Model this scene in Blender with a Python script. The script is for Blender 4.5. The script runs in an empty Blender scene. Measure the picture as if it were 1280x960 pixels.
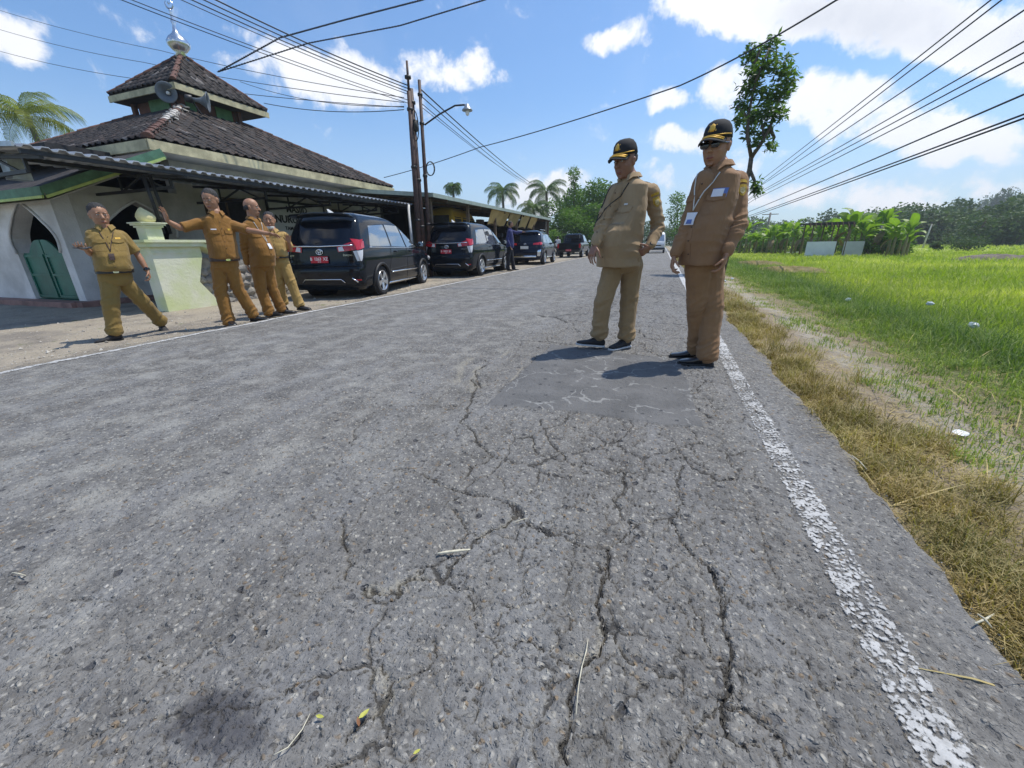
import bpy, bmesh, math, random
import numpy as np
from mathutils import Vector, Matrix, Euler, noise as mnoise

random.seed(7)
rng = np.random.default_rng(7)
SC = bpy.context.scene
COL = SC.collection

# ------------------------------------------------------------------ camera
CAM_F = 492.86 / 1280.0 * 36.0
YAW, PITCH, ROLL = 0.3511, 0.33781, -0.01941
CAM = np.array([0.0, 0.0, 0.967])


def cam_basis():
    cy, sy = math.cos(YAW), math.sin(YAW)
    fw = np.array([-sy * math.cos(PITCH), cy * math.cos(PITCH), -math.sin(PITCH)])
    rt = np.array([cy, sy, 0.0])
    up = np.cross(rt, fw)
    c, s = math.cos(ROLL), math.sin(ROLL)
    return rt * c + up * s, -rt * s + up * c, fw


CR, CU, CF = cam_basis()
cd = bpy.data.cameras.new('camera')
cd.sensor_width = 36.0
cd.lens = CAM_F
cd.clip_start = 0.05
cd.clip_end = 3000
cam = bpy.data.objects.new('camera', cd)
COL.objects.link(cam)
M = Matrix(((CR[0], CU[0], -CF[0], CAM[0]), (CR[1], CU[1], -CF[1], CAM[1]), (CR[2], CU[2], -CF[2], CAM[2]), (0, 0, 0, 1)))
cam.matrix_world = M
SC.camera = cam


def ray(x, y):
    return CF + CR * (x - 640.0) / 492.86 + CU * (480.0 - y) / 492.86


def gnd(x, y, z=0.0):
    """point on the plane z seen at photo position x, y"""
    d = ray(x, y)
    return CAM + d * ((z - CAM[2]) / d[2])


def atx(x, y, X):
    d = ray(x, y)
    return CAM + d * (X / d[0])


def aty(x, y, Y):
    d = ray(x, y)
    return CAM + d * (Y / d[1])


# ------------------------------------------------------------------ sun, sky, exposure
SUN_EL = math.radians(66)
SUN_AZ = np.array([0.72, 0.69])          # horizontal direction towards the sun
SUN_AZ = SUN_AZ / np.linalg.norm(SUN_AZ)
sd = bpy.data.lights.new('sun', 'SUN')
sd.energy = 3.3
sd.angle = math.radians(0.53)
sd.color = (1.0, 0.94, 0.85)
sun = bpy.data.objects.new('sun', sd)
COL.objects.link(sun)
sv = Vector((SUN_AZ[0] * math.cos(SUN_EL), SUN_AZ[1] * math.cos(SUN_EL), math.sin(SUN_EL)))
sun.rotation_euler = sv.to_track_quat('Z', 'Y').to_euler()
sun.location = (10, 10, 30)

SC.view_settings.view_transform = 'Standard'
SC.view_settings.look = 'None'
SC.view_settings.exposure = 0.46
SC.view_settings.gamma = 1.0


ORD = ['first', 'second', 'third', 'fourth', 'fifth', 'sixth', 'seventh', 'eighth', 'ninth', 'tenth', 'eleventh', 'twelfth', 'thirteenth', 'fourteenth', 'fifteenth', 'sixteenth', 'seventeenth', 'eighteenth', 'nineteenth']
TENS = {2: 'twent', 3: 'thirt', 4: 'fort', 5: 'fift'}


def ordn(i):
    if i < 19: return ORD[i]
    t_, u_ = divmod(i + 1, 10)
    return TENS[t_] + ('ieth' if u_ == 0 else 'y-' + ORD[u_ - 1])


class NT:
    """small helper to write node trees"""

    def __init__(self, tree):
        self.t = tree
        tree.nodes.clear()

    def n(self, kind, ins=None, **props):
        nd = self.t.nodes.new(kind)
        for k, v in props.items():
            setattr(nd, k, v)
        for k, v in (ins or {}).items():
            s = nd.inputs[k]
            if isinstance(v, bpy.types.NodeSocket):
                self.t.links.new(v, s)
            else:
                s.default_value = v
        return nd

    def math(self, op, a, b=0.0, c=None, clamp=False):
        ins = {0: a, 1: b}
        if c is not None:
            ins[2] = c
        return self.n('ShaderNodeMath', ins, operation=op, use_clamp=clamp).outputs[0]

    def vmath(self, op, a, b=None):
        ins = {0: a}
        if b is not None:
            ins[1] = b
        nd = self.n('ShaderNodeVectorMath', ins, operation=op)
        return nd.outputs['Value'] if op in ('LENGTH', 'DOT_PRODUCT', 'DISTANCE') else nd.outputs[0]

    def mixc(self, f, a, b, mode='MIX'):
        nd = self.n('ShaderNodeMix', data_type='RGBA', blend_type=mode)
        for k, v in ((0, f), (6, a), (7, b)):
            s = nd.inputs[k]
            if isinstance(v, bpy.types.NodeSocket):
                self.t.links.new(v, s)
            elif k == 0:
                s.default_value = v
            else:
                s.default_value = (*v[:3], 1.0)
        return nd.outputs[2]

    def noise(self, vec, scale, detail=4.0, rough=0.55, dist=0.0, out=0, dim='3D'):
        nd = self.n('ShaderNodeTexNoise', {'Scale': scale, 'Detail': detail, 'Roughness': rough, 'Distortion': dist}, noise_dimensions=dim)
        if vec is not None:
            self.t.links.new(vec, nd.inputs['Vector'])
        return nd.outputs[out]

    def ramp(self, v, a, b, lo=0.0, hi=1.0, smooth=True):
        nd = self.n('ShaderNodeMapRange', {'Value': v, 'From Min': a, 'From Max': b, 'To Min': lo, 'To Max': hi})
        nd.interpolation_type = 'SMOOTHSTEP' if smooth else 'LINEAR'
        return nd.outputs[0]


# clouds: photo position of the centre, half sizes in photo pixels, slant in degrees, density, greyness
CLOUDS = [
    (12, 42, 50, 32, 25, 1.0, .1), (300, 40, 26, 14, 20, .45, .1), (420, 98, 92, 36, 12, 1.05, .25), (560, 84, 58, 26, 5, 1.0, .1),
    (775, 42, 52, 20, -12, .75, 0), (760, 45, 40, 14, 5, .6, 0), (905, 12, 90, 34, 5, 1.2, .25), (1090, 22, 190, 38, 3, 1.25, .75),
    (1270, 50, 160, 46, 5, 1.25, .55), (832, 128, 28, 17, -5, .9, .1), (903, 112, 44, 32, -50, .95, .1), (855, 180, 46, 17, 5, .95, .1),
    (835, 222, 40, 18, 5, .6, .1), (1055, 130, 96, 36, -8, 1.05, .15), (1160, 165, 120, 30, 5, 1.05, .2), (985, 145, 42, 16, 0, .7, 0), (1240, 180, 90, 24, 0, .8, .1),
    (1035, 240, 150, 24, 3, .75, .1), (940, 205, 60, 22, 0, .5, .1), (680, 240, 54, 26, -10, 1.0, .1), (1110, 250, 120, 20, 0, .65, .1), (1240, 235, 90, 20, 0, .5, .1),
    (1560, 190, 220, 60, 0, 1.1, .3), (1420, 20, 200, 80, 0, 1.1, .5),
]
W = bpy.data.worlds.new('World')
SC.world = W
W.use_nodes = True
nt = NT(W.node_tree)
sky = nt.n('ShaderNodeTexSky', sky_type='NISHITA')
sky.sun_disc = False
sky.sun_elevation = SUN_EL
sky.sun_rotation = math.atan2(SUN_AZ[0], SUN_AZ[1])
sky.altitude = 50
sky.air_density = 1.15
sky.dust_density = 0.6
sky.ozone_density = 2.0
tc = nt.n('ShaderNodeTexCoord')
D = nt.vmath('NORMALIZE', tc.outputs['Generated'])
warp = nt.noise(D, 7.0, 5.0, 0.62, 0.3, out=1)
warp = nt.vmath('SUBTRACT', warp, (0.5, 0.5, 0.5))
wsc = nt.n('ShaderNodeVectorMath', {0: warp, 'Scale': 0.075}, operation='SCALE').outputs[0]
DW = nt.vmath('ADD', D, wsc)
acc = None
gacc = None
for (px, py, hw, hh, slant, dens, grey) in CLOUDS:
    d = ray(px, py)
    k = np.linalg.norm(d)
    d = d / k
    sl = math.radians(slant)
    v1 = ray(px + hw * math.cos(sl), py + hw * math.sin(sl)); v1 = v1 / np.linalg.norm(v1) - d
    v2 = ray(px - hh * math.sin(sl), py + hh * math.cos(sl)); v2 = v2 / np.linalg.norm(v2) - d
    dual = np.linalg.pinv(np.stack([v1, v2], 1))          # 2 x 3
    c1, c2 = dual[0] * .74, dual[1] * .74
    sx = sy = 1.0
    df = nt.vmath('SUBTRACT', DW, tuple(d))
    a = nt.vmath('DOT_PRODUCT', df, tuple(c1 * sx))
    b = nt.vmath('DOT_PRODUCT', df, tuple(c2 * sy))
    q = nt.math('ADD', nt.math('MULTIPLY', a, a), nt.math('MULTIPLY', b, b))
    back = nt.vmath('DOT_PRODUCT', D, tuple(d))
    m = nt.math('MULTIPLY', nt.math('MAXIMUM', nt.math('SUBTRACT', 1.0, q), 0.0), dens)
    m = nt.math('MULTIPLY', m, nt.math('GREATER_THAN', back, 0.2))
    acc = m if acc is None else nt.math('MAXIMUM', acc, m)
    g = nt.math('MULTIPLY', m, grey)
    gacc = g if gacc is None else nt.math('MAXIMUM', gacc, g)
fine = nt.noise(D, 17.0, 9.0, 0.62, 0.25)
gen = nt.noise(D, 3.0, 6.0, 0.55, 0.2)
# the same broken cumulus goes on all round the sky
sepz = nt.n('ShaderNodeSeparateXYZ', {0: D})
side = nt.math('ADD', nt.math('MULTIPLY', sepz.outputs[0], float(-CF[0])), nt.math('MULTIPLY', sepz.outputs[1], float(-CF[1])))
genm = nt.math('MULTIPLY', nt.ramp(gen, 0.52, 0.66), nt.ramp(side, -0.15, 0.25))
acc = nt.math('MAXIMUM', acc, nt.math('MULTIPLY', genm, 0.8))
edge = nt.math('ADD', acc, nt.math('MULTIPLY', nt.math('SUBTRACT', fine, 0.5), 2.2))
cover = nt.math('POWER', nt.ramp(edge, 0.18, 0.80), 1.15)
veil = nt.math('MULTIPLY', nt.ramp(nt.noise(D, 5.0, 5.0, 0.6, 0.5), 0.45, 0.8), nt.ramp(sepz.outputs[0], -0.3, 0.9, 0.05, 0.16))
cover = nt.math('MAXIMUM', cover, veil)
body = nt.ramp(nt.noise(DW, 9.0, 6.0, 0.6), 0.3, 0.7)
gr = nt.math('MULTIPLY', nt.ramp(gacc, 0.2, 1.1), nt.math('ADD', nt.math('MULTIPLY', body, 0.5), 0.5))
ccol = nt.mixc(gr, (7.6, 7.6, 7.7), (4.2, 4.4, 4.9))
ccol = nt.mixc(nt.math('MULTIPLY', body, 0.25), ccol, (5.9, 6.1, 6.6))
hz = nt.ramp(sepz.outputs[2], 0.0, 0.30, 1.0, 0.0)
skyc = nt.mixc(1.0, sky.outputs[0], (.64, .87, 1.09), 'MULTIPLY')
skyc = nt.mixc(nt.math('MULTIPLY', hz, 0.45), skyc, (4.9, 5.8, 7.0))
colr = nt.mixc(nt.math('MULTIPLY', cover, 0.95), skyc, ccol)
bg = nt.n('ShaderNodeBackground', {'Color': colr, 'Strength': 0.115})
out = nt.n('ShaderNodeOutputWorld', {'Surface': bg.outputs[0]})


# ------------------------------------------------------------------ helpers
def tag(o, label=None, cat=None, group=None, kind=None):
    if label: o['label'] = label
    if cat: o['category'] = cat
    if group: o['group'] = group
    if kind: o['kind'] = kind
    return o


def empty(name, loc=(0, 0, 0), rz=0.0):
    o = bpy.data.objects.new(name, None)
    o.empty_display_size = 0.2
    COL.objects.link(o)
    o.location = loc
    o.rotation_euler = (0, 0, rz)
    return o


def thing(name, label, cat, loc=(0, 0, 0), rz=0.0, group=None):
    return tag(empty(name, loc, rz), label, cat, group)


def link(name, me, parent=None, mats=None, loc=None, rot=None, scale=None):
    o = bpy.data.objects.new(name, me)
    COL.objects.link(o)
    if parent is not None: o.parent = parent
    if loc is not None: o.location = loc
    if rot is not None: o.rotation_euler = rot
    if scale is not None: o.scale = scale
    if mats is not None and len(me.materials) == 0:
        for m in (mats if isinstance(mats, (list, tuple)) else [mats]): me.materials.append(m)
    return o


def copy_tree(o, parent=None):
    c = o.copy()
    COL.objects.link(c)
    if parent is not None: c.parent = parent
    for ch in list(o.children):
        copy_tree(ch, c)
    return c


def fast_mesh(name, V, F, smooth=False, cols=None, colname='tint'):
    """V (n,3), F (m,k) arrays, all faces with k corners"""
    V = np.asarray(V, np.float32); F = np.asarray(F, np.int32)
    me = bpy.data.meshes.new(name)
    me.vertices.add(len(V)); me.vertices.foreach_set('co', V.ravel())
    k = F.shape[1]
    me.loops.add(F.size); me.loops.foreach_set('vertex_index', F.ravel())
    me.polygons.add(len(F))
    me.polygons.foreach_set('loop_start', np.arange(0, F.size, k, dtype=np.int32))
    me.polygons.foreach_set('loop_total', np.full(len(F), k, np.int32))
    me.polygons.foreach_set('use_smooth', np.full(len(F), smooth))
    me.update(calc_edges=True)
    if cols is not None:
        a = me.attributes.new(colname, 'FLOAT', 'POINT')
        a.data.foreach_set('value', np.asarray(cols, np.float32))
    return me


def add_attr(me, name, vals):
    a = me.attributes.new(name, 'FLOAT', 'POINT')
    a.data.foreach_set('value', np.asarray(vals, np.float32).ravel())


class MB:
    """collects simple closed shapes into one mesh"""

    def __init__(self):
        self.v = []
        self.f = []
        self.m = []
        self.mi = 0

    def add(self, V, F):
        b = len(self.v)
        self.v += [tuple(map(float, p)) for p in V]
        self.f += [tuple(i + b for i in f) for f in F]
        self.m += [self.mi] * len(F)
        return self

    def box(self, c, s, rz=0.0, rot=None):
        x, y, z = s[0] / 2, s[1] / 2, s[2] / 2
        R = rot if rot is not None else Matrix.Rotation(rz, 3, 'Z')
        V = [R @ Vector((a * x, b * y, d * z)) + Vector(c) for d in (-1, 1) for b in (-1, 1) for a in (-1, 1)]
        return self.add(V, [(0, 2, 3, 1), (4, 5, 7, 6), (0, 1, 5, 4), (2, 6, 7, 3), (0, 4, 6, 2), (1, 3, 7, 5)])

    def bar(self, a, b, w, h=None):
        a = Vector(a); b = Vector(b)
        h = h or w
        d = b - a
        L = d.length
        q = d.to_track_quat('Y', 'Z').to_matrix()
        return self.box((a + b) / 2, (w, L, h), rot=q)

    def hexa(self, P):
        """eight corners: bottom four counter-clockwise from above, then top four"""
        return self.add(P, [(3, 2, 1, 0), (4, 5, 6, 7), (0, 1, 5, 4), (1, 2, 6, 5), (2, 3, 7, 6), (3, 0, 4, 7)])

    def prism(self, poly, axis, a, b):
        """polygon (2D points) pushed along an axis (0, 1 or 2) from a to b"""
        n = len(poly)
        def P(p, t):
            if axis == 0: return (t, p[0], p[1])
            if axis == 1: return (p[0], t, p[1])
            return (p[0], p[1], t)
        V = [P(p, a) for p in poly] + [P(p, b) for p in poly]
        F = [tuple(range(n - 1, -1, -1)), tuple(range(n, 2 * n))]
        F += [(i, (i + 1) % n, n + (i + 1) % n, n + i) for i in range(n)]
        return self.add(V, F)

    def tube(self, pts, r, n=8, cap=True):
        pts = [Vector(p) for p in pts]
        m = len(pts)
        rs = r if isinstance(r, (list, tuple)) else [r] * m
        ref = None
        V = []
        for i, p in enumerate(pts):
            t = (pts[min(i + 1, m - 1)] - pts[max(i - 1, 0)])
            if t.length < 1e-9: t = Vector((0, 0, 1))
            t.normalize()
            if ref is None:
                ref = t.orthogonal().normalized()
            ref = (ref - t * ref.dot(t))
            if ref.length < 1e-6: ref = t.orthogonal()
            ref.normalize()
            b = t.cross(ref)
            for k in range(n):
                a = 2 * math.pi * k / n
                V.append(p + (ref * math.cos(a) + b * math.sin(a)) * rs[i])
        F = [(i * n + k, i * n + (k + 1) % n, (i + 1) * n + (k + 1) % n, (i + 1) * n + k) for i in range(m - 1) for k in range(n)]
        if cap:
            F += [tuple(range(n - 1, -1, -1)), tuple((m - 1) * n + k for k in range(n))]
        return self.add(V, F)

    def lathe(self, prof, n=16, c=(0, 0, 0), axis='Z'):
        """profile of (radius, height)"""
        m = len(prof)
        V = []
        for r, h in prof:
            for k in range(n):
                a = 2 * math.pi * k / n
                x, y = r * math.cos(a), r * math.sin(a)
                if axis == 'Z': p = (x, y, h)
                elif axis == 'X': p = (h, x, y)
                else: p = (y, h, x)
                V.append((p[0] + c[0], p[1] + c[1], p[2] + c[2]))
        F = [(i * n + k, i * n + (k + 1) % n, (i + 1) * n + (k + 1) % n, (i + 1) * n + k) for i in range(m - 1) for k in range(n)]
        F += [tuple(range(n - 1, -1, -1)), tuple((m - 1) * n + k for k in range(n))]
        return self.add(V, F)

    def loft(self, secs, n=16, p=2.0):
        """sections (centre, half-vector a, half-vector b): superellipse rings, closed at both ends"""
        V = []
        for c, a, b in secs:
            c = Vector(c); a = Vector(a); b = Vector(b)
            for k in range(n):
                t = 2 * math.pi * k / n
                ct, st = math.cos(t), math.sin(t)
                ct = math.copysign(abs(ct) ** (2 / p), ct); st = math.copysign(abs(st) ** (2 / p), st)
                V.append(c + a * ct + b * st)
        m = len(secs)
        F = [(i * n + k, i * n + (k + 1) % n, (i + 1) * n + (k + 1) % n, (i + 1) * n + k) for i in range(m - 1) for k in range(n)]
        F += [tuple(range(n - 1, -1, -1)), tuple((m - 1) * n + k for k in range(n))]
        return self.add(V, F)

    def ell(self, c, r, rot=None, nu=14, nv=10):
        c = Vector(c)
        R = rot if rot is not None else Matrix.Identity(3)
        V = [c + R @ Vector((0, 0, -r[2]))]
        for j in range(1, nv):
            ph = -math.pi / 2 + math.pi * j / nv
            for k in range(nu):
                a = 2 * math.pi * k / nu
                V.append(c + R @ Vector((r[0] * math.cos(ph) * math.cos(a), r[1] * math.cos(ph) * math.sin(a), r[2] * math.sin(ph))))
        V.append(c + R @ Vector((0, 0, r[2])))
        F = []
        for k in range(nu):
            F.append((0, 1 + (k + 1) % nu, 1 + k))
        for j in range(nv - 2):
            for k in range(nu):
                a = 1 + j * nu
                F.append((a + k, a + (k + 1) % nu, a + nu + (k + 1) % nu, a + nu + k))
        e = len(V) - 1
        a = 1 + (nv - 2) * nu
        for k in range(nu):
            F.append((a + k, a + (k + 1) % nu, e))
        return self.add(V, F)

    def cap(self, a, b, ra, rb, n=12):
        """tapered limb with round ends"""
        a = Vector(a); b = Vector(b)
        d = b - a
        L = d.length
        if L < 1e-6: d = Vector((0, 0, 1)); L = 1e-6
        d = d / L
        u = d.orthogonal().normalized(); w = d.cross(u)
        secs = []
        for t in (-1.0, -0.85, -0.5, 0.0):
            r = ra * math.sqrt(max(1 - t * t, 0.0004)); secs.append((a + d * ra * t, u * r, w * r))
        for t in (0.33, 0.66):
            r = ra + (rb - ra) * t; secs.append((a + d * L * t, u * r, w * r))
        for t in (0.0, 0.5, 0.85, 1.0):
            r = rb * math.sqrt(max(1 - t * t, 0.0004)); secs.append((b + d * rb * t, u * r, w * r))
        return self.loft(secs, n)

    def mesh(self, name, mats=None, smooth=False, bevel=0):
        me = bpy.data.meshes.new(name)
        me.from_pydata(self.v, [], self.f)
        if mats is not None:
            for m in (mats if isinstance(mats, (list, tuple)) else [mats]): me.materials.append(m)
        me.polygons.foreach_set('material_index', self.m)
        if smooth: me.polygons.foreach_set('use_smooth', [True] * len(self.f))
        me.update()
        return me

    def build(self, name, mats=None, parent=None, smooth=False, loc=None, rot=None, bevel=0.0, auto=None):
        me = self.mesh(name, mats, smooth)
        if bevel > 0:
            bm = bmesh.new(); bm.from_mesh(me)
            ed = [e for e in bm.edges if len(e.link_faces) == 2 and e.calc_face_angle(0) > 0.5]
            bmesh.ops.bevel(bm, geom=ed, offset=bevel, segments=2, affect='EDGES', profile=0.6)
            bm.to_mesh(me); bm.free()
        if auto is not None:
            me.polygons.foreach_set('use_smooth', [True] * len(me.polygons))
            me.set_sharp_from_angle(angle=math.radians(auto))
        return link(name, me, parent, None, loc, rot)


def vnoise(x, y, seed=0):
    """value noise on arrays, 0..1"""
    xi = np.floor(x).astype(np.int64); yi = np.floor(y).astype(np.int64)
    fx = x - xi; fy = y - yi
    fx = fx * fx * (3 - 2 * fx); fy = fy * fy * (3 - 2 * fy)
    def h(a, b):
        n = (a * 374761393 + b * 668265263 + seed * 1442695041) & 0xffffffff
        n = ((n ^ (n >> 13)) * 1274126177) & 0xffffffff
        return ((n ^ (n >> 16)) & 0xffff) / 65535.0
    return (h(xi, yi) * (1 - fx) + h(xi + 1, yi) * fx) * (1 - fy) + (h(xi, yi + 1) * (1 - fx) + h(xi + 1, yi + 1) * fx) * fy


def fbm(x, y, oct=4, seed=0, gain=0.5):
    s = 0; a = 1; t = 0
    for o in range(oct):
        s = s + a * vnoise(x * 2 ** o + 17.3 * o, y * 2 ** o - 9.1 * o, seed + o); t += a; a *= gain
    return s / t


def mat(name, col, rough=0.7, metal=0.0, var=0.0, scale=6.0, col2=None, bump=0.0, bscale=60.0, coat=0.0, spec=0.5, emit=None, trans=0.0, tint=None, sheen=0.0, two=None, stretch=None):
    m = bpy.data.materials.new(name)
    m.use_nodes = True
    t = NT(m.node_tree)
    tcn = t.n('ShaderNodeTexCoord').outputs['Object']
    if stretch: tcn = t.vmath('MULTIPLY', tcn, stretch)
    c = col
    if var > 0 or col2:
        f = t.ramp(t.noise(tcn, scale, 5, 0.6), 0.3, 0.7)
        c2 = col2 if col2 else tuple(min(1, k * (1 - var)) for k in col)
        c1 = col if col2 else tuple(min(1, k * (1 + var * 0.5)) for k in col)
        c = t.mixc(f, c1, c2)
    if tint:
        a = t.n('ShaderNodeAttribute', attribute_name='tint').outputs['Fac']
        c = t.mixc(a, c, tint)
    p = t.n('ShaderNodeBsdfPrincipled', {'Roughness': rough, 'Metallic': metal, 'Coat Weight': coat, 'Coat Roughness': 0.03, 'Specular IOR Level': spec, 'Sheen Weight': sheen})
    if isinstance(c, bpy.types.NodeSocket): t.t.links.new(c, p.inputs['Base Color'])
    else: p.inputs['Base Color'].default_value = (*c[:3], 1)
    if bump > 0:
        b = t.n('ShaderNodeBump', {'Height': t.noise(tcn, bscale, 5, 0.6), 'Strength': bump, 'Distance': 0.02})
        t.t.links.new(b.outputs[0], p.inputs['Normal'])
    if emit: p.inputs['Emission Color'].default_value = (*emit[:3], 1); p.inputs['Emission Strength'].default_value = emit[3]
    sh = p.outputs[0]
    if trans > 0:
        tr = t.n('ShaderNodeBsdfTranslucent')
        tc2 = t.mixc(1.0, c if isinstance(c, bpy.types.NodeSocket) else col, (1.0, 1.25, 0.5), 'MULTIPLY')
        t.t.links.new(tc2, tr.inputs[0])
        sh = t.n('ShaderNodeMixShader', {0: trans, 1: sh, 2: tr.outputs[0]}).outputs[0]
    t.n('ShaderNodeOutputMaterial', {'Surface': sh})
    return m

# ------------------------------------------------------------------ road
def seg_dist(X, Y, pts, wob=0.0):
    """distance of every X, Y to a wandering polyline"""
    d = np.full(X.shape, 9.0, np.float32)
    for (a, b) in zip(pts[:-1], pts[1:]):
        lo = np.minimum(a, b) - 0.12; hi = np.maximum(a, b) + 0.12
        m = (X > lo[0]) & (X < hi[0]) & (Y > lo[1]) & (Y < hi[1])
        if not m.any(): continue
        v = b - a
        L = max(v @ v, 1e-9)
        t = np.clip(((X[m] - a[0]) * v[0] + (Y[m] - a[1]) * v[1]) / L, 0, 1)
        dd = np.hypot(X[m] - a[0] - t * v[0], Y[m] - a[1] - t * v[1])
        d[m] = np.minimum(d[m], dd)
    return d


def Z7(*p): return [gnd(300 + x / 2, 480 + y / 2)[:2] for x, y in p]
def Z1(*p): return [gnd(590 + x / 3.556, 370 + y / 3.556)[:2] for x, y in p]
def ZA(*p): return [gnd(560 + x / 5.818, 390 + y / 5.818)[:2] for x, y in p]
def ZB(*p): return [gnd(x / 1.714, 400 + y / 1.714)[:2] for x, y in p]
def ZC(*p): return [gnd(640 + x / 1.714, 400 + y / 1.714)[:2] for x, y in p]

# (points, half width in metres, depth in metres)
CR_L = [
    (Z7((265, 325), (258, 400), (268, 500)), .007, .022), (Z7((290, 150), (285, 120), (310, 90)), .005, .012),
    (Z7((400, 208), (450, 215), (490, 240), (520, 262), (580, 270), (640, 290), (690, 320), (740, 345), (800, 375), (870, 400)), .008, .024),
    (Z7((585, 0), (570, 60), (555, 95), (585, 150), (630, 180), (700, 200)), .008, .02),
    (Z7((630, 180), (580, 210), (560, 250)), .006, .016),
    (Z7((715, 130), (750, 170), (800, 190), (880, 200), (960, 215), (1060, 220)), .006, .016),
    (Z7((960, 215), (965, 250), (930, 290), (960, 330), (1000, 350), (1080, 340), (1130, 410)), .006, .018),
    (Z7((1130, 410), (1170, 450), (1195, 520), (1200, 600), (1225, 680), (1225, 760), (1240, 850), (1270, 930)), .007, .026),
    (Z7((940, 400), (925, 470), (920, 540), (905, 600), (900, 660), (860, 700), (840, 760), (838, 850), (830, 960)), .007, .024),
    (Z7((920, 600), (960, 650), (990, 700), (1060, 740), (1160, 775), (1225, 765)), .005, .017),
    (Z7((690, 320), (640, 355), (600, 380), (570, 410), (530, 450), (520, 480), (440, 490), (400, 510), (330, 510)), .008, .02),
    (Z7((1100, 160), (1130, 210), (1190, 240), (1280, 235)), .006, .016),
    (Z7((1080, 340), (1110, 300), (1090, 250), (1110, 200)), .005, .014),
    (Z7((580, 560), (590, 600), (640, 640), (690, 660), (740, 650), (790, 700), (820, 740)), .005, .016),
    (Z7((360, 700), (390, 740), (350, 800), (320, 830), (290, 880)), .006, .016), (Z7((200, 830), (150, 890), (90, 930)), .005, .014),
    (Z7((520, 440), (540, 520), (580, 560)), .004, .012), (Z7((870, 400), (940, 400), (1000, 350)), .005, .015),
    (Z7((1110, 520), (1150, 600), (1165, 660), (1225, 680)), .004, .014), (Z7((1230, 800), (1160, 860), (1100, 960)), .004, .012),
    (Z7((400, 60), (440, 50), (560, 60)), .006, .016), (Z7((650, 230), (660, 290)), .005, .014), (Z7((470, 640), (480, 680), (400, 740)), .005, .012),
    (ZA((380, 200), (600, 210), (700, 215), (920, 240)), .012, .03), (ZA((130, 165), (300, 165), (400, 160), (560, 155), (740, 152)), .009, .02),
    (ZA((660, 20), (700, 35), (780, 30), (850, 70), (1000, 75)), .012, .024), (ZA((780, 30), (860, 15), (1030, 15)), .01, .02),
    (ZA((160, 485), (200, 520), (230, 550), (215, 420), (300, 370), (250, 350)), .009, .024), (ZA((920, 110), (950, 150)), .01, .02),
    (ZA((740, 152), (720, 215)), .008, .016), (ZA((800, 110), (880, 112)), .01, .02), (ZA((330, 300), (470, 280), (620, 240)), .006, .014),
    (Z1((740, 150), (760, 180), (750, 190), (870, 192), (960, 190)), .008, .018), (Z1((690, 250), (760, 268), (900, 262)), .01, .022),
    (ZC((390, 500), (430, 540), (460, 600), (440, 640), (470, 720), (460, 800), (500, 830), (540, 880), (590, 950)), .006, .022),
    (ZC((190, 520), (205, 570), (200, 640), (190, 700)), .007, .024), (ZC((350, 270), (400, 310), (440, 330)), .005, .014),
    (ZC((60, 215), (75, 240), (130, 310), (240, 325)), .007, .016), (ZC((240, 325), (250, 360), (215, 400)), .006, .016), (ZC((0, 400), (40, 430), (90, 440), (130, 450)), .007, .02),
]
SANDY = [(Z7((690, 325), (640, 358), (600, 382)), .020), (Z7((460, 480), (400, 505), (330, 512)), .024), (Z7((905, 600), (890, 660), (860, 695), (820, 690)), .022),
         (Z7((350, 720), (375, 760), (350, 810)), .026), (ZA((160, 330), (100, 400), (60, 500)), .05), (ZA((220, 400), (160, 560), (240, 520)), .05), (ZA((450, 290), (380, 330)), .03),
         (ZA((560, 400), (440, 500)), .015)]
WOB = 0.045


def voro(x, y, seed):
    xi = np.floor(x); yi = np.floor(y)
    f1 = np.full(x.shape, 9.0); f2 = np.full(x.shape, 9.0)
    for dx in (-1, 0, 1):
        for dy in (-1, 0, 1):
            cx = xi + dx; cy = yi + dy
            h1 = vnoise(cx, cy, seed); h2 = vnoise(cx, cy, seed + 99)
            d = np.hypot(x - cx - 0.1 - 0.8 * h1, y - cy - 0.1 - 0.8 * h2)
            nf1 = np.minimum(f1, d)
            f2 = np.where(d < f1, f1, np.minimum(f2, d)); f1 = nf1
    return f2 - f1


PATCH = [gnd(x, y)[:2] for x, y in ((608, 507), (650, 468), (690, 431), (720, 434), (790, 443), (850, 449), (858, 470), (864, 492), (871, 515), (879, 534), (845, 533), (800, 527), (760, 520), (700, 513), (650, 509))]


def in_poly(X, Y, poly):
    c = np.zeros(X.shape, bool)
    n = len(poly)
    for i in range(n):
        x1, y1 = poly[i]; x2, y2 = poly[(i + 1) % n]
        if y1 == y2: continue
        k = ((y1 > Y) != (y2 > Y)) & (X < (x2 - x1) * (Y - y1) / (y2 - y1) + x1)
        c ^= k
    return c


def road_edge(y):
    return 0.93 + 0.085 * (fbm(y * 2.1, y * 0 + 3.0, 4, 5) - 0.5) * 2


def left_edge(y):
    return -5.46 + 0.10 * (fbm(y * 0.9, y * 0 + 8.0, 4, 6) - 0.5) * 2


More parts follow.
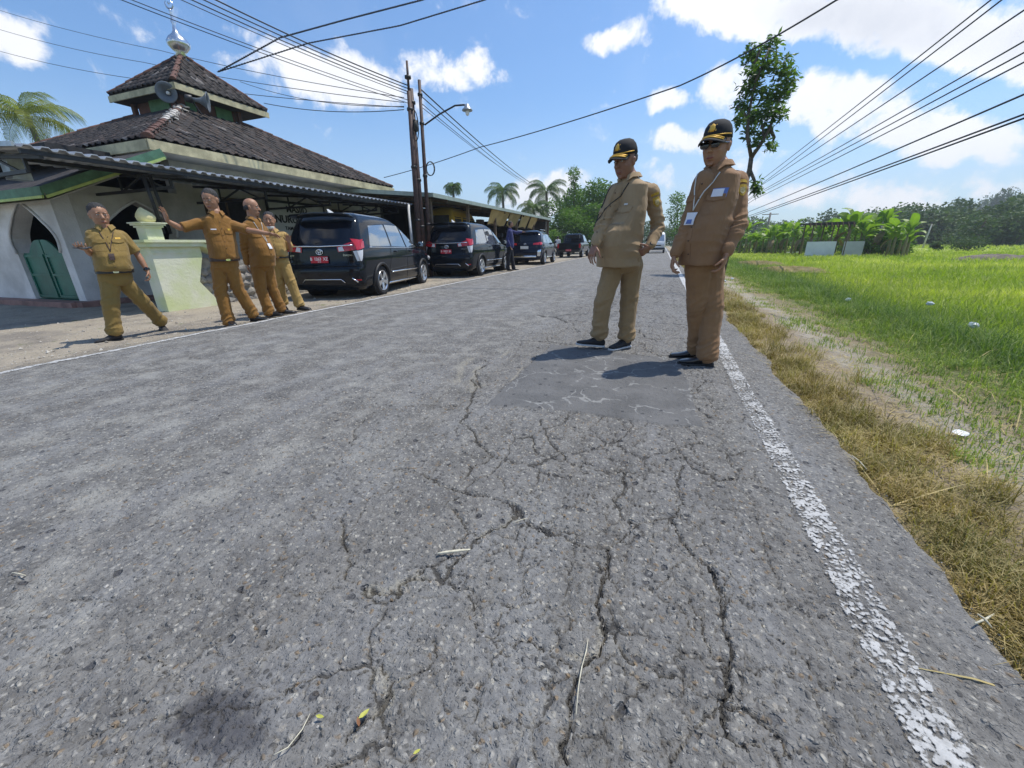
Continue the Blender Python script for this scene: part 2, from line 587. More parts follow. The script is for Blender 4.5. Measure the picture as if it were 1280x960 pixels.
def road_field(X, Y, fine):
    """height, crack, sand, patch, wear of the asphalt"""
    wx = (fbm(X * 9, Y * 9, 4, 21) - 0.5) * 2 * WOB + (fbm(X * 60, Y * 60, 2, 23) - 0.5) * 0.014
    wy = (fbm(X * 9, Y * 9, 4, 22) - 0.5) * 2 * WOB + (fbm(X * 60, Y * 60, 2, 24) - 0.5) * 0.014
    PX = X + (fbm(X * 14, Y * 14, 3, 31) - 0.5) * 0.03
    PY = Y + (fbm(X * 14, Y * 14, 3, 32) - 0.5) * 0.03
    patch = in_poly(PX, PY, PATCH).astype(np.float32)
    h = np.zeros(X.shape); crack = np.zeros(X.shape)
    wmin = 0.0 if fine else 0.012
    nar = np.interp(Y, [.2, 2.2], [.5, .95])
    for pts, w, dep in CR_L:
        d = seg_dist(X + wx, Y + wy, pts)
        w2 = nar * (w + wmin) * (0.45 + 1.1 * vnoise(X * 25, Y * 25, 3))
        k = np.clip(1.25 - d / np.maximum(w2, 1e-4), 0, 1)
        crack = np.maximum(crack, k * dep)
    # hungry cracks everywhere in the right lane, sparser towards the left
    def net(sc, seed, w, mlo, mhi):
        e = voro((X + wx * 1.3) * sc, (Y + wy * 1.3) * sc * 0.85, seed) / sc
        m = np.clip((fbm(X * 1.1 + 5, Y * 0.8, 3, seed + 7) - mlo) / (mhi - mlo), 0, 1)
        right = np.clip((X + 2.3) / 1.4, 0.0, 1) * np.clip((0.85 - X) / 0.3, 0, 1)
        return np.clip(1 - e / ((w + wmin) * nar), 0, 1) * m * right
    crack = np.maximum(crack, net(3.1, 41, 0.014, 0.30, 0.46) * 0.015 * (1 - patch))
    crack = np.maximum(crack, net(7.0, 43, 0.0105, 0.36, 0.50) * 0.011 * (1 - patch))
    crack = np.maximum(crack, net(14, 47, 0.0085, 0.44, 0.56) * 0.008 * (1 - patch))
    sand = np.zeros(X.shape)
    for pts, w in SANDY:
        d = seg_dist(X + wx * .7, Y + wy * .7, pts)
        sand = np.maximum(sand, np.clip(1.3 - d / (w * (0.5 + fbm(X * 30, Y * 30, 2, 9))), 0, 1))
    sand *= (1 - patch)
    rough = fbm(X * 55, Y * 55, 2, 11)
    mid = fbm(X * 14, Y * 14, 3, 12)
    big = fbm(X * 1.6, Y * 1.6, 3, 13)
    h = (rough - 0.5) * (0.011 if fine else 0.006) + (mid - 0.5) * 0.007 + (big - 0.5) * 0.016
    h = h * (1 - 0.6 * patch) + patch * 0.006
    h -= crack * (1 - 0.4 * patch)
    h -= sand * 0.004
    h -= np.clip((X - road_edge(Y)) / 0.03, 0, 1) * 0.07
    h -= np.clip((left_edge(Y) - X) / 0.06, 0, 1) * 0.12
    return h, np.clip(crack / 0.012, 0, 1), sand, patch


def grid_faces(nx, ny, base=0):
    i = np.arange(nx - 1); j = np.arange(ny - 1)
    I, J = np.meshgrid(i, j)
    a = (J * nx + I).ravel() + base
    return np.stack([a, a + 1, a + nx + 1, a + nx], 1)


def axis(a, b, step0, grow, g0=0.0):
    out = [a]
    while out[-1] < b:
        out.append(out[-1] + step0 * (1 + grow * max(out[-1] - g0, 0)))
    out[-1] = b
    return np.array(out)


RV, RF, RA = [], [], []
nb = 0
Y0, Y1 = 0.04, 5.2
for xs, ys, fine in (
        (axis(-2.4, 1.02, 0.0048, 0), axis(Y0, Y1, 0.0042, 0.75), True),
        (axis(-5.6, -2.4, 0.025, 0), axis(Y0, Y1, 0.016, 0.1), False),
        (axis(-5.6, 1.02, 0.022, 0), axis(Y1, 16, 0.02, 0.12), False),
        (axis(-5.6, 1.02, 0.2, 0), axis(16, 240, 0.3, 0.04), None),
        (axis(-5.6, 1.02, 0.15, 0), axis(-6, Y0, 0.15, 0), None)):
    X, Y = np.meshgrid(xs, ys)
    if fine is None:
        h = (fbm(X * 1.6, Y * 1.6, 3, 13) - 0.5) * 0.016 - np.clip((X - road_edge(Y)) / 0.03, 0, 1) * 0.07 - np.clip((left_edge(Y) - X) / 0.06, 0, 1) * 0.12
        c = s = p = np.zeros(X.shape)
    else:
        h, c, s, p = road_field(X, Y, fine)
        bx = np.minimum(np.abs(X + 2.4), np.abs(Y - Y1)) if True else 1
        edge = np.clip(np.minimum(np.abs(Y - Y1), np.where(Y < Y1, np.abs(X + 2.4), 9)) / 0.03, 0, 1)
        hb = (fbm(X * 1.6, Y * 1.6, 3, 13) - 0.5) * 0.016 - np.clip((X - road_edge(Y)) / 0.03, 0, 1) * 0.07 - np.clip((left_edge(Y) - X) / 0.06, 0, 1) * 0.12
        h = hb + (h - hb) * edge
    RV.append(np.stack([X.ravel(), Y.ravel(), h.ravel()], 1))
    RA.append(np.stack([c.ravel(), s.ravel(), p.ravel()], 1))
    RF.append(grid_faces(len(xs), len(ys), nb)); nb += X.size
RA = np.concatenate(RA)
me = fast_mesh('road', np.concatenate(RV), np.concatenate(RF), True)
add_attr(me, 'crack', RA[:, 0]); add_attr(me, 'sand', RA[:, 1]); add_attr(me, 'patch', RA[:, 2])


def asphalt():
    m = bpy.data.materials.new('asphalt'); m.use_nodes = True
    t = NT(m.node_tree)
    P = t.n('ShaderNodeTexCoord').outputs['Object']
    at = lambda k: t.n('ShaderNodeAttribute', attribute_name=k).outputs['Fac']
    crack, sand, patch = at('crack'), at('sand'), at('patch')
    sx = t.n('ShaderNodeSeparateXYZ', {0: P})
    wv = t.vmath('ADD', P, t.n('ShaderNodeVectorMath', {0: t.vmath('SUBTRACT', t.noise(P, 40, 2, 0.5, out=1), (.5, .5, .5)), 'Scale': 0.02}, operation='SCALE').outputs[0])
    v1 = t.n('ShaderNodeTexVoronoi', {'Vector': wv, 'Scale': 62.0, 'Randomness': 1.0}, feature='F1')
    v2 = t.n('ShaderNodeTexVoronoi', {'Vector': wv, 'Scale': 150.0, 'Randomness': 1.0}, feature='F1')
    v3 = t.n('ShaderNodeTexVoronoi', {'Vector': wv, 'Scale': 24.0, 'Randomness': 1.0}, feature='F1')
    s1 = t.n('ShaderNodeSeparateColor', {0: v1.outputs['Color']})
    s2 = t.n('ShaderNodeSeparateColor', {0: v2.outputs['Color']})
    s3 = t.n('ShaderNodeSeparateColor', {0: v3.outputs['Color']})
    big = t.noise(P, 0.9, 4, 0.55); med = t.noise(P, 5.0, 5, 0.6); fin = t.noise(P, 120, 3, 0.6)
    streak = t.noise(t.vmath('MULTIPLY', P, (1.0, 0.22, 1.0)), 3.2, 5, 0.62)
    # binder, then the stones of the mix
    c = t.mixc(t.ramp(med, .3, .7), (.120, .116, .113), (.198, .192, .186))
    c = t.mixc(t.ramp(streak, .42, .68), c, (.20, .20, .205))
    st = t.ramp(v1.outputs['Distance'], .006, .40, 1, 0, False)
    stc = t.mixc(s1.outputs[0], (.074, .072, .072), (.38, .368, .35))
    stc = t.mixc(t.ramp(s1.outputs[1], .86, .95), stc, (.44, .42, .38))
    stc = t.mixc(t.ramp(s1.outputs[2], .90, .97), stc, (.25, .19, .13))
    f = t.math('MULTIPLY', t.ramp(v1.outputs['Distance'], .25, .55, 1, 0), t.math('SUBTRACT', 1.0, t.math('MULTIPLY', patch, .8)))
    c = t.mixc(t.math('MULTIPLY', f, .88), c, stc)
    c = t.mixc(t.math('MULTIPLY', t.math('MULTIPLY', t.ramp(s2.outputs[0], .6, .9), t.ramp(v2.outputs['Distance'], .2, .5, 1, 0)), t.math('SUBTRACT', .55, t.math('MULTIPLY', patch, .5))), c, (.32, .315, .31))
    big3 = t.math('MULTIPLY', t.ramp(s3.outputs[0], .93, .97), t.ramp(v3.outputs['Distance'], .2, .32, 1, 0))
    c = t.mixc(t.math('MULTIPLY', big3, t.math('SUBTRACT', .6, t.math('MULTIPLY', patch, .6))), c, (.34, .31, .27))
    pitm = t.math('MULTIPLY', t.ramp(s3.outputs[1], .9, .95), t.ramp(v3.outputs['Distance'], .22, .34, 1, 0))
    c = t.mixc(t.math('MULTIPLY', pitm, .7), c, (.035, .036, .045))
    c = t.mixc(t.math('MULTIPLY', t.ramp(t.noise(P, 16, 5, .65), .62, .75), .55), c, (.05, .05, .06))
    c = t.mixc(t.ramp(t.noise(P, 26, 5, .7), .42, .66, 0, .55), c, t.mixc(1.0, c, (.55, .55, .57), 'MULTIPLY'))
    c = t.mixc(t.ramp(t.noise(t.vmath('ADD', P, (3.1, 1.7, 0)), 34, 4, .7), .56, .74, 0, .5), c, (.36, .355, .345))
    # shadow of a hand, painted dark into the foreground asphalt
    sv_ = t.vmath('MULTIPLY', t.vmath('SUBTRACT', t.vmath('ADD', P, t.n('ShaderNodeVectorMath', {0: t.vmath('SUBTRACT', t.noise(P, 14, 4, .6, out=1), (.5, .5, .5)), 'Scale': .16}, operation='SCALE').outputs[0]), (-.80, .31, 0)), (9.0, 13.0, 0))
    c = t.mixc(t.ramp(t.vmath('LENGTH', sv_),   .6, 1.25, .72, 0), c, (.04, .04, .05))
    # worn, dusty left wheel track
    dust = t.math('MULTIPLY', t.ramp(sx.outputs[0], -.9, -1.7), t.ramp(med, .45, .75))
    c = t.mixc(t.math('MULTIPLY', dust, .6), c, (.33, .325, .31))
    c = t.mixc(t.math('MULTIPLY', t.ramp(big, .35, .7), .35), c, t.mixc(1.0, c, (.78, .77, .79), 'MULTIPLY'))
    # patch
    pc = t.mixc(t.ramp(t.noise(P, 3.5, 4, .6), .3, .7), (.086, .086, .090), (.135, .134, .138))
    pl = t.n('ShaderNodeTexVoronoi', {'Vector': t.vmath('ADD', P, t.n('ShaderNodeVectorMath', {0: t.noise(P, 5, 3, .5, out=1), 'Scale': .35}, operation='SCALE').outputs[0]), 'Scale': 2.3}, feature='DISTANCE_TO_EDGE')
    line = t.math('MULTIPLY', t.ramp(pl.outputs['Distance'], .006, .022, 1, 0), t.ramp(t.noise(P, 4.0, 3), .42, .52))
    pc = t.mixc(t.math('MULTIPLY', line, .5), pc, (.38, .38, .38))
    pc = t.mixc(t.math('MULTIPLY', pitm, .8), pc, (.04, .042, .05))
    c = t.mixc(t.math('MULTIPLY', patch, .82), c, pc)
    # sand washed into the cracks
    sc_ = t.mixc(t.noise(P, 70, 4, .7), (.20, .185, .15), (.40, .375, .32))
    sf = t.math('MULTIPLY', t.ramp(t.math('ADD', sand, t.math('MULTIPLY', t.math('SUBTRACT', t.noise(P, 45, 5, .7), .5), 2.6)), .45, 1.2), .6)
    c = t.mixc(sf, c, sc_)
    # dirt on the edge of the carriageway
    ed = t.math('ADD', t.ramp(sx.outputs[0], -5.25, -5.5), t.ramp(sx.outputs[0], .86, .98))
    c = t.mixc(t.math('MULTIPLY', t.math('MULTIPLY', ed, t.ramp(t.noise(P, 6, 5, .65), .35, .6)), .8), c, (.27, .225, .165))
    c = t.mixc(t.math('MULTIPLY', t.ramp(crack, .25, .75), .72), c, (.024, .023, .023))
    c = t.mixc(1.0, c, (1.015, 1.015, .965), 'MULTIPLY')
    p = t.n('ShaderNodeBsdfPrincipled', {'Base Color': c, 'Roughness': t.ramp(med, .2, .8, .72, .9), 'Specular IOR Level': .35})
    hgt = t.math('ADD', t.math('MULTIPLY', st, .9), t.math('ADD', t.math('MULTIPLY', t.ramp(v2.outputs['Distance'], 0, .5, 1, 0), .35), t.math('MULTIPLY', fin, .6)))
    hgt = t.math('SUBTRACT', hgt, t.math('MULTIPLY', pitm, 1.2))
    hgt = t.math('MULTIPLY', hgt, t.math('SUBTRACT', 1.0, t.math('MULTIPLY', patch, .4)))
    b = t.n('ShaderNodeBump', {'Height': hgt, 'Strength': .95, 'Distance': .008})
    t.t.links.new(b.outputs[0], p.inputs['Normal'])
    t.n('ShaderNodeOutputMaterial', {'Surface': p.outputs[0]})
    return m


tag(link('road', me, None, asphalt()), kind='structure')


# ------------------------------------------------------------------ painted edge lines
def paint_mat(worn):
    m = bpy.data.materials.new('road_paint'); m.use_nodes = True
    t = NT(m.node_tree)
    P = t.n('ShaderNodeTexCoord').outputs['Object']
    a = t.n('ShaderNodeAttribute', attribute_name='edge').outputs['Fac']
    n1 = t.noise(P, 55, 6, .75); n2 = t.noise(P, 9, 4, .6); n3 = t.noise(P, 1.3, 3, .5)
    v = t.n('ShaderNodeTexVoronoi', {'Vector': P, 'Scale': 75.0}, feature='F1').outputs['Distance']
    s = t.math('ADD', t.math('ADD', t.math('MULTIPLY', n1, 1.1), t.math('MULTIPLY', n2, .75)), t.math('ADD', t.math('MULTIPLY', n3, .35), t.math('MULTIPLY', v, -.45)))
    s = t.math('SUBTRACT', s, t.math('MULTIPLY', a, .5))
    yy = t.n('ShaderNodeSeparateXYZ', {0: P}).outputs[1]
    s = t.math('ADD', s, t.ramp(yy, 2.5, 9, 0, .35))
    k = t.ramp(s, worn - .05, worn + .12)
    c = t.mixc(t.ramp(t.noise(P, 30, 4, .7), .3, .75), (.50, .50, .485), (.31, .31, .30))
    p = t.n('ShaderNodeBsdfPrincipled', {'Base Color': c, 'Roughness': .75})
    b = t.n('ShaderNodeBump', {'Height': n1, 'Strength': .6, 'Distance': .005}); t.t.links.new(b.outputs[0], p.inputs['Normal'])
    tr = t.n('ShaderNodeBsdfTransparent')
    mx = t.n('ShaderNodeMixShader', {0: k, 1: tr.outputs[0], 2: p.outputs[0]})
    t.n('ShaderNodeOutputMaterial', {'Surface': mx.outputs[0]})
    return m


def line_strip(name, x0, x1, ya, yb, worn, n, wig):
    ys = axis(ya, yb, 0.006, .9)
    xs = np.linspace(x0, x1, n)
    X, Y = np.meshgrid(xs, ys)
    e = np.abs((X - (x0 + x1) / 2) / ((x1 - x0) / 2)) ** 3
    X2 = X + (fbm(Y * 1.2, Y * 0, 3, 77) - .5) * wig
    if ya < 16:
        h, c, s, p = road_field(X2, Y, True)
        lo = fbm(X2 * 1.6, Y * 1.6, 3, 13) * .016 - .008
        h = np.where(Y < 5.2, h, lo + (h - lo) * .6)
        h = np.where(Y < 16, h, lo + .004)
    z = h + np.clip(.0035 + Y * .0006, 0, .012)
    m_ = fast_mesh(name, np.stack([X2.ravel(), Y.ravel(), z.ravel()], 1), grid_faces(n, len(ys)), True)
    add_attr(m_, 'edge', np.where(e.ravel() > .55, e.ravel(), 0))
    return m_


o = link('edge_line', line_strip('edge_line', .555, .70, -.3, 120, .78, 14, .02), None, paint_mat(.84)); tag(o, kind='structure')
o = link('edge_line', line_strip('edge_line', -5.36, -5.26, .2, 120, .5, 6, .03), None, paint_mat(.68)); tag(o, kind='structure')


# ------------------------------------------------------------------ verge, fields, shoulder
def verge_h(X, Y):
    n = (fbm(X * 6, Y * 6, 4, 51) - .5) * .05 + (fbm(X * 1.2, Y * 1.2, 3, 52) - .5) * .08
    e = road_edge(Y)
    prof = np.interp(X, [0, 1.0, 1.3, 1.9, 2.6, 3.3, 4.2, 6], [-.10, -.035, -.03, -.07, -.12, -.24, -.38, -.40])
    z = prof + n * np.clip((X - .95) / .4, .15, 1)
    z = np.where(X > 4.2, np.minimum(z, -.36) + 0 * z, z)
    return np.where(X < e - .02, -.14, z)


def soil_mat():
    m = bpy.data.materials.new('verge_soil'); m.use_nodes = True
    t = NT(m.node_tree)
    P = t.n('ShaderNodeTexCoord').outputs['Object']
    sx = t.n('ShaderNodeSeparateXYZ', {0: P}).outputs[0]
    n1 = t.noise(P, 2.2, 5, .6); n2 = t.noise(P, 25, 6, .7); n3 = t.noise(t.vmath('MULTIPLY', P, (1, 1, .2)), 90, 4, .7)
    soil = t.mixc(n2, (.20, .155, .105), (.40, .33, .235))
    soil = t.mixc(t.ramp(n3, .55, .75), soil, (.48, .43, .33))
    path = t.mixc(n2, (.29, .26, .21), (.48, .435, .36))
    pm = t.math('MULTIPLY', t.ramp(t.math('ABSOLUTE', t.math('SUBTRACT', t.math('ADD', sx, t.math('MULTIPLY', t.math('SUBTRACT', n1, .5), .5)), 1.72)), .06, .27, 1, 0), t.ramp(n1, .25, .5))
    c = t.mixc(pm, soil, path)
    straw = t.mixc(n2, (.26, .20, .09), (.45, .37, .19))
    c = t.mixc(t.math('MULTIPLY', t.ramp(sx, 1.3, 1.05), .6), c, straw)
    gr = t.mixc(n2, (.07, .11, .02), (.14, .17, .045))
    c = t.mixc(t.math('MULTIPLY', t.ramp(t.math('ADD', sx, t.math('MULTIPLY', n1, 1.2)), 2.4, 3.1), .85), c, gr)
    p = t.n('ShaderNodeBsdfPrincipled', {'Base Color': c, 'Roughness': .95, 'Specular IOR Level': .2})
    b = t.n('ShaderNodeBump', {'Height': t.math('ADD', n2, t.math('MULTIPLY', n3, .5)), 'Strength': .9, 'Distance': .025}); t.t.links.new(b.outputs[0], p.inputs['Normal'])
    t.n('ShaderNodeOutputMaterial', {'Surface': p.outputs[0]})
    return m


xs = axis(.86, 9, .02, .25, 1.0); ys = axis(-3, 130, .02, .09)
X, Y = np.meshgrid(xs, ys)
me = fast_mesh('verge', np.stack([X.ravel(), Y.ravel(), verge_h(X, Y).ravel()], 1), grid_faces(len(xs), len(ys)), True)
tag(link('verge', me, None, soil_mat()), kind='structure')


def shoulder_h(X, Y):
    n = (fbm(X * 5, Y * 5, 4, 61) - .5) * .03 + (fbm(X * 22, Y * 22, 2, 63) - .5) * .012 + (fbm(X * .8, Y * .8, 3, 62) - .5) * .03
    flat = np.interp(Y, [0, 8, 14, 20], [-.08, -.08, -.035, -.01])
    return np.interp(X, [-9, -6.1, -5.35], [0, 0, 1]) * (-.045 - flat) + flat + n


def shoulder_mat():
    m = bpy.data.materials.new('shoulder_soil'); m.use_nodes = True
    t = NT(m.node_tree)
    P = t.n('ShaderNodeTexCoord').outputs['Object']
    sx = t.n('ShaderNodeSeparateXYZ', {0: P}).outputs[0]
    n1 = t.noise(P, 1.3, 5, .6); n2 = t.noise(P, 30, 6, .7); n3 = t.noise(P, 8, 5, .65)
    c = t.mixc(n2, (.25, .215, .165), (.45, .40, .32))
    c = t.mixc(t.ramp(n1, .45, .65), c, t.mixc(n2, (.17, .15, .125), (.28, .255, .22)))
    c = t.mixc(t.math('MULTIPLY', t.ramp(n3, .6, .72), .7), c, (.52, .49, .42))
    c = t.mixc(t.math('MULTIPLY', t.ramp(t.noise(P, 4, 4, .6), .62, .72), .6), c, (.10, .13, .03))
    # darker broken strip beside the asphalt
    st = t.math('MULTIPLY', t.ramp(t.math('ABSOLUTE', t.math('ADD', sx, 5.75)), .15, .45, 1, 0), t.ramp(t.noise(P, 2.5, 5, .7), .35, .6))
    c = t.mixc(t.math('MULTIPLY', st, .5), c, (.13, .12, .105))
    p = t.n('ShaderNodeBsdfPrincipled', {'Base Color': c, 'Roughness': .95, 'Specular IOR Level': .2})
    b = t.n('ShaderNodeBump', {'Height': t.math('ADD', n2, n3), 'Strength': .8, 'Distance': .03}); t.t.links.new(b.outputs[0], p.inputs['Normal'])
    t.n('ShaderNodeOutputMaterial', {'Surface': p.outputs[0]})
    return m


xs = -axis(5.38, 30, .03, .12, 5)[::-1]; ys = axis(-4, 150, .05, .05)
X, Y = np.meshgrid(xs, ys)
me = fast_mesh('road_shoulder', np.stack([X.ravel(), Y.ravel(), shoulder_h(X, Y).ravel()], 1), grid_faces(len(xs), len(ys)), True)
tag(link('road_shoulder', me, None, shoulder_mat()), kind='structure')

# ground far out, one sheet to the horizon
M_GROUND = mat('far_ground', (.10, .13, .045), .95, col2=(.16, .15, .08), scale=.05, bump=.4, bscale=2)
xs = np.linspace(-1600, 1600, 41)
X, Y = np.meshgrid(xs, xs)
me = fast_mesh('ground', np.stack([X.ravel(), Y.ravel(), np.full(X.size, -.62)], 1), grid_faces(41, 41), True)
tag(link('ground', me, None, M_GROUND), kind='structure')

# rice paddies
def paddy_mat():
    m = bpy.data.materials.new('paddy'); m.use_nodes = True
    t = NT(m.node_tree)
    P = t.n('ShaderNodeTexCoord').outputs['Object']
    n1 = t.noise(P, .35, 4, .6); n2 = t.noise(t.vmath('MULTIPLY', P, (1, 1, .3)), 9, 6, .75)
    c = t.mixc(n2, (.24, .33, .05), (.44, .50, .10))
    c = t.mixc(t.ramp(n1, .45, .7), c, (.36, .43, .09))
    p = t.n('ShaderNodeBsdfPrincipled', {'Base Color': c, 'Roughness': .85, 'Specular IOR Level': .2})
    b = t.n('ShaderNodeBump', {'Height': n2, 'Strength': 1.0, 'Distance': .1}); t.t.links.new(b.outputs[0], p.inputs['Normal'])
    t.n('ShaderNodeOutputMaterial', {'Surface': p.outputs[0]})
    return m


xs = axis(4.0, 190, .3, .06); ys = axis(-4, 150, .3, .05)
X, Y = np.meshgrid(xs, ys)
zz = -.40 + (fbm(X * .5, Y * .5, 3, 71) - .5) * .06 + np.clip((X - 4.4) * .3, -.2, 0)
bund = np.minimum(np.abs(Y - 46 + X * .08), np.abs(X - 34 + Y * .1))
zz += np.clip(1 - bund / .8, 0, 1) * .25 - .0
me = fast_mesh('paddy_field', np.stack([X.ravel(), Y.ravel(), zz.ravel()], 1), grid_faces(len(xs), len(ys)), True)
tag(link('paddy_field', me, None, paddy_mat()), kind='structure')


# ------------------------------------------------------------------ grasses, thousands of blades
def blades(n, px, py, pz, length, width, lean, tint, curl=.5, spread=None):
    """two-segment bent blades; arrays of size n"""
    az = rng.uniform(0, 2 * math.pi, n)
    fa = az + rng.uniform(-.6, .6, n) + math.pi / 2
    dx, dy = np.cos(az), np.sin(az)
    wx, wy = np.cos(fa) * width / 2, np.sin(fa) * width / 2
    l1 = length * .55; l2 = length * .5
    h1 = l1 * np.cos(lean); r1 = l1 * np.sin(lean)
    le2 = lean + curl * rng.uniform(.2, 1.6, n)
    h2 = h1 + l2 * np.cos(le2); r2 = r1 + l2 * np.sin(le2)
    V = np.zeros((n, 5, 3), np.float32)
    V[:, 0] = np.stack([px - wx, py - wy, pz], 1); V[:, 1] = np.stack([px + wx, py + wy, pz], 1)
    V[:, 2] = np.stack([px + dx * r1 + wx * .8, py + dy * r1 + wy * .8, pz + h1], 1)
    V[:, 3] = np.stack([px + dx * r1 - wx * .8, py + dy * r1 - wy * .8, pz + h1], 1)
    V[:, 4] = np.stack([px + dx * r2, py + dy * r2, pz + h2], 1)
    b = np.arange(n)[:, None] * 5
    F = np.concatenate([b + np.array([[0, 1, 2]]), b + np.array([[0, 2, 3]]), b + np.array([[3, 2, 4]])])
    return V.reshape(-1, 3), F, np.repeat(tint, 5)


def sample(dens, n, x0, x1, y0, y1, ypow=1.6):
    """n places in a box, more of them near the camera, kept by a density function"""
    u = rng.random(n * 3)
    y = y0 + (y1 - y0) * u ** ypow
    x = x0 + (x1 - x0) * rng.random(n * 3)
    k = rng.random(n * 3) < dens(x, y)
    return x[k][:n], y[k][:n]


def leafmat(name, a, b, tr=.35, rough=.6, vary=3.0):
    m = bpy.data.materials.new(name); m.use_nodes = True
    t = NT(m.node_tree)
    P = t.n('ShaderNodeTexCoord').outputs['Object']
    at = t.n('ShaderNodeAttribute', attribute_name='tint').outputs['Fac']
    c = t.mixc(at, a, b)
    c = t.mixc(t.math('MULTIPLY', t.ramp(t.noise(P, vary, 4), .38, .64), .6), c, t.mixc(1.0, c, (.5, .6, .5), 'MULTIPLY'))
    p = t.n('ShaderNodeBsdfPrincipled', {'Base Color': c, 'Roughness': rough, 'Specular IOR Level': .35})
    tl = t.n('ShaderNodeBsdfTranslucent', {0: t.mixc(1.0, c, (1.25, 1.5, .55), 'MULTIPLY')})
    mx = t.n('ShaderNodeMixShader', {0: tr, 1: p.outputs[0], 2: tl.outputs[0]})
    t.n('ShaderNodeOutputMaterial', {'Surface': mx.outputs[0]})
    return m


M_DRY = leafmat('dry_grass_leaf', (.22, .155, .045), (.56, .44, .19), .25)
M_GREEN = leafmat('green_grass_leaf', (.10, .185, .03), (.42, .45, .14), .36)
M_RICE = leafmat('rice_leaf', (.29, .37, .045), (.62, .61, .14), .36, vary=.6)

# ochre grass along the asphalt: tufts
tx, ty = sample(lambda x, y: np.clip((1.46 - x + .5 * (fbm(x * 2, y * 2, 3, 81) - .5)) / .5, 0, 1) * np.clip(fbm(x * 3.5, y * 2.6, 3, 82) * 5 - 1.75, .05, 1), 6500, .93, 2.0, .4, 40, 2.2)
k = rng.integers(5, 15, len(tx))
px = np.repeat(tx, k) + rng.normal(0, .018, k.sum()) * (1 + np.repeat(ty, k) * .05); py = np.repeat(ty, k) + rng.normal(0, .018, k.sum()) * (1 + np.repeat(ty, k) * .05)
n = len(px)
kx = px > road_edge(py) - .075 * fbm(px * 0 + 3, py * 3.5, 3, 88)
px, py = px[kx], py[kx]; n = len(px)
tt = np.clip(fbm(px * 3, py * 3, 3, 83) * 1.2 - .15 + rng.uniform(-.25, .25, n), 0, 1)
A1 = blades(n, px, py, np.maximum(verge_h(px, py), -.05) - .004, rng.uniform(.03, .12, n) * (1 + py * .03) * (.25 + 1.5 * fbm(px * 3.5, py * 2.6, 3, 82) ** 1.3), rng.uniform(.002, .0038, n) * (1 + py * .12), rng.uniform(.1, 1.1, n), tt, 1.0)
# straw lying about
sx_, sy_ = sample(lambda x, y: np.clip(fbm(x * 2, y * 2, 3, 84) * 2.4 - .5, .05, 1) * np.where(x < 3.1, 1, 0), 17000, .9, 3.2, .3, 16, 1.9)
kx = (sx_ > road_edge(sy_) - .02) | (rng.random(len(sx_)) < .01)
sx_, sy_ = sx_[kx], sy_[kx]; n = len(sx_)
A2 = blades(n, sx_, sy_, np.where(sx_ < road_edge(sy_), .008, np.maximum(verge_h(sx_, sy_), -.14)) + .006, rng.uniform(.03, .15, n), rng.uniform(.0018, .004, n) * (1 + sy_ * .1), rng.uniform(1.25, 1.55, n), np.clip(rng.normal(.6, .25, n), 0, 1), .25)
# bigger tussocks standing out of the mat, and a few long stalks
tx, ty = sample(lambda x, y: np.clip((1.5 - x) / .5, 0, 1), 260, .95, 2.0, .7, 22, 1.5)
k = rng.integers(35, 90, len(tx)); n = k.sum()
sz = np.repeat(rng.uniform(.6, 1.5, len(tx)), k)
px = np.repeat(tx, k) + rng.normal(0, .03, n) * sz; py = np.repeat(ty, k) + rng.normal(0, .03, n) * sz
A3 = blades(n, px, py, np.maximum(verge_h(px, py), -.06) - .004, rng.uniform(.06, .15, n) * sz, rng.uniform(.0018, .0034, n) * (1 + py * .1), rng.uniform(.1, .9, n), np.clip(np.repeat(rng.uniform(.1, .8, len(tx)), k) + rng.normal(0, .15, n), 0, 1), 1.0)
n = 420
px = rng.uniform(.94, 3.0, n); py = .5 + rng.random(n) ** 1.6 * 14
A4 = blades(n, px, py, np.maximum(verge_h(px, py), -.1) + .01, rng.uniform(.18, .42, n), rng.uniform(.003, .006, n) * (1 + py * .06), rng.uniform(1.2, 1.5, n), rng.uniform(.7, 1, n), .25)
bl_ = [A1, A2, A3, A4]; V = np.concatenate([q_[0] for q_ in bl_]); Tn = np.concatenate([q_[2] for q_ in bl_])
offs = np.cumsum([0] + [len(q_[0]) for q_ in bl_[:-1]]); F = np.concatenate([q_[1] + o_ for q_, o_ in zip(bl_, offs)])
o = link('dry_grass', fast_mesh('dry_grass', V, F, False, Tn), None, M_DRY); tag(o, 'ochre dried grass and straw along the right road edge', 'grass', kind='stuff')

# green bank grass
def gd(x, y):
    b = x - 2.05 - .5 * (fbm(x * .8, y * .8, 3, 91) - .5) * 2
    return np.clip(b / .35, 0, 1) * np.clip(fbm(x * 1.5, y * 1.5, 3, 92) * 3 - .6, .2, 1) + .6 * np.clip(fbm(x * 1.6, y * 1.2, 3, 93) * 4 - 1.75, 0, 1) * (x > 1.45)
gx, gy = sample(gd, 24000, 1.4, 5.2, .8, 42, 2.0)
k = rng.integers(4, 9, len(gx)); n = k.sum()
px = np.repeat(gx, k) + rng.normal(0, .03, n); py = np.repeat(gy, k) + rng.normal(0, .03, n)
deep = np.clip((px - 2.3) / .9, 0, 1)
A = blades(n, px, py, np.where(px > 4.2, -.4, verge_h(px, py)) - .005, (rng.uniform(.04, .10, n) + deep * rng.uniform(.08, .34, n)) * (.7 + .6 * fbm(px * 1.1, py * 1.1, 2, 94)), rng.uniform(.003, .0055, n) * (1 + py * .09), rng.uniform(.05, .8, n), np.clip(.55 - deep * .35 + rng.normal(0, .22, n), 0, 1), .9)
o = link('bank_grass', fast_mesh('bank_grass', A[0], A[1], False, A[2]), None, M_GREEN); tag(o, 'long green grass on the bank between verge and paddy', 'grass', kind='stuff')

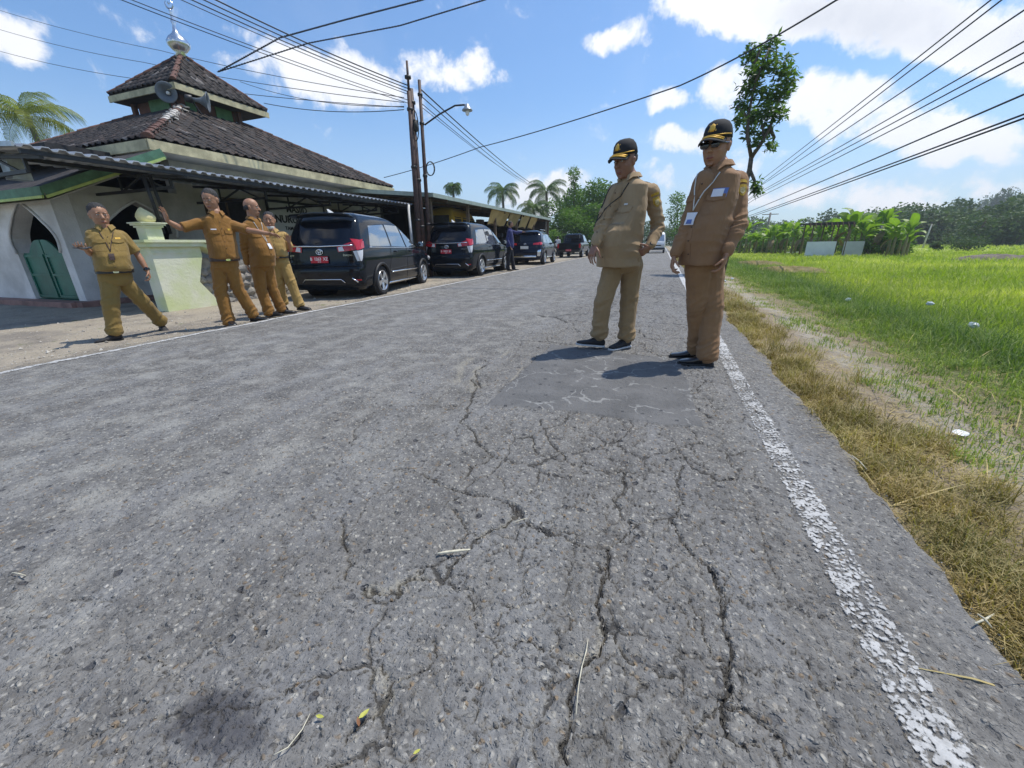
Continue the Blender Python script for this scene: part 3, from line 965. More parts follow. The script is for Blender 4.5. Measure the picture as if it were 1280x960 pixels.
# rice, planted in clumps
cx, cy = [], []
for (x0, x1, y0, y1, st) in ((3.6, 9, 2.2, 12, .16), (9, 20, 3, 12, .22), (3.8, 16, 12, 24, .24), (16, 40, 6, 24, .4), (4.2, 44, 24, 46, .45), (40, 110, 24, 46, .9), (5, 130, 46, 92, 1.3)):
    a, b = np.meshgrid(np.arange(x0, x1, st), np.arange(y0, y1, st))
    cx.append(a.ravel() + rng.normal(0, st * .18, a.size)); cy.append(b.ravel() + rng.normal(0, st * .18, a.size))
cx = np.concatenate(cx); cy = np.concatenate(cy)
kk = (rng.random(len(cx)) < .97) & (cx * .38 + 1.0 < cy)
cx, cy = cx[kk], cy[kk]
dist = np.hypot(cx, cy)
k = np.clip((16 - dist * .22), 6, 14).astype(int); n = k.sum()
rd = np.repeat(dist, k)
sp = .022 + rd * .0042
px = np.repeat(cx, k) + rng.normal(0, 1, n) * sp; py = np.repeat(cy, k) + rng.normal(0, 1, n) * sp
tt = np.clip(.35 + .7 * (fbm(px * .35, py * .35, 3, 95) - .5) * 2 + rng.normal(0, .2, n), 0, 1)
A = blades(n, px, py, np.full(n, -.40), rng.uniform(.22, .42, n), .006 + rd * .0011, rng.uniform(.02, .45, n), tt, .7)
o = link('rice_plants', fast_mesh('rice_plants', A[0], A[1], False, A[2]), None, M_RICE); tag(o, 'bright green young rice standing in the flooded field', 'rice', kind='stuff')
print('blades', n)


# loose grit and pebbles: small irregular stones nobody could count
def grit(name, label, P, size, m, seed):
    r_ = np.random.default_rng(seed)
    n = len(P)
    base = np.array([(1, 0, 0), (0, 1, 0), (-1, 0, 0), (0, -1, 0), (0, 0, .8), (0, 0, -.5)], float)
    V = base[None] * size[:, None, None] * r_.uniform(.55, 1.25, (n, 6, 1)) * r_.uniform(.6, 1.3, (n, 1, 3))
    a = r_.uniform(0, 6.3, n); c_, s_ = np.cos(a)[:, None], np.sin(a)[:, None]
    V = np.stack([V[:, :, 0] * c_ - V[:, :, 1] * s_, V[:, :, 0] * s_ + V[:, :, 1] * c_, V[:, :, 2]], 2) + P[:, None, :]
    f = np.array([(0, 1, 4), (1, 2, 4), (2, 3, 4), (3, 0, 4), (1, 0, 5), (2, 1, 5), (3, 2, 5), (0, 3, 5)])
    F = (np.arange(n)[:, None, None] * 6 + f[None]).reshape(-1, 3)
    tag(link(name, fast_mesh(name, V.reshape(-1, 3), F, False, np.repeat(r_.random(n), 6)), None, m), label, 'gravel', kind='stuff')


M_GRIT = mat('grit_stone', (.13, .125, .12), .85, tint=(.44, .42, .38))
gx = []; 
for pts, w, dep in CR_L:
    pts = np.array(pts)
    for a_, b_ in zip(pts[:-1], pts[1:]):
        L_ = np.linalg.norm(b_ - a_); k = int(L_ * 90)
        tt_ = rng.random(k)[:, None]
        gx.append(a_ + (b_ - a_) * tt_ + rng.normal(0, .028, (k, 2)))
gx = np.concatenate(gx)
gx = np.concatenate([gx, np.stack([rng.uniform(-3.5, .9, 1500), .2 + rng.random(1500) ** 1.7 * 7], 1), np.stack([.90 + rng.normal(0, .035, 900), .6 + rng.random(900) ** 1.5 * 9], 1)])
gx = gx[gx[:, 0] < 1.0]
hh = road_field(gx[:, 0], gx[:, 1], True)[0]
sz = rng.uniform(.0013, .0038, len(gx)) * np.where(rng.random(len(gx)) < .04, 2.0, 1)
grit('loose_grit', 'loose grit and crumbs of asphalt scattered on the road', np.stack([gx[:, 0], gx[:, 1], np.maximum(hh, -.012) + sz * .3], 1), sz, M_GRIT, 1)
n = 4500
px = -5.4 - np.abs(rng.normal(0, 1.5, n)); py = .8 + rng.random(n) ** 1.3 * 15
sz = rng.uniform(.004, .013, n) * np.where(rng.random(n) < .05, 2.2, 1)
grit('shoulder_gravel', 'small stones scattered over the dusty left shoulder', np.stack([px, py, shoulder_h(px, py) + sz * .3], 1), sz, mat('shoulder_stone', (.20, .18, .15), .9, tint=(.52, .49, .43)), 2)
n = 2600
px = 1.72 + rng.normal(0, .3, n); py = .8 + rng.random(n) ** 1.5 * 10
k = px > 1.0; px, py = px[k], py[k]; n = len(px)
sz = rng.uniform(.002, .007, n)
grit('path_gravel', 'fine stones on the bare dirt track in the right verge', np.stack([px, py, verge_h(px, py) + sz * .3], 1), sz, mat('path_stone', (.24, .22, .19), .9, tint=(.56, .53, .47)), 3)

# ------------------------------------------------------------------ buildings on the left
def PW(mb, name, m, parent, smooth=False, bevel=0.0, auto=None):
    """build from world coordinates under an unrotated parent (or a child of one)"""
    off = Vector((0, 0, 0)); p = parent
    while p is not None:
        off += Vector(p.location); p = p.parent
    return mb.build(name, m, parent, smooth, -off, None, bevel, auto)


def LW(name, me, m, parent):
    off = Vector((0, 0, 0)); p = parent
    while p is not None:
        off += Vector(p.location); p = p.parent
    return link(name, me, parent, m, -off)


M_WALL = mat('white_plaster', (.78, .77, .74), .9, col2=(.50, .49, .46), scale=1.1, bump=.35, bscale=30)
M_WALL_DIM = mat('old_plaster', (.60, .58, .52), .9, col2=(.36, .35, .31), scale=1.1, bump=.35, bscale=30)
M_PLINTH = mat('red_plinth', (.30, .17, .14), .8, var=.35, scale=4, bump=.3)
M_GREEN = mat('green_door_paint', (.012, .13, .085), .45, var=.3, scale=3, bump=.15, bscale=20)
M_GREENW = mat('green_trim', (.10, .22, .13), .6, var=.35, scale=5)
M_CREAM = mat('cream_fascia', (.52, .47, .29), .7, var=.35, scale=3, bump=.2)
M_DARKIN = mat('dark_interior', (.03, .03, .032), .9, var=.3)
M_TILE = mat('roof_tile_clay', (.060, .050, .046), .85, col2=(.020, .019, .020), scale=5, bump=.6, bscale=25)
M_TILER = mat('ridge_tile_clay', (.17, .075, .05), .85, col2=(.055, .04, .035), scale=4, bump=.5, bscale=25)
M_LIME = mat('lime_mortar', (.52, .49, .45), .9, var=.4, scale=12, bump=.6, bscale=40)
M_STEELG = mat('galvanised', (.42, .44, .46), .42, metal=.75, var=.3, scale=4)
M_CORR = mat('corrugated_zinc', (.40, .42, .45), .5, metal=.35, var=.35, scale=1.5)
M_BLACKST = mat('black_steel', (.02, .02, .022), .5, var=.3)
M_RUST = mat('rusty_pole', (.085, .042, .032), .65, col2=(.035, .022, .02), scale=8, bump=.3)
M_LIMEGR = mat('lime_green_plaster', (.58, .64, .33), .85, col2=(.70, .71, .55), scale=2.2, bump=.35, bscale=25)
M_LIMEYL = mat('pale_yellow_plaster', (.72, .66, .36), .8, var=.15, scale=6)
M_STONEG = mat('river_stone', (.16, .155, .15), .9, col2=(.30, .28, .25), scale=5, bump=.6, bscale=20)
M_MORTAR = mat('stone_mortar', (.34, .32, .28), .95, var=.35, scale=8, bump=.6, bscale=40)
M_ALU = mat('bright_aluminium', (.62, .64, .66), .25, metal=1.0)
M_WHITE = mat('white_enamel', (.74, .75, .74), .5, var=.1, scale=3)
M_SOFFIT = mat('soffit_board', (.47, .47, .42), .85, var=.25, scale=1.5)
M_BLACK = mat('black_paint_print', (.02, .022, .02), .6)
M_WOOD = mat('weathered_wood', (.16, .11, .07), .85, var=.5, scale=6, bump=.4, bscale=30)

mosque = thing('mosque', 'white village mosque with tiered dark tile roof and silver finial behind the parked men', 'mosque', (-15, 10.65, -.08))


def arch_curve(x0, x1, zs, za, n=10, xa=None):
    """ogee arch from springing (x0, zs) over the point (xa, za) to (x1, zs)"""
    c = (x0 + x1) / 2 if xa is None else xa
    L = []
    for i in range(n + 1):
        t = i / n
        # bulge out below, sweep in to a sharp point above
        s = t
        w = (1 + .10 * math.sin(math.pi * min(s / .6, 1))) * (1 - (max(s - .08, 0) / .92) ** 2.1)
        w = max(w, 0) if i < n else 0
        L.append((c + (x0 - c) * w, zs + (za - zs) * t))
    R = [(c + (x1 - c) * ((c - p[0]) / (c - x0)), p[1]) for p in L]
    return L, R


def arched_wall(mb, axis_, a0, a1, zb, zt, o0, o1, ob, zs, za, t0, t1):
    L, R = arch_curve(o0, o1, zs, za)
    c = (o0 + o1) / 2
    left = [(a0, zb), (o0, zb), (o0, ob)] + L + [(c, zt), (a0, zt)]
    right = [(o1, zb), (a1, zb), (a1, zt), (c, zt)] + R[::-1][0:] + [(o1, ob)]
    for poly in (left, right):
        P = []
        for p in poly:
            if not P or (abs(P[-1][0] - p[0]) + abs(P[-1][1] - p[1])) > 1e-5: P.append(p)
        mb.prism(P, axis_, t0, t1)
    if ob > zb + .01:
        mb.box(*(((c, (t0 + t1) / 2, (zb + ob) / 2), (o1 - o0, abs(t1 - t0), ob - zb)) if axis_ == 1 else (((t0 + t1) / 2, c, (zb + ob) / 2), (abs(t1 - t0), o1 - o0, ob - zb))))


# porch wall with the green door, then the long wall towards the road
mb = MB(); arched_wall(mb, 1, -22, -11.2, .03, 2.16, -13.13, -11.46, .03, 1.0, 2.0, 4.85, 5.15)
w1 = PW(mb, 'wall', M_WALL, mosque); w1['label'] = 'pale porch wall with ogee doorway and green gate'
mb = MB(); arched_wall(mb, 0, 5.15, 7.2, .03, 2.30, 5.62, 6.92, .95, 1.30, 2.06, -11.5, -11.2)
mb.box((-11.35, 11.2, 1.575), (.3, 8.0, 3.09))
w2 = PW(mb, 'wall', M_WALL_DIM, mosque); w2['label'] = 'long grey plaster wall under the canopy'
mb = MB(); mb.box((-16.6, 4.72, -.03), (10.9, .3, .12)); mb.box((-11.1, 10, -.03), (.3, 10.7, .12))
PW(mb, 'plinth', M_PLINTH, mosque)
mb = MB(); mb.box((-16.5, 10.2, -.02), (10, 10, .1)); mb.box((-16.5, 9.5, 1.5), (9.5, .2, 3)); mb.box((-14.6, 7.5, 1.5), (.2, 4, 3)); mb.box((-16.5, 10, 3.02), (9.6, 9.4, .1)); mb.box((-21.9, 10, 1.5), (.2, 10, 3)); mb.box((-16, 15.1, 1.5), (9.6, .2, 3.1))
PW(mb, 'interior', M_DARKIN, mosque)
# raised plaster moulding round the arches
for ax, o0, o1, zs, za, t in ((1, -13.13, -11.46, 1.0, 2.0, 4.84), (0, 5.62, 6.92, 1.30, 2.06, -11.19)):
    L, R = arch_curve(o0, o1, zs, za, 12)
    mb = MB()
    pts = L + R[::-1][1:]
    P3 = [((p[0], t, p[1]) if ax == 1 else (t, p[0], p[1])) for p in pts]
    mb.tube(P3, .028, 6)
    PW(mb, 'arch_moulding', M_WALL, mosque, True)
# double gate of the doorway
gate = PW(MB().box((-12.3, 4.93, .02), (1.66, .06, .03)), 'gate', M_GREEN, mosque)
for s in (-1, 1):
    x0, x1 = (-13.11, -12.32) if s < 0 else (-12.28, -11.48)
    n = 10
    top = []
    for i in range(n + 1):
        t = i / n
        x = x0 + (x1 - x0) * t
        u = t if s < 0 else 1 - t
        z = 1.00 + (.0 if u < .3 else .26 * math.sin(min((u - .3) / .55, 1) * math.pi / 2))
        top.append((x, z))
    m2 = MB().prism([(x0, .05), (x1, .05)] + top[::-1], 1, 4.93, 4.965)
    leaf = PW(m2, 'gate_leaf', M_GREEN, gate)
    m3 = MB()
    for xx in (x0 + .05, x1 - .05): m3.box((xx, 4.918, .52), (.05, .022, .9))
    for zz in (.1, .55, .94): m3.box(((x0 + x1) / 2, 4.915, zz), (x1 - x0 - .06, .018, .05))
    PW(m3, 'gate_leaf', M_GREEN, gate)

# low porch roof with green fascia, lean-to tiles
A0 = Vector((-22, 4.55, 2.1)); A1 = Vector((-10.62, 4.55, 2.1)); B1 = Vector((-9.75, 6.2, 2.93)); B0 = Vector((-22, 6.2, 2.93))
mb = MB().hexa([A0 + Vector((0, 0, -.03)), A1 + Vector((0, 0, -.03)), B1 + Vector((0, 0, -.03)), B0 + Vector((0, 0, -.03)), A0, A1, B1, B0])
prf = PW(mb, 'porch_roof', M_TILE, mosque)
mb = MB().bar(A0 + Vector((0, -.02, -.06)), A1 + Vector((.03, -.02, -.06)), .035, .17).bar(A1 + Vector((.02, 0, -.06)), B1 + Vector((.02, 0, -.06)), .035, .17)
PW(mb, 'fascia', M_GREENW, prf)
mb = MB().bar(A0 + Vector((0, -.045, -.15)), A1 + Vector((.05, -.045, -.15)), .03, .045).bar(A1 + Vector((.05, 0, -.15)), B1 + Vector((.05, 0, -.15)), .03, .045)
PW(mb, 'fascia', mat('lime_trim', (.48, .60, .18), .6, var=.2), prf)
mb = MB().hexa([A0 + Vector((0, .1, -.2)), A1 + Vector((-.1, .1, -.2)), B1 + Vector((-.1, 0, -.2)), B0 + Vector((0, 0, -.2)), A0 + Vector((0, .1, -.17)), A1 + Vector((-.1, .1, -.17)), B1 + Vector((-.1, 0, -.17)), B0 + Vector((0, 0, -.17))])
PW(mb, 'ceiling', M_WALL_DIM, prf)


# ---- tiles
def tile_mesh(name, w=.235, l=.34):
    """one S-shaped clay tile, its lower edge at y=0 and running up +y"""
    V = []; nx = 5
    for top in (0, 1):
        for j in (0, 1):
            for i in range(nx):
                t = i / (nx - 1)
                z = .028 * math.sin(t * 2 * math.pi + .6) + .008
                V.append(((t - .5) * w * 1.06, j * l, z + top * .014 + (.012 if j == 0 else 0)))
    F = []
    for i in range(nx - 1):
        F.append((2 * nx + i, 2 * nx + i + 1, 3 * nx + i + 1, 3 * nx + i))
        F.append((i, i + 1, 2 * nx + i + 1, 2 * nx + i))
    F.append((0, 2 * nx, 3 * nx, nx)); F.append((nx - 1, 2 * nx - 1, 4 * nx - 1, 3 * nx - 1))
    me = bpy.data.meshes.new(name); me.from_pydata(V, [], F)
    me.polygons.foreach_set('use_smooth', [True] * len(F))
    return me


M_TILE2 = mat('roof_tile_mossy', (.085, .06, .05), .85, col2=(.03, .028, .028), scale=7, bump=.6, bscale=25)
M_TILE3 = mat('roof_tile_limed', (.24, .22, .21), .9, col2=(.07, .06, .058), scale=14, bump=.6, bscale=25)
TME = []
for m_ in (M_TILE, M_TILE2, M_TILE3):
    t_ = tile_mesh('roof_tile'); t_.materials.append(m_); TME.append(t_)


def tile_slope(roof, P0, P1, Q0, Q1, n_ind, budget_near, w=.235, ex=.29, parent_stuff='tiles'):
    """tiles on the trapezoid P0-P1 (eave) up to Q0-Q1; the n_ind nearest the camera become objects"""
    P0, P1, Q0, Q1 = map(Vector, (P0, P1, Q0, Q1))
    ux = (P1 - P0).normalized()
    nrm = ux.cross((Q0 - P0)).normalized()
    if nrm.z < 0: nrm = -nrm
    uy = nrm.cross(ux).normalized()
    if uy.z < 0: uy = -uy
    H = (Q0 - P0).dot(uy)
    a0 = 0; a1 = (P1 - P0).dot(ux); b0 = (Q0 - P0).dot(ux); b1 = (Q1 - P0).dot(ux)
    R = Matrix((ux, uy, nrm)).transposed()
    places = []
    rows = int(H / ex)
    for r in range(rows):
        s = (r * ex) / H
        l = a0 + (b0 - a0) * s; rr = a1 + (b1 - a1) * s
        k = int((rr - l) / w)
        off = ((rr - l) - k * w) / 2
        for i in range(k):
            x = l + off + (i + .5) * w
            c = P0 + ux * x + uy * (r * ex - .03) + nrm * (.028 + random.uniform(-.004, .006))
            places.append((c, random.uniform(-.045, .045), random.uniform(-.02, .02)))
    places.sort(key=lambda q: (q[0] - Vector(CAM)).length)
    off = Vector((0, 0, 0)); p = roof
    while p is not None:
        off += Vector(p.location); p = p.parent
    sv_, sf_, sm_ = [], [], []
    for i, (c, a, b) in enumerate(places):
        k = random.random(); mi = 0 if k < .62 else (1 if k < .965 else 2)
        RR = R @ Matrix.Rotation(a, 3, 'Z') @ Matrix.Rotation(b, 3, 'Y')
        if i < n_ind:
            o = link('roof_tile', TME[mi], roof, None, c - off, RR.to_euler())
        else:
            src = TME[mi]
            bse = len(sv_)
            sv_ += [tuple(RR @ v.co + c - off) for v in src.vertices]
            sf_ += [tuple(x + bse for x in f.vertices) for f in src.polygons]
            sm_ += [mi] * len(src.polygons)
    if sv_:
        me = bpy.data.meshes.new('roof_tiles'); me.from_pydata(sv_, [], sf_)
        for m_ in (M_TILE, M_TILE2, M_TILE3): me.materials.append(m_)
        me.polygons.foreach_set('material_index', sm_); me.polygons.foreach_set('use_smooth', [True] * len(sf_))
        o = link('roof_tiles', me, roof); o['kind'] = 'stuff'


def ridge(roof, a, b, r=.085, m=None, step=.3, lime=0.0):
    a = Vector(a); b = Vector(b)
    d = (b - a); L = d.length; d /= L
    off = Vector((0, 0, 0)); p = roof
    while p is not None:
        off += Vector(p.location); p = p.parent
    side = d.cross(Vector((0, 0, 1))).normalized(); up = side.cross(d).normalized()
    if up.z < 0: up = -up
    n = max(1, int(L / step))
    st = L / n
    V, F = [], []
    for j, (y, rr) in enumerate(((0, r * 1.12), (st * 1.12, r * .9))):
        for i in range(7):
            t = math.pi * (i / 6) * 1.1 - .05 * math.pi
            V.append(side * math.cos(t) * rr + up * (math.sin(t) * rr * .85) + d * y)
    for i in range(6): F.append((i, i + 1, 7 + i + 1, 7 + i))
    F.append(tuple(range(7)))
    me = bpy.data.meshes.new('ridge_tile'); me.from_pydata(V, [], F); me.materials.append(m or M_TILER)
    me2 = me.copy(); me2.materials.clear(); me2.materials.append(M_LIME)
    for i in range(n):
        c = a + d * st * i - off + Vector((0, 0, random.uniform(-.008, .008)))
        o = link('ridge_tile', me2 if (lime and i / n > 1 - lime and random.random() < .9) else me, roof, None, c)
        if i % 4 == 3: pass


EZ = 3.24
N0 = Vector((-10.4, 6.4, EZ)); N1 = Vector((-10.4, 14.9, EZ)); N2 = Vector((-19.0, 14.9, EZ)); N3 = Vector((-19.0, 6.4, EZ))
TZ = 5.0
T0 = Vector((-13.9, 9.75, TZ)); T1 = Vector((-13.9, 11.65, TZ)); T2 = Vector((-16.1, 11.65, TZ)); T3 = Vector((-16.1, 9.75, TZ))
mb = MB().add([N0, N1, N2, N3, T0, T1, T2, T3] + [p - Vector((0, 0, .05)) for p in (N0, N1, N2, N3)],
              [(4, 0, 1, 5), (5, 1, 2, 6), (6, 2, 3, 7), (7, 3, 0, 4), (4, 5, 6, 7), (8, 11, 10, 9), (0, 8, 9, 1), (1, 9, 10, 2), (2, 10, 11, 3), (3, 11, 8, 0)])
roof = PW(mb, 'roof', M_TILE, mosque)
roof['label'] = 'lower hip roof of dark clay tiles'
tile_slope(roof, N0, N1, T0, T1, 210, 0)
tile_slope(roof, N3, N0, T3, T0, 80, 0)
ridge(roof, N0 + Vector((0, 0, .02)), T0 + Vector((.0, 0, .06)), .10, lime=.62)
ridge(roof, N1 + Vector((0, 0, .02)), T1 + Vector((0, 0, .05)), .09)
ridge(roof, N3, T3 + Vector((0, 0, .05)), .09)
mb = MB(); e = .03
mb.bar(N0 + Vector((e, -.04, -.12)), N1 + Vector((e, .04, -.12)), .04, .2).bar(N3 + Vector((0, -e, -.12)), N0 + Vector((.0, -e, -.12)), .04, .2)
PW(mb, 'fascia', M_CREAM, roof)
mb = MB().box((-10.85, 10.65, EZ - .2), (.82, 8.4, .03)).box((-14.7, 6.75, EZ - .203), (8.5, .62, .03))
PW(mb, 'soffit', M_SOFFIT, roof)
# lump of white lime mortar at the top of the near hip
mb = MB()
for i in range(16):
    t = random.uniform(.52, 1.0)
    p = N0.lerp(T0, t) + Vector((random.uniform(-.1, .14), random.uniform(-.12, .1), .06))
    mb.box(p, (random.uniform(.05, .12), random.uniform(.16, .3), .03), rz=random.uniform(.2, 1.2))
PW(mb, 'mortar', M_LIME, roof)

# ---- tower
TB = [(-13.95, 9.8), (-13.95, 11.55), (-16.05, 11.55), (-16.05, 9.8)]
mb = MB().box((-15, 10.67, 5.35), (1.95, 1.72, 1.1))
tow = PW(mb, 'tower', mat('tower_brick', (.13, .06, .045), .85, var=.4, scale=4), mosque)
M_TG = mat('tower_green', (.09, .20, .09), .7, var=.3)
for c_, s_ in (((-14.03, 11.15, 5.2), (.05, .55, .5)), ((-14.9, 9.78, 5.2), (.9, .05, .5)), ((-14.03, 10.1, 5.2), (.05, .3, .5))): PW(MB().box(c_, s_), 'tower_panel', M_TG, tow)
for x, y in TB: PW(MB().box((x + (.04 if x > -15 else -.04), y + (-.03 if y < 10.5 else .03), 5.3), (.12, .12, 1.2)), 'corner_post', M_TILER, tow)
EH = 1.5; TE = 5.56; AP = Vector((-15, 10.9, 6.86))
C = [Vector((-15 + EH * 1.0, 10.9 - EH, TE)), Vector((-15 + EH, 10.9 + EH, TE)), Vector((-15 - EH, 10.9 + EH, TE)), Vector((-15 - EH, 10.9 - EH, TE))]
mb = MB().add(C + [AP] + [p - Vector((0, 0, .05)) for p in C], [(0, 1, 4), (1, 2, 4), (2, 3, 4), (3, 0, 4), (5, 8, 7, 6), (0, 5, 6, 1), (1, 6, 7, 2), (2, 7, 8, 3), (3, 8, 5, 0)])
troof = PW(mb, 'tower_roof', M_TILE, mosque)
g = (.12, .12)
for a, b in ((0, 1), (3, 0)):
    q = AP - Vector((0, 0, .05))
    tile_slope(troof, C[a], C[b], q, q, 0, 0)
for i in (0, 1, 3): ridge(troof, C[i] + Vector((0, 0, .03)), AP + Vector((0, 0, .03)), .075)
mb = MB().bar(C[0] + Vector((.02, -.02, -.12)), C[1] + Vector((.02, .02, -.12)), .04, .16).bar(C[3] + Vector((0, -.02, -.12)), C[0] + Vector((0, -.02, -.12)), .04, .16)
PW(mb, 'fascia', M_CREAM, troof)
mb = MB().box((-15, 10.9, TE - .17), (2.9, 2.9, .03))
PW(mb, 'soffit', M_DARKIN, troof)
# finial: flattened silver bulb, spike, crescent
mb = MB().lathe([(.10, 6.8), (.16, 6.84), (.13, 6.92), (.20, 6.99), (.30, 7.11), (.31, 7.2), (.24, 7.31), (.12, 7.42), (.07, 7.5), (.045, 7.66), (.07, 7.74), (.045, 7.8), (.03, 7.95), (.05, 8.0), (.02, 8.06)], 18, (-15, 10.9, 0))
fin = PW(mb, 'finial', M_ALU, mosque, True)
mb = MB()
mb.tube([(-15 + .10 * math.cos(t) * .8, 10.9 + .10 * math.cos(t) * .6, 8.17 + .11 * math.sin(t)) for t in np.linspace(-math.pi * 1.25, math.pi * .25, 14)], [.008 + .02 * math.sin(math.pi * i / 13) for i in range(14)], 6)
mb.box((-15, 10.9, 8.2), (.05, .04, .05))
PW(mb, 'crescent', M_ALU, fin)

# sign board on the wall
SGN = PW(MB().box((-11.17, 10.7, 1.78), (.05, 2.15, 1.12)), 'sign_board', mat('sign_face', (.60, .62, .58), .6, var=.12, scale=3), mosque)
SGN['label'] = 'pale green-white sign board with black lettering'
mb = MB()
for y0_, z0_, sy_, sz_ in ((10.7, 2.36, 2.25, .07), (10.7, 1.2, 2.25, .05), (9.6, 1.78, .05, 1.2), (11.8, 1.78, .05, 1.2)): mb.box((-11.155, y0_, z0_), (.06, sy_, sz_))
PW(mb, 'sign_frame', M_BLACK, SGN)


def lettering(txt, size, m, parent, loc, rot, name='lettering', ext=.004, bold=0.0, world=True, align='CENTER', sx=1.0):
    cu = bpy.data.curves.new(name, 'FONT')
    cu.body = txt; cu.size = size; cu.extrude = ext; cu.align_x = align; cu.align_y = 'CENTER'; cu.offset = bold; cu.resolution_u = 2
    tmp = bpy.data.objects.new(name, cu); COL.objects.link(tmp)
    dg = bpy.context.evaluated_depsgraph_get()
    me = bpy.data.meshes.new_from_object(tmp.evaluated_get(dg))
    bpy.data.objects.remove(tmp)
    me.name = name; me.materials.clear(); me.materials.append(m)
    off = Vector((0, 0, 0)); p = parent
    if world:
        while p is not None:
            off += Vector(p.location); p = p.parent
    return link(name, me, parent, None, Vector(loc) - off, rot, (sx, 1, 1))


RX = (math.pi / 2, 0, math.pi / 2)
lettering('MASJID', .26, M_BLACK, SGN, (-11.135, 10.65, 2.16), RX, bold=.006)
lettering('NURUL IMAN', .30, M_BLACK, SGN, (-11.135, 10.68, 1.86), RX, bold=.008)
lettering('TAMANAN', .15, M_BLACK, SGN, (-11.135, 10.45, 1.60), RX, bold=.003)
lettering('BANTUL', .13, M_BLACK, SGN, (-11.135, 10.5, 1.38), RX, bold=.003)
# dark window openings in the long wall
for y, z, sy_, sz_ in ((8.35, 1.95, 1.1, .7), (13.1, 1.9, 1.6, .75)):
    wdw = PW(MB().box((-11.19, y, z), (.03, sy_, sz_)), 'window', M_DARKIN, mosque)
    mb = MB()
    for zz in (z - sz_ / 2, z + sz_ / 2): mb.box((-11.17, y, zz), (.06, sy_ + .1, .05))
    for yy in (y - sy_ / 2, y, y + sy_ / 2): mb.box((-11.168, yy, z), (.05, .05, sz_ - .06))
    PW(mb, 'window_frame', M_WOOD, wdw)

# ---- corrugated canopy
canopy = thing('canopy', 'long corrugated zinc canopy on black steel brackets along the mosque wall', 'canopy', (-9.7, 8.2, -.08))
V, F = [], []
ys = []
y = 3.45; k = 0
while y < 12.95:
    ys += [(y, 0), (y + .05, 0), (y + .08, .035), (y + .15, .035)]; y += .18
for x, z in ((-8.28, 2.36), (-11.15, 2.56)):
    for yy, dz in ys: V.append((x, yy, z + dz))
n = len(ys)
for x, z in ((-8.28, 2.345), (-11.15, 2.545)):
    for yy, dz in ys: V.append((x, yy, z + dz))
for i in range(n - 1):
    F += [(i, n + i, n + i + 1, i + 1), (2 * n + i, 2 * n + i + 1, 3 * n + i + 1, 3 * n + i), (i, i + 1, 2 * n + i + 1, 2 * n + i)]
PW(MB().add(V, F), 'sheet', M_CORR, canopy)
mb = MB()
mb.bar((-8.36, 3.5, 2.31), (-8.36, 12.9, 2.31), .05, .06).bar((-9.7, 3.5, 2.41), (-9.7, 12.9, 2.41), .05, .06)
PW(mb, 'purlin', M_BLACKST, canopy)
for y in (3.7, 5.6, 7.6, 9.6, 11.6, 12.8):
    m2 = MB().bar((-8.35, y, 2.27), (-11.15, y, 2.49), .05).bar((-8.8, y, 2.12), (-11.15, y, 2.12), .05).bar((-8.8, y, 2.3), (-8.8, y, 2.1), .04).bar((-9.6, y, 2.36), (-9.0, y, 2.12), .03).bar((-9.6, y, 2.36), (-10.3, y, 2.12), .03).bar((-10.3, y, 2.42), (-10.3, y, 2.12), .03)
    PW(m2, 'bracket', M_BLACKST, canopy)
PW(MB().bar((-8.27, 3.42, 2.37), (-11.1, 3.42, 2.57), .03, .06), 'edge_trim', M_STEELG, canopy)
mb = MB()
for dx in (0, .14):
    mb.tube([atx(178 + dx * 60, 218, -8.75 - dx), atx(205 + dx * 60, 292, -8.95 - dx)], .03, 8)
PW(mb, 'strut', M_BLACKST, canopy, True)
mb = MB().box((-9.6, 3.9, 2.25), (.22, .22, .35))
PW(mb, 'post_box', M_STEELG, canopy)
PW(MB().tube([(-8.3, 12.7, 2.35), (-8.3, 12.7, -.1)], .05, 10), 'white_post', M_WHITE, canopy, True)

# loudspeakers on the tower
def horn(loc, aim, label):
    t = thing('loudspeaker', label, 'loudspeaker', loc, 0, 'horn loudspeakers on the mosque tower')
    q = Vector(aim).normalized().to_track_quat('Z', 'Y')
    prof = [(.05, 0), (.055, .12), (.08, .2), (.13, .28), (.20, .34), (.25, .37), (.262, .375), (.25, .39), (.19, .355), (.12, .30), (.07, .22), (.05, .14)]
    o = MB().lathe(prof, 22).build('horn', mat('horn_grey', (.13, .15, .17), .5, var=.2), t, True); o.rotation_mode = 'QUATERNION'; o.rotation_quaternion = q
    o = MB().lathe([(.09, -.16), (.1, -.14), (.1, 0), (.05, .02)], 16).build('driver', M_BLACKST, t, True); o.rotation_mode = 'QUATERNION'; o.rotation_quaternion = q
    o = MB().lathe([(.035, .1), (.05, .2), (.05, .26), (.02, .29)], 12).build('throat', M_WHITE, t, True); o.rotation_mode = 'QUATERNION'; o.rotation_quaternion = q
    o = MB().bar((0, 0, -.05), (-.1, .25, -.3), .03).build('mount', M_BLACKST, t)
    return t
p1 = aty(214, 118, 9.55); p2 = aty(240, 124, 9.65)
horn(p1, (.62, -.75, -.15), 'grey horn loudspeaker facing the camera under the tower eave')
horn(p2, (.72, .68, -.1), 'grey horn loudspeaker turned to the road beside the near tower corner')

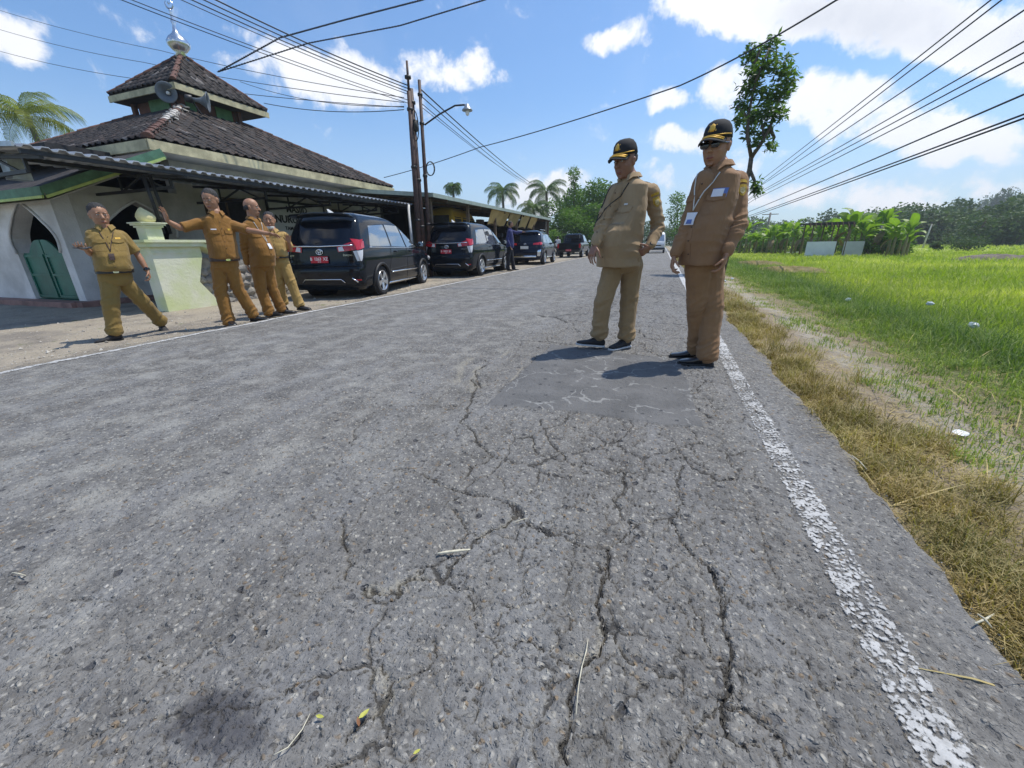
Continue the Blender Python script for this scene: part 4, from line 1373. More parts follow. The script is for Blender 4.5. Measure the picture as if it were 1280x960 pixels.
# ------------------------------------------------------------------ gate pillar with wing panel
pil = thing('gate_pillar', 'lime green gate pillar with flame finial beside the walking man', 'pillar', (-8.6, 4.95, -.1))
poly = [(4.76, -.1), (5.78, -.1), (5.45, .40), (5.62, .88), (5.62, 1.06), (4.76, 1.06)]
PW(MB().prism(poly, 0, -8.80, -8.5), 'body', M_LIMEGR, pil, bevel=.008)
mb = MB().prism([(4.70, 1.06), (5.64, 1.06), (5.95, .90), (6.2, .86), (6.2, .93), (5.95, .98), (5.66, 1.13), (4.70, 1.13)], 0, -8.86, -8.44)
mb.prism([(4.66, 1.133), (5.68, 1.133), (6.0, .983), (6.2, .933), (6.2, .97), (6.0, 1.03), (5.70, 1.18), (4.66, 1.18)], 0, -8.89, -8.41)
PW(mb, 'coping', M_LIMEGR, pil)
PW(MB().box((-8.65, 5.1, .955), (.32, .62, .02)), 'moulding', M_LIMEGR, pil)
mb = MB().box((-8.65, 4.93, 1.30), (.24, .26, .24)).box((-8.65, 4.93, 1.40), (.29, .31, .03)).box((-8.65, 4.93, 1.435), (.34, .37, .03)).box((-8.65, 4.93, 1.46), (.38, .42, .02))
PW(mb, 'pedestal', M_LIMEGR, pil)
mb = MB()
secs = []
for h, r, ox in ((1.47, .10, 0), (1.50, .135, 0), (1.56, .15, 0), (1.61, .13, -.005), (1.655, .085, -.02), (1.69, .045, -.035), (1.72, .006, -.04)):
    secs.append(((-8.65, 4.93 + ox, h), (r * .8, 0, 0), (0, r, 0)))
mb.loft(secs, 14)
PW(mb, 'flame_finial', M_LIMEYL, pil, True)

# fieldstone wall behind the men: every stone a piece
sw = thing('stone_wall', 'low broken fieldstone wall between the green pillar and the first car', 'wall', (-8.7, 6.6, -.1))
PW(MB().prism([(5.5, -.15), (10.6, -.15), (10.6, .5), (8.6, .52), (7.6, .60), (6.6, .78), (5.62, .86), (5.45, .4)], 0, -8.98, -8.72), 'core', M_MORTAR, sw)
stone_meshes = []
for s in range(5):
    m2 = MB().ell((0, 0, 0), (.07, .12, .09), nu=9, nv=6)
    rs = random.Random(s)
    m2.v = [tuple(c * (1 + rs.uniform(-.16, .16)) for c in v) for v in m2.v]
    me = m2.mesh('stone', [M_STONEG if s % 2 else M_MORTAR], False); stone_meshes.append(me)
y = 5.5; row = 0
zz = -.06
while zz < .72:
    y = 5.5 + (row % 2) * .1
    while y < 8.8:
        top = np.interp(y, [5.5, 6.6, 7.6, 8.6], [.84, .74, .58, .5])
        if zz < top - .02:
            s = random.uniform(.8, 1.15)
            link('stone', random.choice(stone_meshes), sw, None, (-8.73 + 8.7, y - 6.6 + random.uniform(-.02, .02), zz + .1 + random.uniform(-.02, .02)), (random.uniform(-.4, .4), 0, random.uniform(-.2, .2)), (s, s, s))
        y += .21
    zz += .16; row += 1
mb = MB()
for y in (6.02, 7.15): mb.lathe([(.035, -8.72), (.04, -8.65)], 10, (0, y, .32), 'X')
PW(mb, 'drain_hole', M_DARKIN, sw)

# ------------------------------------------------------------------ long shed beyond the poles
M_SHEDR = mat('shed_roof', (.16, .19, .17), .6, metal=.2, var=.4, scale=1.2)
shed = thing('shop_shed', 'long dark roadside shed with low metal roof behind the parked cars', 'shed', (-10.2, 20.5, 0))
PW(MB().hexa([(-7.45, 12.9, 2.60), (-7.45, 29.6, 2.60), (-14, 29.6, 3.25), (-14, 12.9, 3.25), (-7.45, 12.9, 2.64), (-7.45, 29.6, 2.64), (-14, 29.6, 3.29), (-14, 12.9, 3.29)]), 'roof', M_SHEDR, shed)
mb = MB().bar((-7.42, 12.85, 2.62), (-7.42, 29.65, 2.62), .035, .13).bar((-7.44, 12.86, 2.62), (-14, 12.86, 3.27), .035, .13)
PW(mb, 'gutter', mat('gutter_green', (.30, .36, .31), .5, var=.2), shed)
mb = MB().box((-13.9, 21, 1.5), (.15, 16.5, 3.4)).box((-11, 29.5, 1.3), (6, .15, 2.8)).box((-10.9, 19.5, 1.2), (.15, 6, 2.4))
PW(mb, 'back_wall', mat('shed_boards', (.05, .045, .04), .9, var=.4, scale=2), shed)
for y in (13.2, 16.2, 19.2, 22.4, 25.6, 29.2): PW(MB().box((-7.75, y, 1.27), (.11, .11, 2.6)), 'post', M_WOOD, shed)
for y in (14, 17, 20, 23, 26, 29): PW(MB().bar((-7.5, y, 2.52), (-13.8, y, 3.16), .06, .1), 'rafter', M_WOOD, shed)
mb = MB()
mb.box((-8.2, 26.5, .45), (.6, 4.5, .9)).box((-8.2, 26.5, .93), (.8, 4.7, .05))
PW(mb, 'counter', M_WOOD, shed)
mb = MB()
for i in range(26):
    mb.box((-9 - random.random() * 1.5, random.uniform(17.5, 28), random.uniform(.5, 2.2)), (.3, random.uniform(.1, .4), random.uniform(.1, .35)))
PW(mb, 'shelf_goods', mat('shelf_goods', (.22, .2, .2), .7, col2=(.05, .06, .1), scale=2.5), shed)['kind'] = 'stuff'
M_TARP = mat('yellow_tarp', (.62, .46, .20), .75, col2=(.40, .28, .10), scale=1.1, bump=.4, bscale=5, trans=.25)
for i, (ya, yb) in enumerate(((18.3, 20.7), (20.75, 22.6), (22.65, 24.4), (24.45, 26.0))):
    t = thing('tarpaulin', ['large ochre tarpaulin nearest the camera hung from the shed eave', 'second pale tarpaulin from the near end of the shed awning', 'third tarpaulin of the shed awning, left of the last one', 'far yellow tarpaulin at the end of the shed awning'][i], 'tarpaulin', (-7.5, (ya + yb) / 2, 1.9), 0, 'yellow tarpaulins hung along the shed eave')
    nx, nz = 14, 7
    X_, Z_ = np.meshgrid(np.linspace(0, 1, nx), np.linspace(0, 1, nz))
    V = []
    for a, b in zip(X_.ravel(), Z_.ravel()):
        V.append((-7.52 - .34 * b + .05 * math.sin(a * 9 + i), ya + (yb - ya) * a + .22 * b * (1 - a), 2.56 - .62 * b + .04 * math.sin(a * 7 + i * 2) * b))
    F = [tuple(f) for f in grid_faces(nx, nz)]
    V2 = V + [(v[0] - .01, v[1], v[2]) for v in V]
    k = len(V)
    F2 = F + [tuple(x + k for x in f[::-1]) for f in F]
    off = Vector(t.location)
    m2 = MB().add([Vector(v) - off for v in V2], F2).build('sheet', M_TARP, t, True)
    MB().tube([Vector((-7.87, ya + .2, 1.93)) - off, Vector((-7.87, yb, 1.93)) - off], .018, 6).build('hem_pole', M_WOOD, t)

# small house behind, its roof seen left of the mosque
hs = thing('village_house', 'house with reddish tile roof at the far left behind the mosque', 'house', (-30, 15, -.1))
mb = MB().box((-30, 15, 2), (7.6, 6.4, 4)); PW(mb, 'wall', M_WALL_DIM, hs)
mb = MB().prism([(11.2, 3.9), (18.8, 3.9), (15, 6.3)], 0, -34.5, -25.6)
hr = PW(mb, 'roof', M_TILER, hs)
ridge(hr, (-34.5, 15, 6.3), (-25.6, 15, 6.3), .1)

# ------------------------------------------------------------------ utility poles, lamp, wires
GP = 'steel poles standing together by the first car'
def pole(px, py, Y, top_px, r, label, base=-.1, thin=None, g=GP):
    b = aty(px, py, Y); t3 = aty(top_px[0], top_px[1], Y)
    H_ = t3[2]
    t = thing('utility_pole', label, 'pole', (t3[0], Y, base), 0, g)
    x0_ = t3[0] * .35 + b[0] * .65
    L = H_ - base
    t.location.x = x0_
    dx = t3[0] - x0_
    if thin: MB().tube([(0, 0, 0), (dx * .5, 0, L * .5), (dx * thin, 0, L * thin)], [r, r * .9, r * .75], 12).tube([(dx * thin, 0, L * thin), (dx, 0, L)], [r * .45, r * .4], 10).build('shaft', M_RUST, t, True)
    else: MB().tube([(0, 0, 0), (dx * .5, 0, L * .5), (dx, 0, L)], [r, r * .9, r * .7], 12).build('shaft', M_RUST, t, True)
    m2 = MB()
    for f in (.3, .55, .8, .93): m2.tube([(dx * f, 0, L * f), (dx * f, 0, L * f + .07)], r * 1.12, 12)
    m2.build('collar', M_BLACKST, t, True)
    return t, Vector((x0_ + dx, Y, H_)), dx, L
pa, PA, _, _ = pole(524, 350, 12.3, (508.5, 76), .085, 'tallest rusty steel pole, thin at the top, left of the street lamp', thin=.88)
pb, PB, _, _ = pole(531, 350, 12.5, (513.5, 111), .10, 'thick rusty pole between the tallest pole and the lamp pole')
pc, PC, dxc, LC = pole(537, 350, 12.7, (524, 100), .07, 'dark lamp pole on the right of the pole cluster with a curved arm')
a0 = aty(531, 156, 12.7); a1 = aty(549, 143, 12.6); a2 = aty(568.7, 132, 12.5); a3 = aty(580.7, 131, 12.4)
off = Vector(pc.location)
MB().tube([Vector(a0) - off, Vector(a1) - off, Vector(a2) - off, Vector(a3) - off], .025, 8).build('lamp_arm', M_BLACKST, pc, True)
hd = Vector(aty(584, 136, 12.4)) - off
l_ = MB().lathe([(.04, .12), (.07, .10), (.09, .03), (.15, -.02), (.155, -.05), (.08, -.06)], 14, tuple(hd)).build('lamp_head', M_STEELG, pc, True)
MB().ell(hd + Vector((0, 0, -.1)), (.06, .06, .08)).build('bulb', mat('lamp_glass', (.8, .8, .78), .2), pc, True)
cr = Vector(aty(537.5, 211, 12.6)) - off
ringp = [cr + Vector((.15 * math.cos(t), 0, .2 * math.sin(t))) for t in np.linspace(0, 2 * math.pi, 20)]
MB().tube(ringp, .012, 6).tube([p + Vector((.01, .03, .01)) for p in ringp], .012, 6).build('cable_coil', M_BLACK, pc, True)
cr = Vector(aty(521, 158, 12.5)) - Vector(pb.location)
MB().tube([cr + Vector((.13 * math.cos(t), -.12, .42 * math.sin(t))) for t in np.linspace(0, 2 * math.pi, 22)], .016, 6).box(cr + Vector((0, -.1, 0)), (.12, .12, .3)).build('cable_coil', M_BLACK, pb, True)

M_WIRE = mat('black_cable', (.02, .022, .028), .6)
def wire(pts, r, label, group, sag=.0, twist=False):
    """cable hanging through world points"""
    P = []
    pts = [Vector(p) for p in pts]
    for a, b in zip(pts[:-1], pts[1:]):
        for i in range(14):
            t = i / 14
            p = a.lerp(b, t); p.z -= sag * 4 * t * (1 - t)
            P.append(p)
    P.append(pts[-1])
    t = MB()
    off = P[0].copy()
    if twist:
        Q = []
        for i in range(len(P) - 1):
            for k in range(8):
                Q.append(P[i].lerp(P[i + 1], k / 8))
        for ph in (0, math.pi):
            t.tube([q - off + Vector((0, math.cos(j * .9 + ph), math.sin(j * .9 + ph))) * r * .8 for j, q in enumerate(Q)], r * .75, 5)
    else:
        t.tube([p - off for p in P], r, 5)
    o = t.build('overhead_wire', M_WIRE, None, True, off)
    return tag(o, label, 'wire', group)


def up(px, py, z): return gnd(px, py, z)
GL = 'bundle of cables running from the steel poles to the upper left'
for i, (px, z, dz, r) in enumerate(((270, 6.2, -.62, .016), (255, 6.2, -.70, .013), (240, 6.3, -.78, .013), (227, 6.3, -.85, .009), (165, 6.0, -1.0, .009), (152, 6.0, -1.08, .009))):
    q = Vector(up(px, 0, z)); s = PA + Vector((0, 0, dz))
    wire([s, q, q + (q - s) * 1.6], r, '%s cable of the bundle from the steel poles to the upper left' % ('rightmost', 'second from the right', 'third from the right', 'fourth from the right', 'second from the left', 'leftmost')[i], GL, .06)
GR_ = 'cables running on from the steel poles along the road'
for i, (dz, ex, ey) in enumerate(((-.62, 671, 233), (-.8, 668, 234), (-1.0, 664, 233), (-1.1, 655, 225))):
    q = Vector(aty(ex, ey, 46)); s = PC + Vector((0, 0, dz + .4))
    wire([s, q, q + (q - s) * .4], (.022, .016, .012, .010)[i], '%s cable running from the lamp pole down the road' % ('thick topmost', 'second highest', 'third highest', 'thin lowest')[i], GR_, .25)
s = Vector(aty(272, 90, 9.0))
wire([s, up(350, 47, 6.1), up(430, 25, 6.3), up(527, 0, 6.6), up(640, -40, 6.9), up(900, -140, 7.4)], .014, 'upper twisted cable crossing over the road from the mosque tower', 'twisted cables over the road', .0, True)
wire([s, up(385, 54, 6.0), up(500, 32, 6.2), up(605, 0, 6.4), up(720, -50, 6.8), up(1000, -150, 7.4)], .012, 'lower twisted cable crossing over the road from the mosque tower', 'twisted cables over the road', .0, True)
GF = 'thin wires from the poles past the mosque tower'
for i, (q, w_, s_) in enumerate((((0, 64), (180, 100), (505, 134)), ((0, 37), (180, 78), (505, 128)), ((0, 13), (200, 63), (505, 122)))):
    wire([aty(s_[0], s_[1], 12.3), aty(w_[0], w_[1], 12.6 + i), aty(q[0], q[1], 13.5 + i)], .010, '%s thin wire from the poles passing the tower to the left edge' % ('lowest', 'middle', 'highest')[i], GF, .10)
wire([aty(505, 137, 12.3), aty(330, 129, 13.2)], .012, 'thin wire from the pole cluster to the right eave of the tower', None, .15)
wire([aty(300, 102, 15), aty(505, 133, 12.3)], .010, 'slack wire meeting the pole cluster below the main bundle', None, .25)
wire([aty(480, 222, 18), aty(600, 184, 17), aty(850, 107, 12), aty(1046, 0, 9.5), aty(1250, -130, 7.5)], .016, 'single long cable crossing the sky above the two nearest men', None, .06)
GX = 'power lines along the right side of the road'
R_LINES = [((1228, 0), (953, 224), 4.6), ((1241, 0), (956, 227), 4.6), ((1280, 3), (948, 234), 4.6), ((1280, 42), (944, 243), 4.8), ((1280, 56), (944, 245), 4.8), ((1280, 68), (942, 250), 4.8), ((1280, 108), (938, 264), 4.8), ((1280, 133), (930, 272), 5.0), ((1280, 138), (930, 274), 5.0)]
lab = ['topmost', 'second from the top', 'third from the top', 'fourth from the top', 'middle', 'sixth from the top', 'third from the bottom', 'second lowest', 'lowest']
for i, (a, b, X_) in enumerate(R_LINES):
    A_ = Vector(atx(a[0], a[1], X_)); B_ = Vector(atx(b[0], b[1], X_ + .7))
    A2 = A_ + (A_ - B_).normalized() * 30
    C_ = B_ + (B_ - A_).normalized() * 20
    wire([A2, B_, C_], .013 if i < 6 else .016, lab[i] + ' of the power lines slanting over the rice field', GX, .12)

# ------------------------------------------------------------------ vehicles
M_BPAINT = mat('black_car_paint', (.006, .009, .014), .10, coat=.45, spec=.1)
M_NPAINT = mat('dark_blue_black_paint', (.008, .012, .028), .10, coat=.45, spec=.1)
M_WPAINT = mat('white_car_paint', (.70, .71, .72), .25, coat=.6)
M_YPAINT = mat('yellow_bus_paint', (.70, .50, .09), .35, coat=.3, var=.1, scale=2)
M_GLASS = mat('car_glass', (.30, .34, .37), .03, metal=.75, coat=.5)
M_RGLASS = mat('tinted_rear_glass', (.004, .006, .012), .08, spec=.45)
M_CHROME = mat('chrome', (.75, .76, .78), .12, metal=1.0)
M_TYRE = mat('tyre_rubber', (.018, .018, .019), .85, bump=.3, bscale=80)
M_RIM = mat('alloy_rim', (.62, .63, .65), .28, metal=.85)
M_LAMPR = mat('red_lamp', (.45, .012, .02), .12, coat=.8)
M_LAMPW = mat('clear_lamp', (.62, .62, .64), .1, coat=.8)
M_PLATER = mat('red_number_plate', (.50, .012, .03), .45)
M_PLATEK = mat('dark_number_plate', (.10, .10, .11), .45)
M_PLATEW = mat('plate_white_print', (.80, .80, .80), .5)
M_TRIM = mat('black_plastic_trim', (.012, .012, .013), .6)
M_SEAM = mat('panel_gap', (.002, .002, .002), .9)


class Body:
    """vehicle shell as plan outlines stacked by height; x across, +y forward, rear at y=0"""

    def __init__(self, rear, front, width, zs, corner_r=.16, corner_f=.35):
        self.rear, self.front, self.width = rear, front, width
        self.zs = zs; self.cr = corner_r; self.cf = corner_f

    def yr(self, z): return float(np.interp(z, *zip(*self.rear)))
    def yf(self, z): return float(np.interp(z, *zip(*self.front)))
    def hw(self, z): return float(np.interp(z, *zip(*self.width)))

    def taper(self, y, z):
        a, b = self.yr(0.8), self.yf(.6)
        t = (y - a) / (b - a)
        return 1 - .05 * max(0, (.25 - t) / .25) ** 2 - .10 * max(0, (t - .72) / .28) ** 2

    def X(self, y, z):
        """half width at a place"""
        w = self.hw(z) * self.taper(y, z)
        yr, yf = self.yr(z), self.yf(z)
        r = self.cr; f = self.cf
        if y < yr + r:
            k = min(1, max(0, (yr + r - y) / r)); w -= r * .8 * (1 - math.sqrt(max(0, 1 - k * k)))
        if y > yf - f:
            k = min(1, max(0, (y - yf + f) / f)); w -= f * .95 * (1 - math.sqrt(max(0, 1 - k * k)))
        return w

    def YR(self, x, z):
        """rear surface, slightly bowed"""
        w = self.hw(z) * .95
        return self.yr(z) + .045 * (x / w) ** 2 + (max(0, abs(x) - (w - self.cr)) / self.cr) ** 2 * self.cr * .45

    def shell(self, wheels, rad, ns=46):
        rings = []
        for z in self.zs:
            yr, yf = self.yr(z), self.yf(z)
            ring = []
            xs = np.linspace(-1, 1, 15)
            wr = self.X(yr + self.cr * .25, z)
            rear = [(x * wr, self.YR(x * wr, z)) for x in xs]
            y1 = rear[-1][1]
            side = [(self.X(y, z), y) for y in (y1 + (yf - self.cf * .06 - y1) * (i / ns) for i in range(1, ns))]
            wf = side[-1][0]
            fr = [(x * wf, yf + .0 - .10 * (x) ** 2 * min(1, (yf - yr) / 3)) for x in np.linspace(1, -1, 13)]
            left = [(-x, y) for x, y in side[::-1]]
            ring = rear + side + fr + left
            rings.append([(x, y, z) for x, y in ring])
        n = len(rings[0])
        V = [p for r in rings for p in r]
        F = []
        for i in range(len(rings) - 1):
            for k in range(n):
                q = (i * n + k, i * n + (k + 1) % n, (i + 1) * n + (k + 1) % n, (i + 1) * n + k)
                c = sum((Vector(V[j]) for j in q), Vector()) / 4
                if any(math.hypot(c.y - wy, c.z - wz) < rad and abs(c.x) > .5 for wy, wz in wheels): continue
                F.append(q)
        F.append(tuple((len(rings) - 1) * n + k for k in range(n)))
        F.append(tuple(range(n - 1, -1, -1)))
        return V, F

    def patch_side(self, mb, s, bot, top, nu=10, nv=5, off=.005, both=False):
        """panel on the side (s=+1 right) between two polylines of (y, z)"""
        V = []
        for j in range(nv + 1):
            for i in range(nu + 1):
                u, v = i / nu, j / nv
                def P(poly):
                    t = u * (len(poly) - 1); k = min(int(t), len(poly) - 2); f = t - k
                    return (poly[k][0] * (1 - f) + poly[k + 1][0] * f, poly[k][1] * (1 - f) + poly[k + 1][1] * f)
                a, b = P(bot), P(top)
                y, z = a[0] * (1 - v) + b[0] * v, a[1] * (1 - v) + b[1] * v
                V.append((s * (self.X(y, z) + off), y, z))
        F = [tuple(f) if s > 0 else tuple(f[::-1]) for f in grid_faces(nu + 1, nv + 1)]
        mb.add(V, F)

    def patch_rear(self, mb, bot, top, nu=10, nv=5, off=.006):
        V = []
        for j in range(nv + 1):
            for i in range(nu + 1):
                u, v = i / nu, j / nv
                def P(poly):
                    t = u * (len(poly) - 1); k = min(int(t), len(poly) - 2); f = t - k
                    return (poly[k][0] * (1 - f) + poly[k + 1][0] * f, poly[k][1] * (1 - f) + poly[k + 1][1] * f)
                a, b = P(bot), P(top)
                x, z = a[0] * (1 - v) + b[0] * v, a[1] * (1 - v) + b[1] * v
                V.append((x, self.YR(x, z) - off, z))
        mb.add(V, [tuple(f) for f in grid_faces(nu + 1, nv + 1)])

    def patch_front(self, mb, bot, top, nu=10, nv=5, off=.006):
        V = []
        for j in range(nv + 1):
            for i in range(nu + 1):
                u, v = i / nu, j / nv
                a = (bot[0][0] + (bot[1][0] - bot[0][0]) * u, bot[0][1]); b = (top[0][0] + (top[1][0] - top[0][0]) * u, top[0][1])
                x, z = a[0] * (1 - v) + b[0] * v, a[1] * (1 - v) + b[1] * v
                w = self.hw(z)
                V.append((x, self.yf(z) - .10 * (x / w) ** 2 + off, z))
        mb.add(V, [tuple(f[::-1]) for f in grid_faces(nu + 1, nv + 1)])


def wheel(parent, loc, r, w, side, spokes=10, rimr=.66):
    wh = MB().lathe([(r * .55, -w / 2), (r * .9, -w / 2), (r * .985, -w * .38), (r, -w * .2), (r, w * .2), (r * .985, w * .38), (r * .9, w / 2), (r * .70, w / 2), (r * rimr, w * .3)], 34, (0, 0, 0), 'X').build('wheel', M_TYRE, parent, True, loc)
    if side < 0: wh.rotation_euler = (0, 0, math.pi)
    m = MB().lathe([(r * rimr, w * .28), (r * (rimr + .03), w * .5), (r * (rimr + .015), w * .53), (r * (rimr - .05), w * .46), (r * (rimr - .08), w * .2)], 34, (0, 0, 0), 'X')
    for k in range(spokes):
        a = 2 * math.pi * k / spokes
        a2 = a + (.16 if k % 2 else -.16) * 1.2
        p0 = (w * .40, math.cos(a) * r * .08, math.sin(a) * r * .08); p1 = (w * .47, math.cos(a2) * r * rimr, math.sin(a2) * r * rimr)
        m.bar(p0, p1, .03, .045)
    m.lathe([(.012, w * .3), (r * .16, w * .38), (r * .15, w * .5), (r * .05, w * .53)], 16, (0, 0, 0), 'X')
    m.build('rim', M_RIM, wh, False, auto=35)
    MB().lathe([(.01, w * .12), (r * .6, w * .12), (r * .6, w * .16), (.01, w * .16)], 24, (0, 0, 0), 'X').build('brake_disc', M_TRIM, wh, True)
    return wh


def plate(body, parent, x, z, w, h, txt, m, size):
    y = body.YR(x, z) - .03
    p = MB().box((x, y, z), (w, .012, h)).build('number_plate', m, parent, bevel=.002)
    lettering(txt, size, M_PLATEW, p, (x, y - .008, z + h * .08), (math.pi / 2, 0, 0), world=False, bold=.0015, sx=.92)
    lettering('04 25', size * .38, M_PLATEW, p, (x, y - .008, z - h * .34), (math.pi / 2, 0, 0), world=False)
    return p


def emblem(parent, x, y, z, r, rot=(0, 0, 0)):
    """badge of three crossing ovals"""
    def oval(cx, cz, a, b, t):
        return [(cx + a * math.cos(u), 0, cz + b * math.sin(u)) for u in np.linspace(0, 2 * math.pi, 20)], t
    m = MB()
    for (cx, cz, a, b) in ((0, 0, r, r * .68), (0, 0, r * .33, r * .64), (0, r * .28, r * .66, r * .34)):
        m.tube(oval(cx, cz, a, b, 0)[0], r * .11, 6, False)
    return m.build('emblem', M_CHROME, parent, True, (x, y, z), rot)


def mpv(name, label, loc, rz, txt, group=None):
    t = thing(name, label, 'car', loc, rz, group)
    b = Body(rear=[(.2, .10), (.30, .04), (.62, 0), (.70, .03), (.74, .06), (1.06, .07), (1.16, .10), (1.55, .30), (1.72, .44), (1.80, .62)],
             front=[(.2, 4.55), (.35, 4.66), (.62, 4.68), (.80, 4.62), (.92, 4.40), (1.0, 3.95), (1.05, 3.62), (1.30, 3.22), (1.55, 2.80), (1.70, 2.45), (1.80, 1.95)],
             width=[(.2, .80), (.3, .88), (.55, .915), (.85, .925), (1.02, .905), (1.08, .885), (1.4, .80), (1.62, .725), (1.72, .66), (1.77, .58), (1.80, .45)],
             zs=[.20, .25, .30, .38, .46, .54, .62, .67, .72, .78, .85, .90, .95, 1.0, 1.04, 1.08, 1.15, 1.24, 1.33, 1.42, 1.5, 1.57, 1.63, 1.68, 1.72, 1.75, 1.775, 1.79])
    wy = (.98, 3.73); wr = .335
    V, F = b.shell([(y, wr) for y in wy], wr + .055)
    body = MB().add(V, F).build('body', M_BPAINT, t, auto=38)
    mb = MB()
    for y in wy:
        for s in (-1, 1):
            # arch lip, sitting proud of the cut-out
            pts = []
            for a in np.linspace(-.22, math.pi + .22, 22):
                yy, zz = y + (wr + .045) * math.cos(a), wr + (wr + .045) * math.sin(a)
                if zz > .2: pts.append((s * (b.X(yy, zz) + .004), yy, zz))
            MB().tube(pts, .034, 8).build('wheel_arch', M_TRIM, t, True)
    for y in wy:
        for s in (-1, 1): MB().lathe([(wr + .05, .45 * s), (wr + .06, .86 * s)], 24, (0, y, wr + .01), 'X').build('wheel_well', M_SEAM, t)
    for y in wy:
        for s in (-1, 1): wheel(t, (s * .80, y, wr), wr, .215, s)
    # glass
    for s in (1, -1):
        mb = MB(); b.patch_side(mb, s, [(.60, 1.10), (1.62, 1.09)], [(.84, 1.53), (1.62, 1.58)]); mb.build('window', M_GLASS, t, True)
        mb = MB(); b.patch_side(mb, s, [(1.70, 1.09), (2.55, 1.07)], [(1.70, 1.585), (2.42, 1.585)]); mb.build('window', M_GLASS, t, True)
        mb = MB(); b.patch_side(mb, s, [(2.63, 1.065), (3.52, 1.055)], [(2.50, 1.58), (2.78, 1.53)]); mb.build('window', M_GLASS, t, True)
        mb = MB()
        for poly in ([(.56, 1.075), (3.56, 1.035)],):
            mb.tube([(s * (b.X(y, z) + .006), y, z) for y, z in [(poly[0][0] + (poly[1][0] - poly[0][0]) * k / 12, poly[0][1] + (poly[1][1] - poly[0][1]) * k / 12) for k in range(13)]], .012, 6)
        mb.build('chrome_strip', M_CHROME, t, True)
        # door seams and handles
        mb = MB()
        for ys in ([(1.34, .42), (1.50, .75), (1.58, 1.06), (1.64, 1.6)], [(2.50, .32), (2.55, .8), (2.58, 1.06), (2.46, 1.6)], [(3.45, .32), (3.56, .8), (3.56, 1.03)]):
            P = []
            for (y0_, z0_), (y1_, z1_) in zip(ys[:-1], ys[1:]):
                for k in range(6): P.append((y0_ + (y1_ - y0_) * k / 6, z0_ + (z1_ - z0_) * k / 6))
            P.append(ys[-1])
            mb.tube([(s * (b.X(y, z) + .0005), y, z) for y, z in P], .005, 5)
        mb.build('door_seam', M_SEAM, t)
        for y in (1.78, 2.74):
            MB().tube([(s * (b.X(y + k * .03, .97) + (.035 if 0 < k < 6 else .005)), y + k * .03, .97) for k in range(7)], .013, 6).build('door_handle', M_BPAINT, t, True)
        MB().tube([(s * (b.X(y, .50) + .012), y, .50) for y in np.linspace(1.5, 3.28, 12)], .02, 8).build('side_moulding', M_CHROME, t, True)
        MB().tube([(s * (b.X(y, .24) + .012), y, .245) for y in np.linspace(1.42, 3.3, 12)], .022, 8).build('sill_strip', M_CHROME, t, True)
        mm = MB().loft([((s * .90, 3.36, 1.10), (0, .03, 0), (0, 0, .03)), ((s * .98, 3.38, 1.13), (0, .06, 0), (0, 0, .07)), ((s * 1.08, 3.40, 1.14), (0, .06, 0), (0, 0, .075)), ((s * 1.11, 3.40, 1.14), (0, .03, 0), (0, 0, .04))], 12).build('wing_mirror', M_BPAINT, t, True)
        MB().box((s * 1.03, 3.335, 1.14), (.13, .006, .11)).build('mirror_glass', M_GLASS, mm)
        # tail lamp wrapping round the corner
        mb = MB(); b.patch_rear(mb, [(s * .86, 1.03), (s * .42, .985)] if s < 0 else [(.42, .985), (.86, 1.03)], [(s * .87, 1.24), (s * .40, 1.09)] if s < 0 else [(.40, 1.09), (.87, 1.24)], off=.016)
        b.patch_side(mb, s, [(.10, 1.02), (.34, 1.07)], [(.13, 1.25), (.40, 1.20)], 6, 4, off=.012)
        tl = mb.build('tail_lamp', M_LAMPR, t, True)
        mb = MB(); b.patch_rear(mb, [(s * .44, 1.00), (s * .56, 1.01)][::s], [(s * .43, 1.08), (s * .52, 1.10)][::s], off=.024)
        mb.build('reversing_lens', M_LAMPW, tl, True)
        mb = MB(); b.patch_rear(mb, [(s * .80, .80), (s * .84, .80)][::s], [(s * .74, 1.0), (s * .87, 1.02)][::s], off=.014)
        b.patch_side(mb, s, [(.12, .80), (.15, .80)], [(.10, 1.0), (.26, 1.03)], 4, 4, off=.010)
        mb.build('lower_lamp', M_LAMPW, t, True)
        mb = MB(); b.patch_rear(mb, [(s * .70, .40), (s * .84, .40)][::s], [(s * .70, .43), (s * .84, .43)][::s], off=.02); mb.build('reflector', M_LAMPR, t)
        MB().tube([(s * .78, b.YR(.78, .42) - .03, .37), (s * .68, b.YR(.6, .42) - .035, .46)], .017, 6).build('bumper_accent', M_CHROME, t, True)
        mb = MB().loft([((s * .62, 4.60, .70), (.14, -.03, 0), (0, 0, .07)), ((s * .74, 4.50, .74), (.16, -.08, 0), (0, 0, .08))], 12); mb.build('headlamp', M_LAMPW, t, True)
    mb = MB(); b.patch_rear(mb, [(-.74, 1.13), (.74, 1.13)], [(-.64, 1.57), (.64, 1.57)], 14, 6); mb.build('rear_window', M_RGLASS, t, True)
    mb = MB(); b.patch_front(mb, [(-.72, 1.08), (.72, 1.08)], [(-.60, 1.6), (.60, 1.6)], 10, 6); mb.build('windscreen', M_GLASS, t, True)
    # spoiler, chrome garnish, bumper line, aerial fin, letters
    MB().loft([((-.66, .34, 1.70), (0, .10, -.02), (0, .0, .03)), ((-.6, .26, 1.715), (0, .14, -.02), (0, 0, .03)), ((0, .20, 1.735), (0, .16, -.02), (0, 0, .03)), ((.6, .26, 1.715), (0, .14, -.02), (0, 0, .03)), ((.66, .34, 1.70), (0, .10, -.02), (0, 0, .03))], 10).build('spoiler', M_BPAINT, t, True)
    MB().tube([(x, b.YR(x, 1.11) - .018, 1.105 + .02 * abs(x)) for x in np.linspace(-.74, .74, 15)], .016, 6).build('tailgate_garnish', M_CHROME, t, True)
